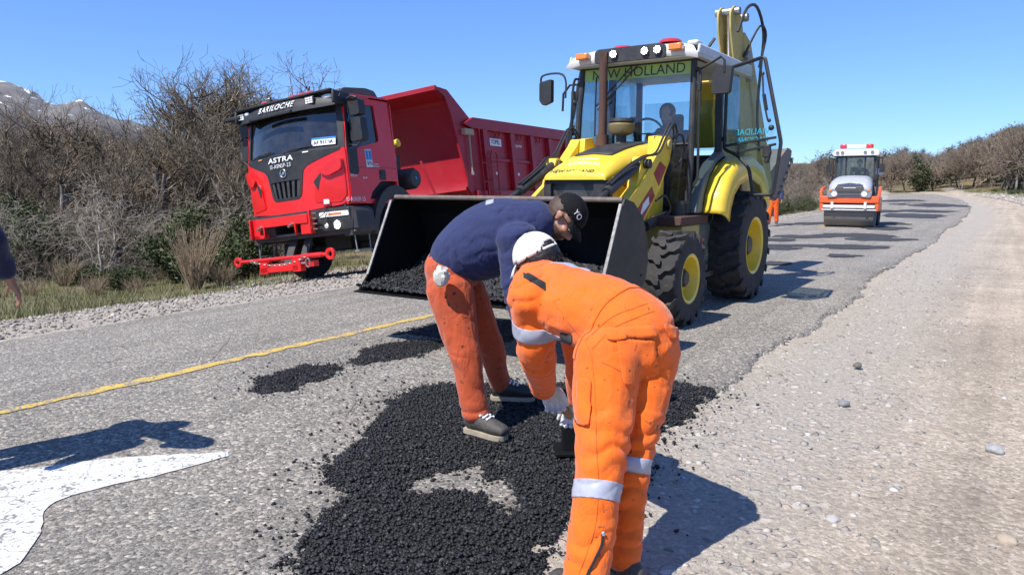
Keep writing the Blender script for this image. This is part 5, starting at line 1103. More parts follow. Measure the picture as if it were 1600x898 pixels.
# inside the cab
mb = MB(); mb.bb(-1.2, -.9, -.18, .18, 1.1, 1.75); mb.sphere((-1.05, 0, 1.82), (.2, .26, .10)); mb.build('dashboard', M_gp, BH)
mb = MB(); mb.tube([(-1.28+.07*math.sin(a), .19*math.cos(a), 2.02+.17*math.sin(a)) for a in np.linspace(0, 2*PI, 28, False)], .015, 6, closed=True); mb.bar((-1.28, 0, 2.02), (-1.1, 0, 1.7), .04); mb.bar((-1.28, -.18, 2.02), (-1.28, .18, 2.02), .03, .015); mb.build('steering_wheel', M_blk, BH)
mb = MB(); mb.bb(-2.0, -1.55, -.25, .25, 1.4, 1.52); mb.bb(-2.08, -1.96, -.24, .24, 1.5, 2.1); mb.bb(-2.08, -1.98, -.14, .14, 2.08, 2.3); mb.bb(-1.95, -1.65, -.15, .15, 1.1, 1.4); mb.build('seat', M_blk, BH, bevel=.04)
mb = MB(); mb.bar((-1.5, -.3, 1.2), (-1.45, -.25, 2.2), .02); mb.bar((-1.35, .35, 1.1), (-1.35, .4, 1.8), .02); mb.bb(-1.5, -1.42, -.32, -.2, 2.2, 2.24); mb.build('control_lever', M_blk, BH)
# loader arms
for s in (1, -1):
    Y0 = .46*s; Y1 = .58*s
    arm = [(-.60, 1.86), (-.54, 1.93), (-.42, 1.93), (-.34, 1.84), (.20, 1.42), (.85, 1.05), (1.28, .86), (1.36, .76), (1.35, .64), (1.26, .60), (.8, .72), (.15, 1.00), (-.30, 1.38), (-.56, 1.70)]
    mb = MB(); mb.plate(rpoly(arm, .03), Y0, Y1, lambda x, z, t: (x, t, z)); ao = mb.build('loader_arm', M_yel2, BH, bevel=.01)
    d = (Y1+.001*s, Y1+.003*s)
    mb = MB(); mb.plate([(-.28, 1.66), (-.12, 1.53), (-.26, 1.40), (-.44, 1.60)], d[0], d[1], lambda x, z, t: (x, t, z)); mb.build('red_decal', M_decr, ao, smooth=0)
    mb = MB(); mb.plate([(-.08, 1.40), (.50, 1.02), (.78, .86), (.74, .76), (.18, 1.02), (-.16, 1.30)], d[0], d[1], lambda x, z, t: (x, t, z)); mb.build('red_decal', M_decr, ao, smooth=0)
    mb = MB(); mb.plate([(.0, 1.30), (.14, 1.22), (.22, 1.08), (.12, 1.14), (-.02, 1.22)], d[1]+.001*s, d[1]+.002*s, lambda x, z, t: (x, t, z)); mb.build('torn_decal', M_bowl if False else M_lets, ao, smooth=0)
    if s > 0: text('lettering', '110', .16, M_deck, ao, sb(.62, 1.06, .584)) if False else None
    mb = MB(); mb.cyl((.10, .50*s, 1.62), (.78, .50*s, 1.34), .052, n=16); mb.cyl((.78, .50*s, 1.34), (1.33, .50*s, 1.13), .028, n=12); mb.cyl((.06, .42*s, 1.625), (.06, .62*s, 1.625), .05, n=14); mb.build('tilt_cylinder', M_bk2, BH)
    mb = MB(); mb.plate(rpoly([(-.05, 1.45), (.02, 1.70), (.12, 1.70), (.25, 1.38)], .03), .45*s, .56*s, lambda x, z, t: (x, t, z)); mb.build('cylinder_bracket', M_yel2, ao, bevel=.006)
    mb = MB(); mb.cyl((-.85, .50*s, 1.10), (-.10, .50*s, .98), .055, n=16); mb.cyl((-.10, .50*s, .98), (.55, .50*s, .88), .03, n=12); mb.build('lift_cylinder', M_bk2, BH)
    for a in (-.018, .018): 
        mb = MB(); mb.tube(cr([(-.56, (.57+a)*s, 1.70), (-.62, (.60+a)*s, 1.95), (-.48, (.62+a)*s, 2.06), (-.30, (.62+a)*s, 1.92), (-.12, (.61+a)*s, 1.74), (.10, (.58+a)*s, 1.70), (.34, (.52+a)*s, 1.60), (.75, (.50+a)*s, 1.42)]), .012, 7); mb.build('hydraulic_hose', M_blk, BH)
    mb = MB(); mb.tube(cr([(-.60, .62*s, 1.6), (-.75, .66*s, 1.75), (-.66, .66*s, 1.95), (-.5, .62*s, 1.9)]), .012, 6); mb.build('hydraulic_hose', M_blk, BH); mb = MB(); mb.tube(cr([(-.1, .62*s, 1.25), (-.25, .66*s, 1.3), (-.4, .66*s, 1.15), (-.3, .62*s, 1.05)]), .012, 6); mb.build('hydraulic_hose', M_blk, BH)
    for x, z, r in ((-.48, 1.84, .05), (.06, 1.625, .045), (1.31, .70, .04)): mb = MB(); mb.cyl((x, .44*s, z), (x, .61*s, z), r, n=16); mb.build('pin', M_yeld, BH, bevel=.005)
    mb = MB(); mb.plate([(-.70, 1.0), (-.72, 1.80), (-.60, 1.95), (-.40, 1.93), (-.30, 1.0)], .385*s, .45*s, lambda x, z, t: (x, t, z)); mb.build('loader_tower', M_yel2, BH, bevel=.01)
mb = MB(); mb.cyl((.75, -.46, .82), (.75, .46, .82), .07); mb.build('arm_crossbar', M_yeld, BH)
# bucket
BW = 1.19; bkt = empty('bucket', (0, 0, 0)); bkt.parent = BH
sh = [(1.86, 1.30), (1.70, 1.27), (1.52, 1.14), (1.44, .95), (1.42, .78), (1.47, .63), (1.58, .54), (1.75, .50), (2.36, .475)]
vs = []; fs = []
def off(P, d):
    o = []
    for i, p in enumerate(P):
        a = np.array(P[max(i-1, 0)]); b_ = np.array(P[min(i+1, len(P)-1)]); t = b_-a; t /= np.linalg.norm(t); o.append((p[0]-t[1]*d*-1, p[1]+t[0]*d*-1))
    return o
sho = off(sh, .014)
mb = MB(); mb.plate(sh+sho[::-1], -BW, BW, lambda x, z, t: (x, t, z)); mb.build('shell', M_tar, bkt, smooth=30)
for s in (1, -1):
    mb = MB(); mb.plate([(1.86, 1.31), (1.70, 1.28), (1.51, 1.15), (1.42, .95), (1.40, .78), (1.45, .62), (1.57, .525), (1.75, .49), (2.36, .47), (2.24, .60), (1.93, 1.22)], BW*s, (BW+.02)*s, lambda x, z, t: (x, t, z)); mb.build('side_plate', M_sidep if s > 0 else M_tar, bkt, bevel=.003)
    mb = MB(); mb.bar((1.915, (BW+.008)*s, 1.27), (2.25, (BW+.008)*s, .60), .024, .012); mb.build('worn_edge', mat('worn bright edge', (.42, .40, .37), .5, dirt=.9, dirtcol=(.1, .09, .08), dscale=25), bkt)
mb = MB(); mb.tube([(1.86, -BW, 1.30), (1.86, BW, 1.30)], .022, 10); mb.build('top_bar', mat('rubbed top bar', (.12, .09, .075), .4, dirt=.6, dirtcol=(.25, .2, .17), dscale=18), bkt)
mb = MB(); mb.plate([(2.16, .49), (2.42, .462), (2.42, .452), (2.16, .47)], -BW-.02, BW+.02, lambda x, z, t: (x, t, z)); mb.build('cutting_edge', M_tar, bkt)
for s in (1, -1): mb = MB(); mb.plate([(1.45, .95), (1.38, .95), (1.30, 1.10), (1.45, 1.18), (1.56, 1.18), (1.46, .98)], .44*s, .56*s, lambda x, z, t: (x, t, z)); mb.plate([(1.42, .80), (1.36, .78), (1.46, .6), (1.6, .53), (1.60, .62)], .40*s, .44*s, lambda x, z, t: (x, t, z)); mb.build('bucket_bracket', M_bk2, bkt)
# heap of hot mix in the bucket (its own thing)
hx = np.linspace(1.50, 2.40, 40); hy = np.linspace(-BW+.01, BW-.01, 110); X, Y = np.meshgrid(hx, hy, indexing='ij')
base = np.interp(X, [1.47, 1.58, 1.75, 2.36, 2.42], [.66, .56, .505, .48, .47])
hgt_ = .30*np.exp(-((Y-.02)/.42)**2)*np.clip((2.28-X)/.6, 0, 1)**.8*1.1+.05*np.clip((2.36-X)/.5, 0, 1)+.03
Z = base+hgt_*(.8+.5*fbm(X*5, Y*5))+(np.random.RandomState(4).rand(*X.shape)-.5)*.028
idx = np.arange(X.size).reshape(X.shape); fc = np.stack([idx[:-1, :-1], idx[1:, :-1], idx[1:, 1:], idx[:-1, 1:]], -1).reshape(-1, 4)
c_, s_ = math.cos(R(-124.19)), math.sin(R(-124.19)); wx = .92+X*c_-Y*s_; wy = 7.94+X*s_+Y*c_
tag(link('asphalt_heap', from_np('asphalt_heap', np.stack([wx, wy, Z], -1).reshape(-1, 3), fc, M_mix, False)), 'heap of black hot mix lying in the loader bucket', 'asphalt', kind='stuff')
rs = np.random.RandomState(8); ii = rs.randint(0, 40, 3000), rs.randint(0, 110, 3000)
P = np.stack([wx[ii]+rs.normal(0, .01, 3000), wy[ii]+rs.normal(0, .01, 3000), Z[ii]+.006], 1)
tag(link('heap_crumbs', rocks('heap_crumbs', P, .005+.014*rs.rand(3000)**2, M_crumb, 5, .8)), 'black lumps on top of the hot mix heap in the bucket', 'gravel', kind='stuff')
# rear digger
def rprof(): return None
bm_ = [(-3.80, 1.35), (-3.52, 2.3), (-3.26, 2.95), (-3.02, 3.50), (-2.90, 3.66), (-2.68, 3.70), (-2.52, 3.60), (-2.54, 3.40), (-2.78, 2.9), (-2.92, 2.5), (-3.10, 2.0), (-3.25, 1.35)]
bm_ = [(x+.12 if False else x, z) for x, z in bm_]
for y in (.36, .52): mb = MB(); mb.plate(rpoly(bm_, .06), y-.012, y+.012, lambda x, z, t: (x, t, z)); mb.build('boom_plate', M_yeld, BH, bevel=.005)
mb = MB(); mb.plate([(-3.9, 1.4), (-3.62, 2.3), (-3.35, 2.9), (-3.3, 2.6), (-3.7, 1.4)], .35, .53, lambda x, z, t: (x, t, z)); mb.plate([(-3.2, 1.45), (-2.98, 2.1), (-3.0, 2.2), (-3.3, 1.45)], .35, .53, lambda x, z, t: (x, t, z)); mb.build('boom_web', M_yeld, BH)
mb = MB(); mb.cyl((-2.70, .44, 3.58), (-2.82, .44, 2.95), .035, n=14); mb.build('cylinder_rod', M_chr, BH)
mb = MB(); mb.cyl((-2.82, .44, 2.97), (-3.15, .44, 1.9), .06, n=16); mb.build('boom_cylinder', M_yeld, BH)
for x, z, r in ((-2.68, 3.62, .05), (-3.02, 3.60, .055), (-3.16, 3.12, .07), (-3.0, 3.0, .045), (-3.3, 2.85, .05)): mb = MB(); mb.cyl((x, .28, z), (x, .60, z), r, n=16); mb.build('pin', M_steel, BH, bevel=.006)
dp = [(-3.25, 3.15), (-3.05, 3.30), (-3.15, 3.45), (-3.45, 3.35), (-4.7, 1.75), (-4.85, 1.40), (-4.72, 1.30), (-4.55, 1.42), (-4.0, 2.1)]
mb = MB(); mb.plate(rpoly(dp, .05), .36, .52, lambda x, z, t: (x, t, z)); mb.build('dipper', M_yeld, BH, bevel=.01)
mb = MB(); mb.tube(cr([(-2.62, .60, 3.35), (-2.75, .66, 3.65), (-3.05, .70, 3.72), (-3.40, .70, 3.45), (-3.48, .66, 3.0), (-3.55, .62, 2.4), (-3.8, .6, 1.9)]), .02, 7); mb.tube(cr([(-3.05, .55, 3.1), (-3.2, .70, 3.5), (-3.45, .72, 3.42), (-3.40, .66, 3.0)]), .016, 7); mb.tube(cr([(-2.62, .30, 3.30), (-2.56, .2, 3.10), (-2.7, .18, 2.9)]), .02, 7); mb.build('hydraulic_hose', M_blk, BH)
mb = MB(); mb.plate(rpoly([(-2.85, .9), (-2.85, 1.7), (-3.05, 2.0), (-3.5, 1.95), (-3.55, .5), (-3.1, .5)], .04), .22, .66, lambda x, z, t: (x, t, z)); mb.build('swing_post', M_yeld, BH, bevel=.02)
mb = MB(); mb.bb(-3.05, -2.85, -.60, .60, .55, .95); mb.build('rear_frame', M_yeld, BH, bevel=.02)
for s in (1, -1): mb = MB(); mb.bb(-3.08, -2.90, .52*s, .64*s, .4, 1.5); mb.bb(-3.2, -2.8, .46*s, .70*s, .30, .36); mb.build('stabiliser', M_yeld, BH, bevel=.01)
mb = MB(); mb.plate([(-2.75, 1.9), (-2.62, 2.35), (-2.72, 2.75), (-2.95, 2.9), (-3.0, 2.2)], -.02, .30, lambda x, z, t: (x, t, z)); mb.cyl((-2.78, .28, 2.38), (-2.78, .36, 2.38), .08); mb.build('swing_link', M_yel2, BH, bevel=.01)
rbk = [(-4.75, 1.25), (-4.65, 1.55), (-5.0, 1.72), (-5.75, 2.02), (-6.02, 1.98), (-6.0, 1.88), (-5.5, 1.42), (-5.15, 1.20)]
rb = empty('digging_bucket', (0, 0, 0)); rb.parent = BH
M_bkb = mat('worn grey brown digging bucket', (.17, .15, .13), .6, dirt=.5, dirtcol=(.28, .24, .2))
for y in (.14, .50): mb = MB(); mb.plate(rbk, y-.012, y+.012, lambda x, z, t: (x, t, z)); mb.build('side_plate', M_bkb, rb)
mb = MB(); mb.plate([(-4.75, 1.25), (-4.65, 1.55), (-5.0, 1.72), (-6.02, 2.02), (-6.02, 1.99), (-5.0, 1.69), (-4.68, 1.53), (-4.78, 1.27)], .15, .49, lambda x, z, t: (x, t, z)); mb.plate([(-4.78, 1.24), (-5.15, 1.19), (-6.0, 1.86), (-6.0, 1.83), (-5.15, 1.165), (-4.78, 1.21)], .15, .49, lambda x, z, t: (x, t, z)); mb.build('shell', M_bkb, rb)
for k in range(6): mb = MB(); x = -5.25-.14*k; z = 1.25+.113*k; mb.plate([(x, z), (x-.07, z+.05), (x-.03, z-.05)], .50, .55, lambda a, b_, t: (a, t, b_)); mb.build('tooth', M_steel, rb)
# bottle standing on the step
bt = MB(); bt.lathe([(.001, 0), (.09, .003), (.105, .03), (.105, .08), (.095, .11), (.105, .14), (.105, .20), (.095, .24), (.05, .30), (.028, .32), (.028, .35)], (0, 0, 0), n=24)
bo_ = empty('water_bottle', (.92+(-1.16)*c_-.70*s_, 7.94+(-1.16)*s_+.70*c_, .423), (0, R(6), 0), 'clear plastic bottle with a red cap standing on the loader step', 'bottle')
m, n, b, o = newmat('clear bottle plastic'); b.inputs['Base Color'].default_value = (.95, .97, .96, 1); b.inputs['Transmission Weight'].default_value = 1; b.inputs['Roughness'].default_value = .06; b.inputs['IOR'].default_value = 1.2; n.link(n.bump(n.noise(n.coord(), 16, 2), .8, .03), b.inputs['Normal'])
bt.build('body', m, bo_, smooth=60); mb = MB(); mb.cyl((0, 0, .35), (0, 0, .385), .033); mb.build('cap', M_rlens, bo_)
# ================= ROAD ROLLER =================
M_or = mat('orange roller paint', (.80, .11, .02), .4, coat=.2, dirt=.2, dirtcol=(.4, .25, .15)); M_rgr = mat('grey roller hood', (.38, .40, .43), .35, coat=.2, dirt=.15)
M_drum = mat('dusty steel drum', (.20, .19, .17), .55, metal=.3, dirt=.7, dirtcol=(.27, .25, .22), dscale=2.5)
RL = empty('road_roller', (11.13, 24.45, 0), (0, 0, R(-121)), 'orange and grey road roller with a white roof facing the camera far down the road', 'roller')
RL.scale = (.98, .98, .98)
mb = MB(); mb.lathe([(.001, -.76), (.46, -.76), (.49, -.78), (.505, -.76), (.505, .76), (.49, .78), (.46, .76), (.40, .70), (.001, .68)], (-.5, 0, .50), (0, 1, 0), 48); mb.build('drum', M_drum, RL, smooth=30)
mb = MB(); mb.bb(-.95, .12, -.92, -.80, .55, 1.0); mb.bb(-.95, .12, .80, .92, .55, 1.0); mb.bb(.02, .14, -.92, .92, .82, 1.06); mb.bb(-1.1, -.98, -.9, .9, .6, 1.0); mb.build('drum_frame', M_or, RL, bevel=.03)
for s in (1, -1): mb = MB(); mb.tube([(.05, .88*s, .98), (.02, .90*s, 1.16), (-.18, .90*s, 1.30), (-.55, .88*s, 1.34)], .05, 8); mb.build('fender_rail', M_or, RL)
mb = MB(); mb.bb(.10, .17, -.80, .80, .66, .76); mb.bb(.08, .14, -.84, .84, .58, .62); mb.bb(.1, .2, -.55, -.47, .64, .86); mb.bb(.1, .2, .47, .55, .64, .86); mb.build('scraper_bar', M_white, RL, bevel=.01)
secs = [(.16, .56, 1.24, 1.02, .10), (.14, .62, 1.36, 1.0, .16), (.04, .66, 1.52, 1.0, .24), (-.15, .66, 1.64, 1.0, .28), (-.5, .62, 1.72, 1.0, .28), (-1.0, .60, 1.74, 1.0, .26)]
vs = []; fs = []
for x, hw, zt, zb, r in secs: s_2 = section(hw, zt, zb, r); k_ = len(s_2); vs += [(x, y, z) for y, z in s_2]
for i in range(len(secs)-1):
    for j in range(k_-1): fs.append((i*k_+j, i*k_+j+1, (i+1)*k_+j+1, (i+1)*k_+j))
fs.append(tuple(range(k_))); mb = MB(); mb.add(vs, fs); mb.build('hood', M_rgr, RL, smooth=50)
mb = MB(); mb.plate(rpoly([(-.48, 1.20), (-.40, 1.44), (0, 1.50), (.40, 1.44), (.48, 1.20), (.36, 1.06), (-.36, 1.06)], .05), .12, .185, lambda y, z, t: (t-max(0, z-1.2)*.25, y, z)); gr_ = mb.build('grille', M_blk, RL, bevel=.01)
for k in range(6): mb = MB(); mb.bb(.15-.0*k, .20-k*.012, -.40, .40, 1.08+k*.055, 1.095+k*.055); mb.build('slat', M_grey, gr_)
text('lettering', 'VIALIDAD', .14, M_blue, gr_, lambda u, v, t: (.125+t, u, 1.43+v), sx=1.15)
mb = MB(); mb.plate(rpoly([(-.20, 1.34), (.20, 1.34), (.14, 1.25), (-.14, 1.25)], .02), .185, .195, lambda y, z, t: (t-.04, y, z)); mb.build('badge', M_white, gr_)
text('lettering', 'HAMM', .065, M_deck, gr_, lambda u, v, t: (.157+t, u, 1.297+v))
for s in (1, -1):
    mb = MB(); mb.plate(rpoly([(.34*s, 1.04), (.66*s, 1.0), (.70*s, 1.22), (.50*s, 1.30), (.36*s, 1.20)], .06), .12, .19, lambda y, z, t: (t, y, z)); l = mb.build('lamp_pod', M_grey, RL, bevel=.015)
    mb = MB(); mb.lathe([(.001, .02), (.07, .015), (.085, 0)], (.19, .46*s, 1.12), (1, 0, 0), 16); mb.build('headlight', M_lens, l)
    mb = MB(); mb.lathe([(.001, .02), (.035, .015), (.045, 0)], (.19, .58*s, 1.24), (1, 0, 0), 12); mb.build('turn_signal', M_amb, l)
for s in (1, -1):
    for x in (-1.15, -2.35): mb = MB(); mb.bar((x, .62*s, .95), (x-.03, .60*s, 2.45), .07, .08); mb.build('pillar', M_bk2, RL)
    mb = MB(); mb.bar((-1.12, .30*s, 1.6), (-1.12, .30*s, 2.42), .05, .05); mb.build('window_post', M_bk2, RL)
    mb = MB(); mb.plate([(-1.2, 1.0), (-2.3, 1.0), (-2.33, 2.42), (-1.2, 2.42)], .61*s, .615*s, lambda x, z, t: (x, t, z)); mb.build('side_window', M_gl2, RL, smooth=0)
    mb = MB(); mb.tube([(-1.1, .66*s, 2.3), (-1.0, .82*s, 2.36), (-1.0, .85*s, 2.2), (-1.0, .84*s, 2.05)], .02, 6); mb.plate(rpoly([(.76*s, 1.85), (.92*s, 1.85), (.92*s, 2.15), (.76*s, 2.15)], .02), -1.05, -.98, lambda y, z, t: (t, y, z)); mb.build('mirror', M_blk, RL, bevel=.01)
    mb = MB(); mb.tube([(-1.05, .70*s, 2.35), (-1.05, .72*s, 1.1)], .02, 6); mb.build('grab_rail', M_blk, RL)
mb = MB(); mb.plate([(-.58, 1.65), (.58, 1.65), (.58, 2.42), (-.58, 2.42)], -1.135, -1.13, lambda y, z, t: (t, y, z)); mb.build('windscreen', M_gl2, RL, smooth=0)
mb = MB(); mb.bb(-1.16, -1.08, -.62, .62, 1.58, 1.68); mb.bb(-2.4, -1.1, -.58, .58, .98, 1.05); mb.bb(-2.42, -2.36, -.6, .6, 1.0, 1.6); mb.bb(-1.16, -1.08, -.62, .62, 2.36, 2.44); mb.build('cab_frame', M_bk2, RL)
mb = MB(); mb.bb(-2.0, -1.6, -.25, .25, 1.35, 1.5); mb.bb(-2.1, -1.98, -.25, .25, 1.4, 2.05); mb.tube([(-1.4, .16*math.cos(a), 1.8+.14*math.sin(a)) for a in np.linspace(0, 2*PI, 16, False)], .015, 5, closed=True); mb.build('seat_and_wheel', M_blk, RL)
mb = MB(); mb.plate(rpoly([(-.72, 2.43), (.72, 2.43), (.74, 2.53), (.66, 2.64), (-.66, 2.64), (-.74, 2.53)], .04), -2.6, -.98, lambda y, z, t: (t, y, z)); mb.build('roof', M_white, RL, bevel=.03)
for y in (-.58, -.42, .30, .52): mb = MB(); mb.lathe([(.055, 0), (.055, .02), (.04, .02), (.038, .005), (.001, .004)], (-.98, y, 2.53), (1, 0, 0), 14); mb.build('roof_lamp', M_grey, RL)
mb = MB(); mb.bb(-1.25, -1.05, -.35, .35, 2.68, 2.80); lb_ = mb.build('light_bar', M_white, RL, bevel=.02)
for s in (1, -1): mb = MB(); mb.bb(-1.27, -1.03, .30*s, .52*s, 2.67, 2.82); mb.build('red_lens', M_rlens, lb_, bevel=.03)
mb = MB(); mb.plate([(.62, 1.78), (.86, 1.78), (.86, 2.0), (.62, 2.0)], -1.35, -1.345, lambda y, z, t: (t-y*.2, y, z)); mb.build('white_plate', M_white, RL)
mb = MB(); mb.bb(-2.5, -1.1, -.78, .78, .60, 1.0); mb.build('rear_body', M_or, RL, bevel=.03)
mb = MB(); mb.bb(-1.3, -1.1, .62, .9, 1.28, 1.36); mb.bb(-1.9, -1.1, .60, .72, 1.0, 1.3); mb.build('step_box', M_gp, RL, bevel=.01)
for y in (-.62, -.25, .25, .62): mb = MB(); mb.lathe([(.2, -.14), (.46, -.15), (.48, -.11), (.48, .11), (.46, .15), (.2, .14), (.2, -.14)], (-2.15, y, .48), (0, 1, 0), 28); mb.build('tyre', M_rub, RL)
# ================= PEOPLE =================
def skinmat(name, col):
    m, n, b, o = newmat(name); vec = n.coord()
    c = n.mix(1.0, col, n.ramp(n.noise(vec, 25, 4), [(.3, .8), (.7, 1.05)]), 'MULTIPLY'); c = n.mix(n.ramp(n.noise(vec, 9, 3), [(.5, 0.0), (.75, .35)]), c, (col[0]*1.05, col[1]*.6, col[2]*.55))
    n.link(c, b.inputs['Base Color']); b.inputs['Roughness'].default_value = .5; b.inputs['Subsurface Weight'].default_value = .08; b.inputs['Subsurface Radius'].default_value = (.01, .004, .002)
    n.link(n.bump(n.noise(vec, 180, 3), .25, .002), b.inputs['Normal']); return m
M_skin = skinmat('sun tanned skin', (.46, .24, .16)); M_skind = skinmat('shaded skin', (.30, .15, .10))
M_hair = mat('black hair', (.012, .010, .009), .45, bump=.8, bscale=160); M_hairb = mat('brown hair', (.07, .04, .025), .5, bump=.8, bscale=160)
M_orng = cloth('orange work cloth', (.88, .147, .010), .42, (.40, .16, .08)); M_rust_ = cloth('faded rust orange trousers', (.50, .085, .028), .45, (.10, .05, .035))
M_navyc = cloth('navy blue fleece', (.025, .034, .100), .15, (.07, .065, .08), sheen=.12); M_navd = cloth('dark navy jacket', (.012, .014, .045), .2)
M_refl = mat('grey reflective tape', (.40, .42, .50), .35, dirt=.35, dirtcol=(.25, .22, .2), dscale=30); M_mesh = cloth('black mesh panel', (.015, .015, .018), .1)
M_glove = cloth('off white work glove', (.66, .64, .62), .6, (.12, .10, .09), dscale=22); M_capw = cloth('white cotton cap', (.72, .71, .66), .15, (.4, .36, .3)); M_capb = cloth('black cap', (.005, .005, .006), .02, sheen=0)
M_shoe = mat('grey black boot leather', (.045, .043, .04), .6, dirt=.5, dirtcol=(.16, .14, .11), dscale=18); M_sole = mat('tan rubber sole', (.40, .34, .24), .7, dirt=.5, dirtcol=(.12, .1, .08), dscale=25); M_seam = mat('stitched seam', (.55, .12, .015), .8)
M_rib = cloth('white bag cloth', (.6, .57, .5), .2)
def loft(mb, nodes, side=None, n=16, k=4):
    """nodes: (point, a, b); a is the radius along side, b the radius across it"""
    side = V(side) if side is not None else V((.3, .5, .8)); A = cr([tuple(p)+(a, b) for p, a, b in nodes], k)
    pts = [V(q[:3]) for q in A]; vs = []; fs = []; rows = []
    t0 = (pts[0]-pts[1]).normalized(); t1 = (pts[-1]-pts[-2]).normalized()
    seq = []
    for c in (.98, .8, .45): s_ = math.sqrt(1-c*c); seq.append((pts[0]+t0*c*min(A[0][3], A[0][4])*.8, A[0][3]*s_, A[0][4]*s_, -t0))
    for i, q in enumerate(A): t = (pts[min(i+1, len(pts)-1)]-pts[max(i-1, 0)]).normalized(); seq.append((pts[i], q[3], q[4], t))
    for c in (.45, .8, .98): s_ = math.sqrt(1-c*c); seq.append((pts[-1]+t1*c*min(A[-1][3], A[-1][4])*.8, A[-1][3]*s_, A[-1][4]*s_, t1))
    for p, a, b, t in seq:
        x = side-t*side.dot(t); x.normalize(); y = t.cross(x)
        for j in range(n): an = 2*PI*j/n; vs.append(p+x*a*math.cos(an)+y*b*math.sin(an))
    m = len(seq)
    for i in range(m-1):
        for j in range(n): j2 = (j+1) % n; fs.append((i*n+j, i*n+j2, (i+1)*n+j2, (i+1)*n+j))
    fs.append(tuple(range(n-1, -1, -1))); fs.append(tuple((m-1)*n+j for j in range(n))); mb.add(vs, fs)
def fuse(name, mb, m, parent, vox=.01, smooth=3, folds=(), noise_a=.0, nsc=8, cut=()):
    me = bpy.data.meshes.new('t'); me.from_pydata(mb.v, [], mb.f); o = bpy.data.objects.new('t', me); COL.objects.link(o)
    bm = bmesh.new(); bm.from_mesh(me); bmesh.ops.recalc_face_normals(bm, faces=bm.faces); bm.to_mesh(me); bm.free()
    r = o.modifiers.new('r', 'REMESH'); r.mode = 'VOXEL'; r.voxel_size = vox
    s = o.modifiers.new('s', 'SMOOTH'); s.iterations = smooth; s.factor = .6
    dg = bpy.context.evaluated_depsgraph_get(); me2 = bpy.data.meshes.new_from_object(o.evaluated_get(dg)); bpy.data.objects.remove(o); me2.name = name
    if folds or noise_a:
        N = len(me2.vertices); co = np.empty(N*3); me2.vertices.foreach_get('co', co); co = co.reshape(-1, 3); no = np.array([v.normal[:] for v in me2.vertices])
        d = np.zeros(N)
        wob = np.array([noise.noise(V(p)*5.5) for p in co]); wob2 = np.array([noise.noise(V(p)*13+V((7, 3, 1))) for p in co])
        if noise_a:
            n2 = np.array([noise.noise(V((p[0]*nsc*1.3, p[1]*nsc*1.3, p[2]*nsc*.8))+V((3, 8, 5))*(1+.0*nsc)+V((p[2], p[0], p[1]))*2) for p in co])
            d += noise_a*(wob*.6-np.abs(n2)*2.2+.5-np.abs(wob2)*.9)
        for c, ax, rad, amp, fq in folds:
            c = np.array(c); ax = np.array(ax, float); ax /= np.linalg.norm(ax); rel = co-c; w = np.exp(-(np.linalg.norm(rel, axis=1)/rad)**2)
            ph = rel@ax*fq*2*PI+wob*7+wob2*2.2; f = np.abs(np.sin(ph*.5))**.75*2-1; d += amp*w*f*(.55+.9*np.abs(wob))
        co += no*d[:, None]; me2.vertices.foreach_set('co', co.ravel())
    if cut:
        bm = bmesh.new(); bm.from_mesh(me2)
        for p, nn in cut: bmesh.ops.bisect_plane(bm, geom=bm.verts[:]+bm.edges[:]+bm.faces[:], plane_co=p, plane_no=nn, clear_outer=True)
        bm.to_mesh(me2); bm.free()
    me2.polygons.foreach_set('use_smooth', [True]*len(me2.polygons)); me2.materials.clear(); me2.materials.append(m); me2.update()
    return link(name, me2, parent)
def band(name, src, planes, m, off=.003, parent=None, thick=.003, label=None):
    """piece of a garment's surface between planes, lifted off it as its own part"""
    bm = bmesh.new(); bm.from_mesh(src.data)
    for p, nn in planes: bmesh.ops.bisect_plane(bm, geom=bm.verts[:]+bm.edges[:]+bm.faces[:], plane_co=V(p), plane_no=V(nn), clear_outer=True)
    todo = set(bm.verts); best = []
    while todo:
        st = [todo.pop()]; comp = list(st)
        while st:
            for e in st.pop().link_edges:
                for w in e.verts:
                    if w in todo: todo.discard(w); st.append(w); comp.append(w)
        if len(comp) > len(best): best = comp
    bs = set(best); bmesh.ops.delete(bm, geom=[v for v in bm.verts if v not in bs], context='VERTS')
    bm.normal_update()
    for v in bm.verts: v.co += v.normal*off
    me = bpy.data.meshes.new(name); bm.to_mesh(me); bm.free(); me.materials.clear(); me.materials.append(m); me.polygons.foreach_set('use_smooth', [True]*len(me.polygons))
    o = link(name, me, parent or src.parent)
    if label: o['label'] = label
    if thick: q = o.modifiers.new('thick', 'SOLIDIFY'); q.thickness = thick; q.offset = -1
    return o
def slab(p, ax, w): p = V(p); ax = V(ax).normalized(); return [(p+ax*w/2, ax), (p-ax*w/2, -ax)]
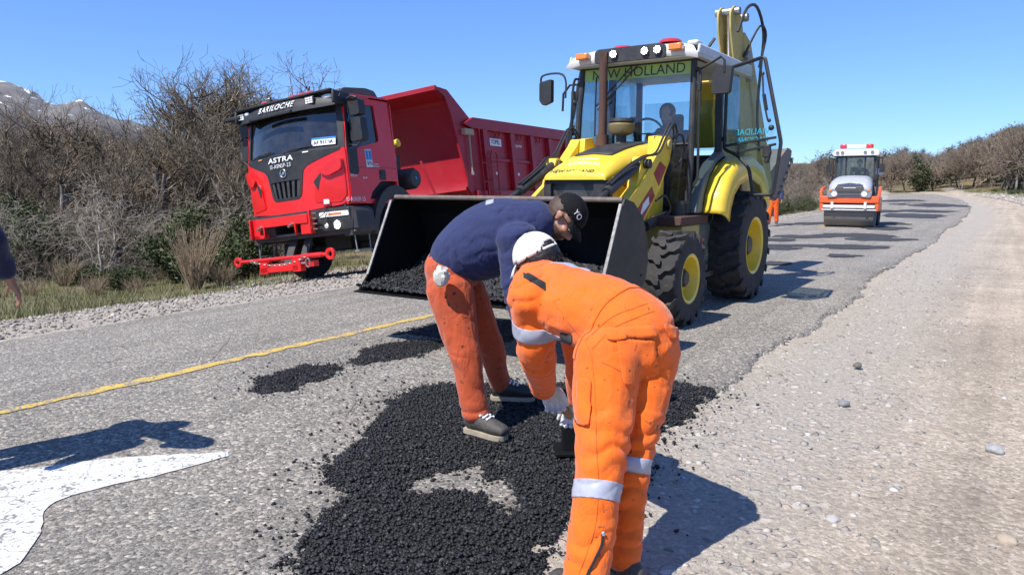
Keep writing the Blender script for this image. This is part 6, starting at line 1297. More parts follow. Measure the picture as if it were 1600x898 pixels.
def hand(mb, wrist, d, palm, curl=.9, s=1.0, right=1, thumb=True):
    """wrist point, direction of the hand, palm normal (the way fingers curl)"""
    d = V(d).normalized(); n_ = V(palm); n_ = (n_-d*n_.dot(d)).normalized(); x = d.cross(n_)*right
    loft(mb, [(wrist-d*.02, .028*s, .021*s), (V(wrist)+d*.02, .034*s, .018*s), (V(wrist)+d*.055*s, .041*s, .015*s), (V(wrist)+d*.088*s, .042*s, .013*s)], x, 12, 3)
    for k, (off, L) in enumerate(((-.030, .070), (-.010, .080), (.011, .075), (.030, .060))):
        p = V(wrist)+d*.088*s+x*off*s; dd = d.copy(); pts = [p-dd*.015*s]; a = curl*(.75+.08*k)
        for q, f in enumerate((.45, .32, .23)):
            c, s2 = math.cos(a*(q+.6)*.62), math.sin(a*(q+.6)*.62); e = d*c+n_*s2; pts.append(pts[-1]+e*(L*f+(.015 if q == 0 else 0))*s)
        loft(mb, [(pp, rr*s, rr*s) for pp, rr in zip(pts, (.0098, .0095, .0088, .0075))], x, 8, 3)
    if thumb:
        p = V(wrist)+d*.022*s-x*.026*s; e = (d*.65-x*.62+n_*.42).normalized(); e2 = (d*.8-x*.05+n_*.6).normalized()
        loft(mb, [(p, .013*s, .012*s), (p+e*.034*s, .0115*s, .0105*s), (p+e*.034*s+e2*.034*s, .010*s, .009*s), (p+e*.034*s+e2*.058*s, .008*s, .007*s)], n_, 8, 3)
class Head:
    def __init__(s, c, up, face):
        s.c = V(c); s.u = V(up).normalized(); f = V(face); s.f = (f-s.u*f.dot(s.u)).normalized(); s.s = s.u.cross(s.f)   # s.s: the person's left
    def p(s, x, y, z): return s.c+s.s*x+s.f*y+s.u*z
    def skull(s, mb, k=1.0):
        def ell(cx, cy, cz, rx, ry, rz, n=20, m=14):
            t = MB(); t.sphere((0, 0, 0), (1, 1, 1), n, m); mb.add([s.p(cx+v[0]*rx*k, cy+v[1]*ry*k, cz+v[2]*rz*k) for v in t.v], t.f)
        ell(0, -.012, .028, .078, .098, .092); ell(0, .018, -.035, .063, .075, .075); ell(0, .045, -.082, .042, .045, .034); ell(0, .062, -.055, .040, .030, .045)
        loft(mb, [(s.p(0, .080, .020), .011, .010), (s.p(0, .098, -.008), .013, .012), (s.p(0, .112, -.028), .016, .014), (s.p(0, .092, -.038), .014, .010)], s.s, 10, 3)
        for q in (-1, 1):
            ell(q*.020, .094, -.034, .010, .010, .008, 8, 6); ell(q*.032, .078, .022, .022, .014, .010, 10, 8); ell(q*.045, .062, -.02, .022, .025, .018, 10, 8)
            loft(mb, [(s.p(q*.076, -.010, .020), .008, .016), (s.p(q*.088, -.016, .008), .007, .022), (s.p(q*.080, -.006, -.026), .006, .011)], s.s, 10, 3)
        ell(0, .092, -.060, .026, .010, .006, 12, 8); ell(0, .090, -.072, .022, .010, .007, 12, 8)
    def features(s, parent, glasses=False, beard=None):
        for q in (-1, 1):
            t = MB(); t.sphere((0, 0, 0), .0125, 12, 8); e = MB(); e.add([s.p(q*.032+v[0], .079+v[1], .008+v[2]) for v in t.v], t.f); e.build('eye', M_eye, parent)
            t = MB(); t.sphere((0, 0, 0), .006, 10, 6); e = MB(); e.add([s.p(q*.032+v[0], .0875+v[1], .008+v[2]) for v in t.v], t.f); e.build('iris', M_iris, parent)
            b_ = MB(); loft(b_, [(s.p(q*.016, .096, .030), .004, .004), (s.p(q*.034, .092, .035), .005, .004), (s.p(q*.052, .080, .030), .003, .003)], s.u, 6, 2); b_.build('eyebrow', M_hair, parent)
        m_ = MB(); m_.sphere((0, 0, 0), (1, 1, 1), 10, 6); e = MB(); e.add([s.p(v[0]*.022, .097+v[1]*.004, -.066+v[2]*.0022) for v in m_.v], m_.f); e.build('mouth', M_lip, parent)
        if glasses:
            g = MB()
            for q in (-1, 1):
                g.plate([(q*.033+.026*math.cos(a), .008+.018*math.sin(a)) for a in np.linspace(0, 2*PI, 14, False)], 0, .003, lambda x, z, t: s.p(x, .104-abs(x)*.18+t, z)); g.tube([s.p(q*.058, .092, .012), s.p(q*.082, .03, .014), s.p(q*.086, -.02, .010)], .003, 5)
            g.build('sunglasses', M_blk, parent)
    def shell(s, name, m, parent, rx, ry, rz, off=(0, -.012, .028), keep=None, thick=.004, n=40, k=26, wob=0):
        t = MB(); t.sphere((0, 0, 0), (1, 1, 1), n, k); bm = bmesh.new(); vs = []
        for v in t.v:
            f = 1+wob*noise.noise(V(v)*9); vs.append(bm.verts.new(s.p(off[0]+v[0]*rx*f, off[1]+v[1]*ry*f, off[2]+v[2]*rz*f)))
        for f in t.f:
            cx = [sum(t.v[i][q] for i in f)/4 for q in range(3)]
            if keep is None or keep(*cx):
                try: bm.faces.new([vs[i] for i in f])
                except ValueError: pass
        bmesh.ops.remove_doubles(bm, verts=bm.verts, dist=1e-5); bmesh.ops.delete(bm, geom=[v for v in bm.verts if not v.link_faces], context='VERTS')
        bmesh.ops.recalc_face_normals(bm, faces=bm.faces)
        me = bpy.data.meshes.new(name); bm.to_mesh(me); bm.free(); me.materials.append(m); me.polygons.foreach_set('use_smooth', [True]*len(me.polygons)); o = link(name, me, parent)
        q = o.modifiers.new('thick', 'SOLIDIFY'); q.thickness = thick; q.offset = 0; return o
    def cap(s, m, parent, gap=True, tilt=0):
        # crown with an adjustable opening at the back, then the brim and button
        def keep(x, y, z):
            if z < (-.02 if y < .3 else .10): return False
            if gap and y < 0 and abs(x) < .42 and -.02 <= z < .36-(x/.42)**2*.30 and z > .07: return False
            return True
        c = s.shell('cap', m, parent, .092, .113, .108, (0, -.010, .040), keep, .004, 44, 30)
        b = MB(); N = 12; vs = []; fs = []
        for i in range(N+1):
            a = -1.15+2.3*i/N; x0, y0 = math.sin(a)*.088, .100*math.cos(a)-.005
            for j in range(4): t = j/3; L = .075*math.cos(a*.95)**.6; vs.append(s.p(x0*(1+.10*t), y0+L*t, .050-.012*t-.30*abs(x0)**1.3*t*1.0-.02*t*t))
        for i in range(N):
            for j in range(3): fs.append((i*4+j, i*4+j+1, i*4+5+j, i*4+4+j))
        b.add(vs, fs); o = b.build('brim', m, c, smooth=60); q = o.modifiers.new('thick', 'SOLIDIFY'); q.thickness = .004
        b = MB(); t = MB(); t.sphere((0, 0, 0), (.008, .008, .004), 8, 6); b.add([s.p(v[0], -.010+v[1], .149+v[2]) for v in t.v], t.f); b.build('button', m, c)
        for k in range(6):
            a = k*PI/3+PI/6; pts = []
            for e in np.linspace(.12, 1.45, 8): pts.append(s.p(.0935*math.cos(e)*math.sin(a), -.010+.1145*math.cos(e)*math.cos(a), .040+.1095*math.sin(e)))
            if not (gap and abs(math.sin(a)) < .6 and math.cos(a) < 0): b = MB(); b.tube(pts, .0012, 4); b.build('seam', m, c)
        return c
M_eye = mat('eye white', (.75, .72, .7), .2); M_iris = mat('dark iris', (.03, .015, .01), .15); M_lip = mat('lips', (.30, .10, .08), .5)
def boot(e, ankle, heel, toe, m=M_shoe, ms=M_sole, laces=True, w=1.0):
    heel, toe = V(heel), V(toe); d = (toe-heel); L = d.length; d.normalize(); up = V((0, 0, 1)); up = (up-d*up.dot(d)).normalized(); x = d.cross(up); z0 = .028
    b = MB(); f = lambda a, h: heel+d*L*a+up*h
    loft(b, [(f(.10, .06), .038*w, .040), (f(.28, .075), .042*w, .055), (f(.50, .068), .046*w, .050), (f(.75, .058), .052*w, .040), (f(.93, .050), .044*w, .032)], x, 14, 3)
    loft(b, [(f(.22, .055), .040*w, .048), (V(ankle)*.35+f(.24, .09)*.65, .040*w, .048), (V(ankle)+V((0, 0, .03)), .044*w, .046)], x, 14, 3)
    o = fuse('boot', b, m, e, .006, 3, noise_a=.0015, nsc=30)
    sp = []
    for a, q in ((0, .55), (.06, .80), (.3, .80), (.55, .95), (.78, 1.08), (.92, .90), (1.0, .45)): sp.append((a, q))
    outl = [(a, q*.05*w) for a, q in sp]+[(a, -q*.05*w) for a, q in sp[::-1]]
    s_ = MB(); s_.plate(rpoly(outl, .02, 2), 0, .026, lambda a, q, t: heel+d*L*a+x*q+up*t); s_.build('sole', ms, o, bevel=.004)
    if laces:
        lc = MB()
        for k in range(4):
            a = .36+.085*k; h = .134-.006*k; lc.tube([f(a, h-.012)+x*.026, f(a+.02, h), f(a, h-.012)-x*.026], .006, 5)
            for q in (-1, 1): lc.sphere(f(a, h-.010)+x*.029*q, .008, 8, 6)
        lc.build('laces', M_lets, o)
    return o
def limbs(mb, J, k=1.0, side=None, n=16):
    for L in J: loft(mb, [(p, a*k, b*k) for p, a, b in L], side, n)

# ---- worker in orange ----
OW = empty('person', (.42, 2.45, 0), (0, 0, 0), 'person in orange coveralls and white cap bending over in front, seen from behind', 'person')
def rel(e):                                          # keep the figure's world coordinates while its origin stands on the ground
    for c in e.children: c.location = c.location-e.location
fw = V((-.54, .84, 0)); lf = V((-.84, -.54, 0))
pel, wai, mid, che, nek = at(988, 528, 2.70), at(945, 500, 2.80), at(900, 485, 2.92), at(858, 462, 3.05), at(838, 436, 3.18)
LH, RH_ = at(948, 560, 2.62), at(1014, 552, 2.70); LK, RK = at(936, 738, 2.42), at(982, 728, 2.54); LA, RA = at(914, 915, 2.28), at(972, 880, 2.47)
LS, RS = at(834, 462, 2.92), at(890, 452, 3.20); LE, RE_ = at(838, 545, 2.98), at(905, 560, 3.30); LW, RW = at(850, 606, 3.26), at(902, 626, 3.44)
HO = Head(at(842, 415, 3.20), (-.44, .20, .87), (-.60, .70, -.38))
arms = lambda S, E_, W_, g: [(S, .085*g, .085*g), (S+(E_-S)*.35, .072*g, .075*g), (E_, .060*g, .062*g), (E_+(W_-E_)*.5, .052*g, .054*g), (W_, .042*g, .044*g)]
b = MB()
loft(b, [(pel, .155, .13), (wai, .14, .11), (mid, .155, .12), (che, .165, .125), (nek, .07, .07), (HO.p(0, -.01, -.03), .055, .055)], lf)
limbs(b, [[(LH, .08, .085), (LK, .055, .055), (LA, .04, .04)], [(RH_, .08, .085), (RK, .055, .055), (RA, .04, .04)], [(LS, .055, .055), (LE, .042, .042), (LW, .03, .028)], [(RS, .055, .055), (RE_, .042, .042), (RW, .03, .028)]], 1, lf)
HO.skull(b); body = fuse('body', b, M_skin, OW, .009, 2)
HO.features(OW)
c = MB()
loft(c, [(at(1003, 545, 2.68), .150, .150), (pel, .178, .170), (wai+V((0, 0, .015)), .178, .155), (mid+V((0, 0, .02)), .180, .145), (che+V((0, 0, .01)), .178, .140), (at(848, 438, 3.14), .12, .10)], lf, 20)
legs = [[(LH+V((0, -.01, .02)), .118, .130), (LH*.5+LK*.5, .100, .110), (LK, .082, .088), (LK*.5+LA*.5, .075, .082), (LA+V((0, 0, .02)), .076, .082)], [(RH_+V((0, 0, .02)), .115, .125), (RH_*.5+RK*.5, .090, .098), (RK, .074, .080), (RK*.5+RA*.5, .066, .070), (RA+V((0, 0, .03)), .066, .070)]]
limbs(c, legs, 1, lf, 18); limbs(c, [arms(LS, LE, LW, 1.30), arms(RS, RE_, RW, 1.15)], 1, lf)
la = (LW-LE).normalized(); ua = (LE-LS).normalized()
folds = [(LE, LW-LS+V((.15, 0, 0)), .13, .013, 13), (LW, la, .10, .011, 15), (LS, ua+V((.4, 0, 0)), .14, .010, 9), (LK, LH-LA, .16, .006, 10), (LA+V((0, 0, .12)), (0, 0, 1), .15, .006, 11), (RK, RH_-RA, .2, .010, 13), (RA+V((0, 0, .14)), (0, 0, 1), .15, .009, 14), (at(905, 560, 2.75), (-.6, .2, .8), .14, .008, 12), (at(1000, 600, 2.6), (.3, 0, 1), .16, .006, 9), (wai, (-.5, .5, .5), .18, .003, 9), (RH_, (1, 0, .4), .15, .004, 10), (che, (.8, -.2, .5), .22, .006, 6), (LH*.5+LK*.5, (.5, 0, 1), .2, .006, 6), (RH_*.5+RK*.5, (.4, 0, 1), .2, .007, 7)]
cov = fuse('coverall', c, M_orng, OW, .0065, 6, folds, .0040, 6)
# reflective tape, seams, pockets, panels
kx = (LK-LA).normalized(); band('reflective_band', cov, slab(at(935, 768, 2.42), LH-LK*1.0+(LK-LA)*.4, .060)+[(at(974, 768, 2.40), (1, .15, 0))], M_refl)
band('reflective_band', cov, slab(at(993, 725, 2.52), (RH_-RA), .052)+[(at(972, 725, 2.5), (-1, -.2, 0)), (at(993, 725, 2.36), (0, -1, 0)) if False else (at(960, 725, 2.5), (-1, 0, 0))], M_refl)
band('reflective_band', cov, slab(LS*.42+LE*.58, ua, .062)+[(at(872, 520, 3.0), (1, 0, 0)), (at(880, 455, 3.1), (.2, 0, 1)), (at(850, 590, 3.1), (0, 0, -1))], M_refl)
band('shoulder_tape', cov, slab(at(885, 412, 3.0), (.25, .35, .0), .05)+[(at(858, 415, 3), (-1, .2, 0)), (at(925, 405, 3), (1, -.2, 0)), (at(885, 440, 3), (0, 0, -1))], M_refl)
wax = (wai-mid).normalized()
band('waist_seam', cov, slab(at(972, 480, 2.72), pel-mid, .030)+[(at(915, 560, 2.8), (-.6, 0, -.8))], M_orng, off=.004)
band('mesh_panel', cov, [(at(872, 520, 2.9), (-1, 0, 0)), (at(888, 520, 2.9), (1, 0, 0)), (at(900, 508, 2.9), (0, 0, 1)), (at(900, 562, 2.9), (0, 0, -1)), (at(872, 520, 2.86), (0, 1, 0))], M_mesh)
band('mesh_panel', cov, [(at(896, 600, 2.7), (-1, 0, 0)), (at(920, 600, 2.7), (1, 0, .0)), (at(915, 562, 2.7), (-.4, 0, 1)), (at(915, 582, 2.7), (.4, 0, -1)), (at(915, 582, 2.75), (0, 1, 0))], M_mesh)
band('shoulder_panel', cov, slab(at(832, 440, 2.95), (.55, .2, .8), .028)+[(at(815, 440, 3), (-1, 0, .2)), (at(850, 440, 3), (1, 0, 0)), (at(832, 452, 3), (0, 0, -1))], M_mesh)
# back pocket with its flap, thigh pocket, zip
def spread(px, py, Y, o_=.006):
    """surface point of the coverall near a seen point"""
    p = at(px, py, Y); ok, loc, nn, i = cov.closest_point_on_mesh(p); return loc+nn*o_
def ontop(name, pts, m, th=.004, Y0=2.0):
    """patch laid on the coverall: outline cast onto the cloth from its outside"""
    orig = V((0, 0, H)); P = rpoly(pts, 6, 2); loops = [V((a, b_, 0)) for a, b_ in P]; bm = bmesh.new()
    vs = [bm.verts.new(v) for v in loops]; bm.faces.new(vs)
    xs = [p.x for p in loops]; ys = [p.y for p in loops]
    for a in np.arange(min(xs), max(xs), 7): bmesh.ops.bisect_plane(bm, geom=bm.verts[:]+bm.edges[:]+bm.faces[:], plane_co=(a, 0, 0), plane_no=(1, 0, 0))
    for a in np.arange(min(ys), max(ys), 7): bmesh.ops.bisect_plane(bm, geom=bm.verts[:]+bm.edges[:]+bm.faces[:], plane_co=(0, a, 0), plane_no=(0, 1, 0))
    bad = []
    for v in bm.verts:
        d = (at(v.co.x, v.co.y, 5)-orig).normalized(); ok, loc, nn, i = cov.ray_cast(orig, d)
        if ok: v.co = loc+nn*(th+.001)
        else: bad.append(v)
    bmesh.ops.delete(bm, geom=bad, context='VERTS'); bmesh.ops.recalc_face_normals(bm, faces=bm.faces)
    me = bpy.data.meshes.new(name); bm.to_mesh(me); bm.free(); me.materials.append(m); me.polygons.foreach_set('use_smooth', [True]*len(me.polygons)); o = link(name, me, OW)
    q = o.modifiers.new('thick', 'SOLIDIFY'); q.thickness = th; q.offset = 0; return o
def seam(name, pts, r=.0016, m=None, o_=.001):
    out = []
    for q in cr([(*p, 0) for p in pts], 8):
        d = (at(q[0], q[1], 5)-V((0, 0, H))).normalized(); ok, loc, nn, i = cov.ray_cast(V((0, 0, H)), d)
        if ok: out.append(loc+nn*o_)
    if len(out) > 2: t = MB(); t.tube(out, r, 5); return t.build(name, m or M_seam, OW)
ontop('pocket_flap', [(945, 514), (1020, 508), (1025, 526), (1005, 529), (985, 527), (965, 534), (948, 532)], M_orng, .007)
ontop('pocket', [(962, 528), (1022, 530), (1030, 585), (975, 604)], M_orng, .004)
ontop('pocket_flap', [(1034, 505), (1054, 512), (1056, 530), (1044, 530)], M_orng, .010)
ontop('thigh_pocket', [(905, 590), (925, 592), (922, 665), (900, 662)], M_orng, .006)
seam('seam', [(925, 560), (930, 620), (932, 700), (935, 760), (930, 820), (918, 860), (905, 895)]); seam('seam', [(940, 565), (1000, 592), (1030, 582)])
seam('seam', [(865, 470), (890, 505), (915, 535), (925, 558)]); seam('seam', [(925, 545), (960, 512), (1000, 494), (1022, 486)]); seam('seam', [(915, 532), (955, 496), (995, 480), (1012, 474)])
seam('zip', [(942, 832), (940, 850), (930, 872), (920, 893), (916, 905)], .0055, M_mesh, .002)
z_ = at(942, 832, 2.3); seam('zip_pull', [(941, 830), (943, 836)], .006, M_refl, .006)
boot(OW, LA, LA+V((.05, -.09, -LA.z+.004)), LA+V((-.09, .16, -LA.z+.004))); boot(OW, RA, RA+V((.05, -.08, -RA.z+.004)), RA+V((-.07, .18, -RA.z+.004)))
# gloves closed on the tamper handle
P1, P2 = at(872, 630, 3.42), at(893, 650, 3.52)
hx_ = (P2-P1).normalized()
g = MB(); d1 = (P1+V((0, 0, .01))-LW).normalized(); loft(g, [(LW-la*.04, .050, .046), (LW+d1*.01, .046, .044), (LW+d1*.05, .044, .034)], lf, 12); hand(g, LW+d1*.005, d1, V((.25, -.35, -.9)), 1.9, 1.28, 1); fuse('glove', g, M_glove, OW, .0045, 2, noise_a=.002, nsc=30)
g = MB(); d2 = (P2+V((0, 0, .01))-RW).normalized(); loft(g, [(RW-d2*.03, .038, .036), (RW+d2*.02, .034, .028)], lf, 12); hand(g, RW+d2*.01, d2, V((-.3, -.3, -.9)), 1.9, 1.18, -1); fuse('glove', g, M_glove, OW, .0045, 2, noise_a=.002, nsc=30)
HO.shell('hair', M_hair, OW, .088, .108, .104, keep=lambda x, y, z: (y < .35 and z > -.75 and (y < -.05 or z > .1) and not (abs(x) > .7 and -.35 < z < .1 and y > -.35)), thick=.010, wob=.06, n=60, k=40)
hr_ = MB(); rs = np.random.RandomState(2)
for k in range(240):
    a = rs.uniform(-1.5, 1.5); e = rs.uniform(-.75, .05); p = HO.p(.086*math.sin(a)*math.cos(e), -.012-.106*math.cos(a)*math.cos(e), .028+.10*math.sin(e)); q = p+(HO.c-p).normalized()*-.006+HO.u*-.030+V(rs.normal(0, .006, 3)); hr_.tube([p, (p+q)/2+V(rs.normal(0, .003, 3)), q], [.0022, .002, .0008], 3)
ho_ = hr_.build('hair_strands', M_hair, OW); ho_['kind'] = 'stuff'
HO.cap(M_capw, OW)
st_ = MB(); st_.tube([HO.p(x, -.010-.1135*math.sqrt(max(0, 1-(x/.092)**2))*1.0, .046) for x in np.linspace(-.045, .045, 9)], .004, 5); st_.build('cap_strap', M_capw, OW)
cl = MB(); cl.tube([HO.p(.075*math.cos(a), -.02+.085*math.sin(a), -.115) for a in np.linspace(PI*.95, PI*2.05, 14)], .016, 8); cl.build('collar', M_orng, OW)
rel(OW)
# tamper held by the orange worker
TP = empty('hand_tamper', (0, 0, 0), label='heavy black hand tamper with a wooden handle gripped by the orange worker', cat='tamper')
tb0 = at(893, 700, 3.70); base = V((tb0.x, tb0.y, .045)); TP.location = base
mb = MB(); mb.plate(rpoly([(-.055, -.055), (.055, -.055), (.055, .055), (-.055, .055)], .01), 0, .17, lambda x, y, t: (x+.004, y, t)); mb.build('block', M_tar, TP, bevel=.006)
mb = MB(); mb.bb(-.09, .09, -.09, .09, -.006, .012); mb.build('foot_plate', M_tar, TP, bevel=.004)
top = P1+(P1-P2)*1.6; mb = MB(); q0 = V((0, 0, .16)); mb.tube([q0, P2-base, P1-base, top-base], [.024, .023, .022, .021], 12)
mb.build('handle', mat('worn wooden handle', (.42, .24, .14), .6, dirt=.3, dirtcol=(.05, .035, .03), dscale=20), TP)

# ---- worker in blue ----
BWk = empty('person', (-.1, 4.2, 0), (0, 0, 0), 'person in navy fleece, rust trousers and black cap bending beside the loader bucket', 'person')
lf = V((-.05, 1, 0))
pel, wai, mid, che, nek = at(706, 425, 4.22), at(728, 398, 4.2), at(765, 376, 4.18), at(812, 362, 4.16), at(848, 343, 4.15)
RH_, LH = at(702, 455, 4.10), at(728, 455, 4.36); RK, LK = at(728, 560, 4.02), at(768, 545, 4.5); RA, LA = at(744, 655, 4.00), at(783, 608, 4.66)
RS, LS = at(808, 372, 3.98), at(828, 358, 4.34); RE_, LE = at(812, 462, 3.92), at(842, 455, 4.35); RW, LW = at(832, 545, 3.84), at(852, 548, 4.0)
HB = Head(at(880, 341, 4.13), (.78, -.12, .48), (.42, -.22, -.86))
b = MB(); loft(b, [(pel, .15, .12), (wai, .14, .11), (mid, .15, .12), (che, .16, .12), (nek, .065, .065), (HB.p(0, -.01, -.03), .055, .055)], lf)
limbs(b, [[(LH, .08, .085), (LK, .055, .055), (LA, .04, .04)], [(RH_, .08, .085), (RK, .055, .055), (RA, .04, .04)], [(LS, .055, .055), (LE, .042, .042), (LW, .03, .028)], [(RS, .055, .055), (RE_, .042, .042), (RW, .03, .028)]], 1, lf)
HB.skull(b); hand(b, RW, (.25, .1, -.9), (.2, .9, -.2), 1.6, 1, 1); hand(b, LW, (.1, -.3, -.9), (.2, -.9, -.2), 1.6, 1, -1); fuse('body', b, M_skin, BWk, .0055, 2); HB.features(BWk, True)
t = MB()
loft(t, [(at(722, 400, 4.2), .175, .15), (pel, .185, .165), (at(700, 445, 4.22), .17, .13)], lf, 18)
limbs(t, [[(RH_+V((0, 0, .03)), .105, .135), (RH_*.5+RK*.5, .090, .110), (RK, .076, .088), (RK*.5+RA*.5, .068, .076), (RA+V((0, 0, .03)), .068, .076)], [(LH, .10, .12), (LH*.5+LK*.5, .09, .105), (LK, .074, .082), (LK*.5+LA*.5, .064, .072), (LA+V((0, 0, .03)), .066, .072)]], 1, lf, 16)
fuse('trousers', t, M_rust_, BWk, .007, 4, [(RK, (.8, 0, 1), .15, .005, 8), (RA+V((0, 0, .08)), (.3, 0, 1), .12, .007, 11), (RH_, (1, 0, 1), .14, .006, 9), (LK, (.7, 0, 1), .2, .005, 9), (RH_*.5+RK*.5, (1, 0, .35), .2, .005, 8), (RK*.5+RA*.5, (1, .3, .3), .15, .004, 9)], .0035, 7)
j = MB()
loft(j, [(at(706, 415, 4.22), .165, .150), (at(722, 398, 4.2), .19, .180), (at(762, 376, 4.18), .205, .215), (at(806, 362, 4.16), .205, .20), (at(842, 346, 4.15), .13, .125)], lf, 22)
limbs(j, [arms(RS, RE_, RW, 1.35), arms(LS, LE, LW, 1.2)], 1, lf)
jk = fuse('jacket', j, M_navyc, BWk, .007, 5, [(at(735, 420, 4.0), (.9, 0, .5), .16, .008, 8), (RS, (.3, 0, -1), .16, .008, 8), (at(790, 350, 4.0), (1, 0, -.3), .16, .006, 8), (RE_, (0, 0, 1), .14, .009, 13), (at(770, 430, 4.0), (.6, 0, .8), .15, .007, 9)], .004, 5)
h_ = MB(); h_.tube([tuple(HB.p(.080*math.cos(a), -.045+.11*math.sin(a), -.125)+V((-.02, 0, -.01))) for a in np.linspace(0, 2*PI, 22, False)], .024, 8, closed=True); fuse('collar', h_, M_navyc, BWk, .008, 2, noise_a=.004, nsc=12)
band('back_patch', jk, [(at(772, 320, 4.2), (1, 0, 0)), (at(760, 320, 4.2), (-1, 0, 0)), (at(765, 330, 4.1), (0, -1, -.4)), (at(760, 330, 4.25), (0, 1, 0))], M_refl)
boot(BWk, RA, at(738, 672, 3.98)*1+V((0, 0, 0)) if False else V((RA.x-.06, RA.y+.03, .035)), V((RA.x+.17, RA.y-.13, .035))); boot(BWk, LA, V((LA.x-.07, LA.y-.01, .035)), V((LA.x+.22, LA.y-.03, .035)), m=M_blk)
HB.shell('hair', M_hairb, BWk, .086, .108, .106, keep=lambda x, y, z: (y < .45 and z > -.92 and (y < -.1 or z > .15)), thick=.012, wob=.06, n=60, k=40)
bd = HB.shell('beard', M_hairb, BWk, .068, .078, .080, (0, .024, -.040), keep=lambda x, y, z: z < -.10 and y > -.35 and not (abs(x) < .35 and y > .6 and z > -.25), thick=.005, wob=.05, n=50, k=36)
cp = HB.cap(M_capb, BWk)
bm_o = MB(); bm_o.tube([HB.p(-.035+.0*k, -.02-.106*math.cos(.35), .040+.0) if False else HB.p(x, -.010-.1135*math.sqrt(max(0, 1-(x/.092)**2)), .046) for x in np.linspace(-.045, .045, 9)], .005, 5); bm_o.build('cap_strap', M_capb, BWk)
text('lettering', 'YO', .045, M_lets, BWk, lambda u, v, tt: HB.p(-.0945+.25*(u*u)-.0+(-.0), .035-.0+u*.9, .085+v*.95)+HB.s*(.010+v*.28+.0-tt) if False else HB.p(-(.0965*math.cos((v+.045)/.108)*math.cos((u+.055)/.113)+.002+tt), .1185*math.cos((v+.045)/.108)*math.sin((u+.055)/.113)-.010, .040+.1125*math.sin((v+.045)/.108)))
sb_ = MB(); sb_.sphere((0, 0, 0), (.045, .035, .055), 16, 12); pbg = at(690, 432, 3.93); sb_.xf(lambda p: p*(1+.30*noise.noise(p*45)+.12*noise.noise(p*110))+pbg); sb_.build('rag', M_rib, BWk, smooth=25, label='crumpled white rag sticking out of the back pocket')
rel(BWk)

# ---- person at the left edge: only the arm reaches into view ----
def standing(name, base, yaw, hgt, mj, mt, label, vox=.02, hat=None, armpose=None, hair=M_hair, walk=.0):
    e = empty('person', base, (0, 0, yaw), label, 'person'); k = hgt/1.75; B_ = lambda x, y, z: V((x*k, y*k, z*k))        # +y forward, +x right
    hh = Head(B_(0, .02, 1.63), (0, .05, 1), (0, 1, -.1)); A = armpose or {}
    sh = {q: B_(.19*q, 0, 1.42) for q in (1, -1)}; el = {q: V(A.get(('e', q), B_(.27*q, -.03, 1.13))) for q in (1, -1)}; wr = {q: V(A.get(('w', q), B_(.29*q, .08, .88))) for q in (1, -1)}
    hp = {q: B_(.09*q, 0, .92) for q in (1, -1)}; kn = {q: B_(.10*q, .03+walk*q, .50) for q in (1, -1)}; an = {q: B_(.11*q, walk*1.6*q, .09) for q in (1, -1)}; sx = V((1, 0, 0))
    b = MB(); loft(b, [(B_(0, 0, .92), .15*k, .11*k), (B_(0, 0, 1.1), .13*k, .10*k), (B_(0, 0, 1.3), .16*k, .11*k), (B_(0, 0, 1.43), .13*k, .08*k), (B_(0, .01, 1.52), .055*k, .055*k), (hh.p(0, -.01, -.03), .055, .055)], sx)
    for q in (1, -1): limbs(b, [[(hp[q], .08*k, .085*k), (kn[q], .055*k, .055*k), (an[q], .04*k, .04*k)], [(sh[q], .055*k, .055*k), (el[q], .042*k, .042*k), (wr[q], .03*k, .028*k)]], 1, sx); hand(b, wr[q], wr[q]-el[q], A.get('palm', V((-q, .3, 0))), .7, k, q)
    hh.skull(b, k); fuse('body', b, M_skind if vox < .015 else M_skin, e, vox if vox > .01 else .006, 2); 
    if vox < .018: hh.features(e)
    t = MB(); loft(t, [(B_(0, 0, .84), .15*k, .12*k), (B_(0, 0, 1.0), .165*k, .125*k)], sx)
    for q in (1, -1): limbs(t, [[(hp[q], .10*k, .11*k), (kn[q], .085*k, .09*k), (an[q]+V((0, 0, .03)), .078*k, .085*k)]], 1, sx)
    fuse('trousers', t, mt, e, vox, 2, noise_a=.006, nsc=8)
    j = MB(); loft(j, [(B_(0, 0, .90), .18*k, .14*k), (B_(0, 0, 1.1), .18*k, .14*k), (B_(0, 0, 1.3), .195*k, .145*k), (B_(0, 0, 1.44), .14*k, .10*k)], sx)
    for q in (1, -1): limbs(j, [[(sh[q], .085*k, .085*k), (el[q], .07*k, .07*k), (wr[q]+(el[q]-wr[q])*.10, .052*k, .052*k)]], 1, sx)
    fuse('jacket', j, mj, e, vox, 3, [(el[q], (wr[q]-sh[q]), .14, .007, 12) for q in (1, -1)], noise_a=.005, nsc=8)
    hh.shell('hair', hair, e, .086, .106, .102, keep=lambda x, y, z: y < .45 and z > -.55 and (y < -.1 or z > .2), thick=.008)
    if hat: hh.cap(hat, e)
    for q in (1, -1): boot(e, an[q], V((an[q].x, an[q].y-.09*k, .004)), V((an[q].x+.02*q, an[q].y+.18*k, .004)), laces=False)
    return e
yw = R(-62); bp = V((-2.98, 3.42, 0)); Mi = Matrix.Rotation(-yw, 3, 'Z'); wl = Mi @ (at(14, 434, 3.45)-bp); elb = Mi @ (at(-48, 330, 3.32)-bp)
standing('person', bp, yw, 1.76, M_navd, cloth('dark work trousers', (.03, .03, .035)), 'person in a dark navy jacket whose lowered arm and hand enter at the left edge', .012, M_capb, {('w', -1): wl, ('e', -1): elb, 'palm': V((.2, -1, -.3))})
fb = at(1207, 350, 26.2)
standing('person', V((fb.x, fb.y, 0)), R(150), 1.74, M_navyc, cloth('bright orange trousers', (.90, .13, .012), .1), 'person in orange trousers and blue jacket walking beyond the loader', .03, None, walk=.07)
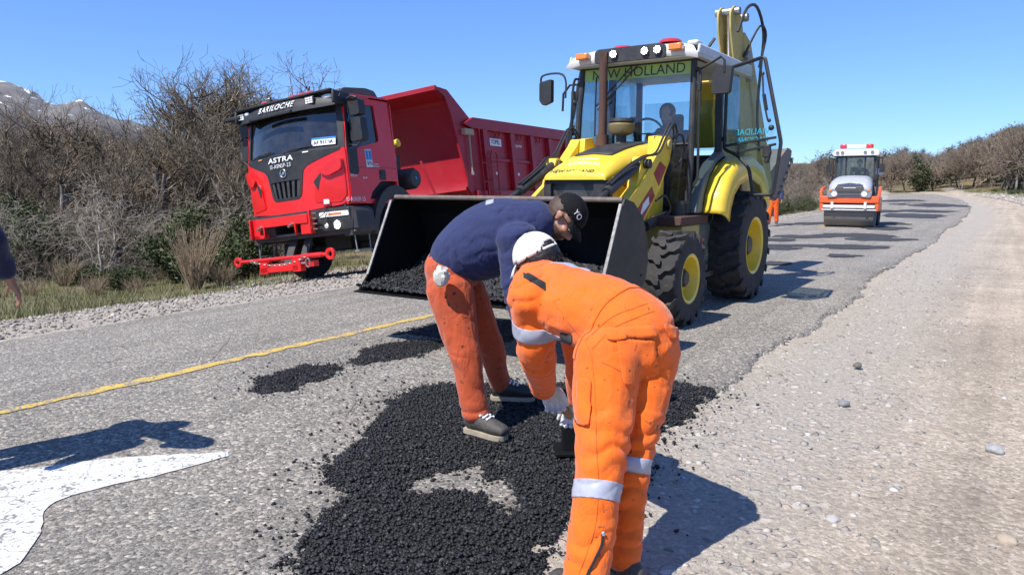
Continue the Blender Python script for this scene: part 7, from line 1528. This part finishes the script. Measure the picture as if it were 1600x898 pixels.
# operators
def operator(parent_pose, loc, yaw, label, lean=V((0, 0, 0)), mj=M_navd, k=1.0):
    e = empty('person', loc, (0, 0, yaw), label, 'person'); sx = V((0, 1, 0)); l = lean; hh = Head(V((.28, 0, .78))+l, (.12, 0, 1), (1, -.15, -.22))
    b = MB(); loft(b, [(V((0, 0, .08)), .16, .12), (V((.05, 0, .3)), .15, .12), (V((.14, 0, .5))+l*.7, .17, .12), (V((.22, 0, .63))+l, .06, .06), (hh.p(0, -.01, -.03), .055, .055)], sx)
    lg = []
    for q in (1, -1): lg += [[(V((0, .1*q, .05)), .08, .08), (V((.42, .13*q, .10)), .06, .06), (V((.50, .13*q, -.32)), .045, .045)]]
    ar = []
    for q in (1, -1): ar += [[(V((.13, .2*q, .5))+l*.8, .06, .06), (V((.28, .26*q, .28))+l*.5, .045, .045), (V((.50, .15*q, .38)), .032, .03)]]
    limbs(b, lg+ar, 1, sx); hh.skull(b)
    for q in (1, -1): hand(b, V((.50, .15*q, .38)), (.8, -.1*q, .2), (0, -q*.2, -1), 1.4, 1, -q)
    fuse('body', b, M_skin, e, .008, 2)
    j = MB(); loft(j, [(V((0, 0, .10)), .19, .15), (V((.05, 0, .3)), .18, .15), (V((.14, 0, .52))+l*.7, .20, .14)], sx); limbs(j, [[(p, a*1.4, b2*1.4) for p, a, b2 in L] for L in [[a_[0], a_[1], (a_[1][0]*.15+a_[2][0]*.85, .035, .035)] for a_ in ar]], 1, sx)
    fuse('jacket', j, mj, e, .014, 2, noise_a=.006); t = MB(); limbs(t, [[(p, a*1.35, b2*1.35) for p, a, b2 in L] for L in lg], 1, sx); fuse('trousers', t, M_navd, e, .015, 2)
    hh.shell('hair', M_hair, e, .088, .108, .104, keep=lambda x, y, z: y < .5 and z > -.5, thick=.008); return e
def loc_on(o, p): return Matrix.Rotation(o.rotation_euler.z, 3, 'Z') @ V(p)+o.location
operator(BH, loc_on(BH, (-1.78, .06, 1.50)), R(-124.19), 'person in dark clothes seated at the wheel inside the loader cab', V((.06, .10, -.03)), M_navd)
operator(RL, loc_on(RL, (-1.85, .08, 1.42)), R(-121), 'person seated inside the road roller cab', V((0, 0, -.05)), M_navyc)
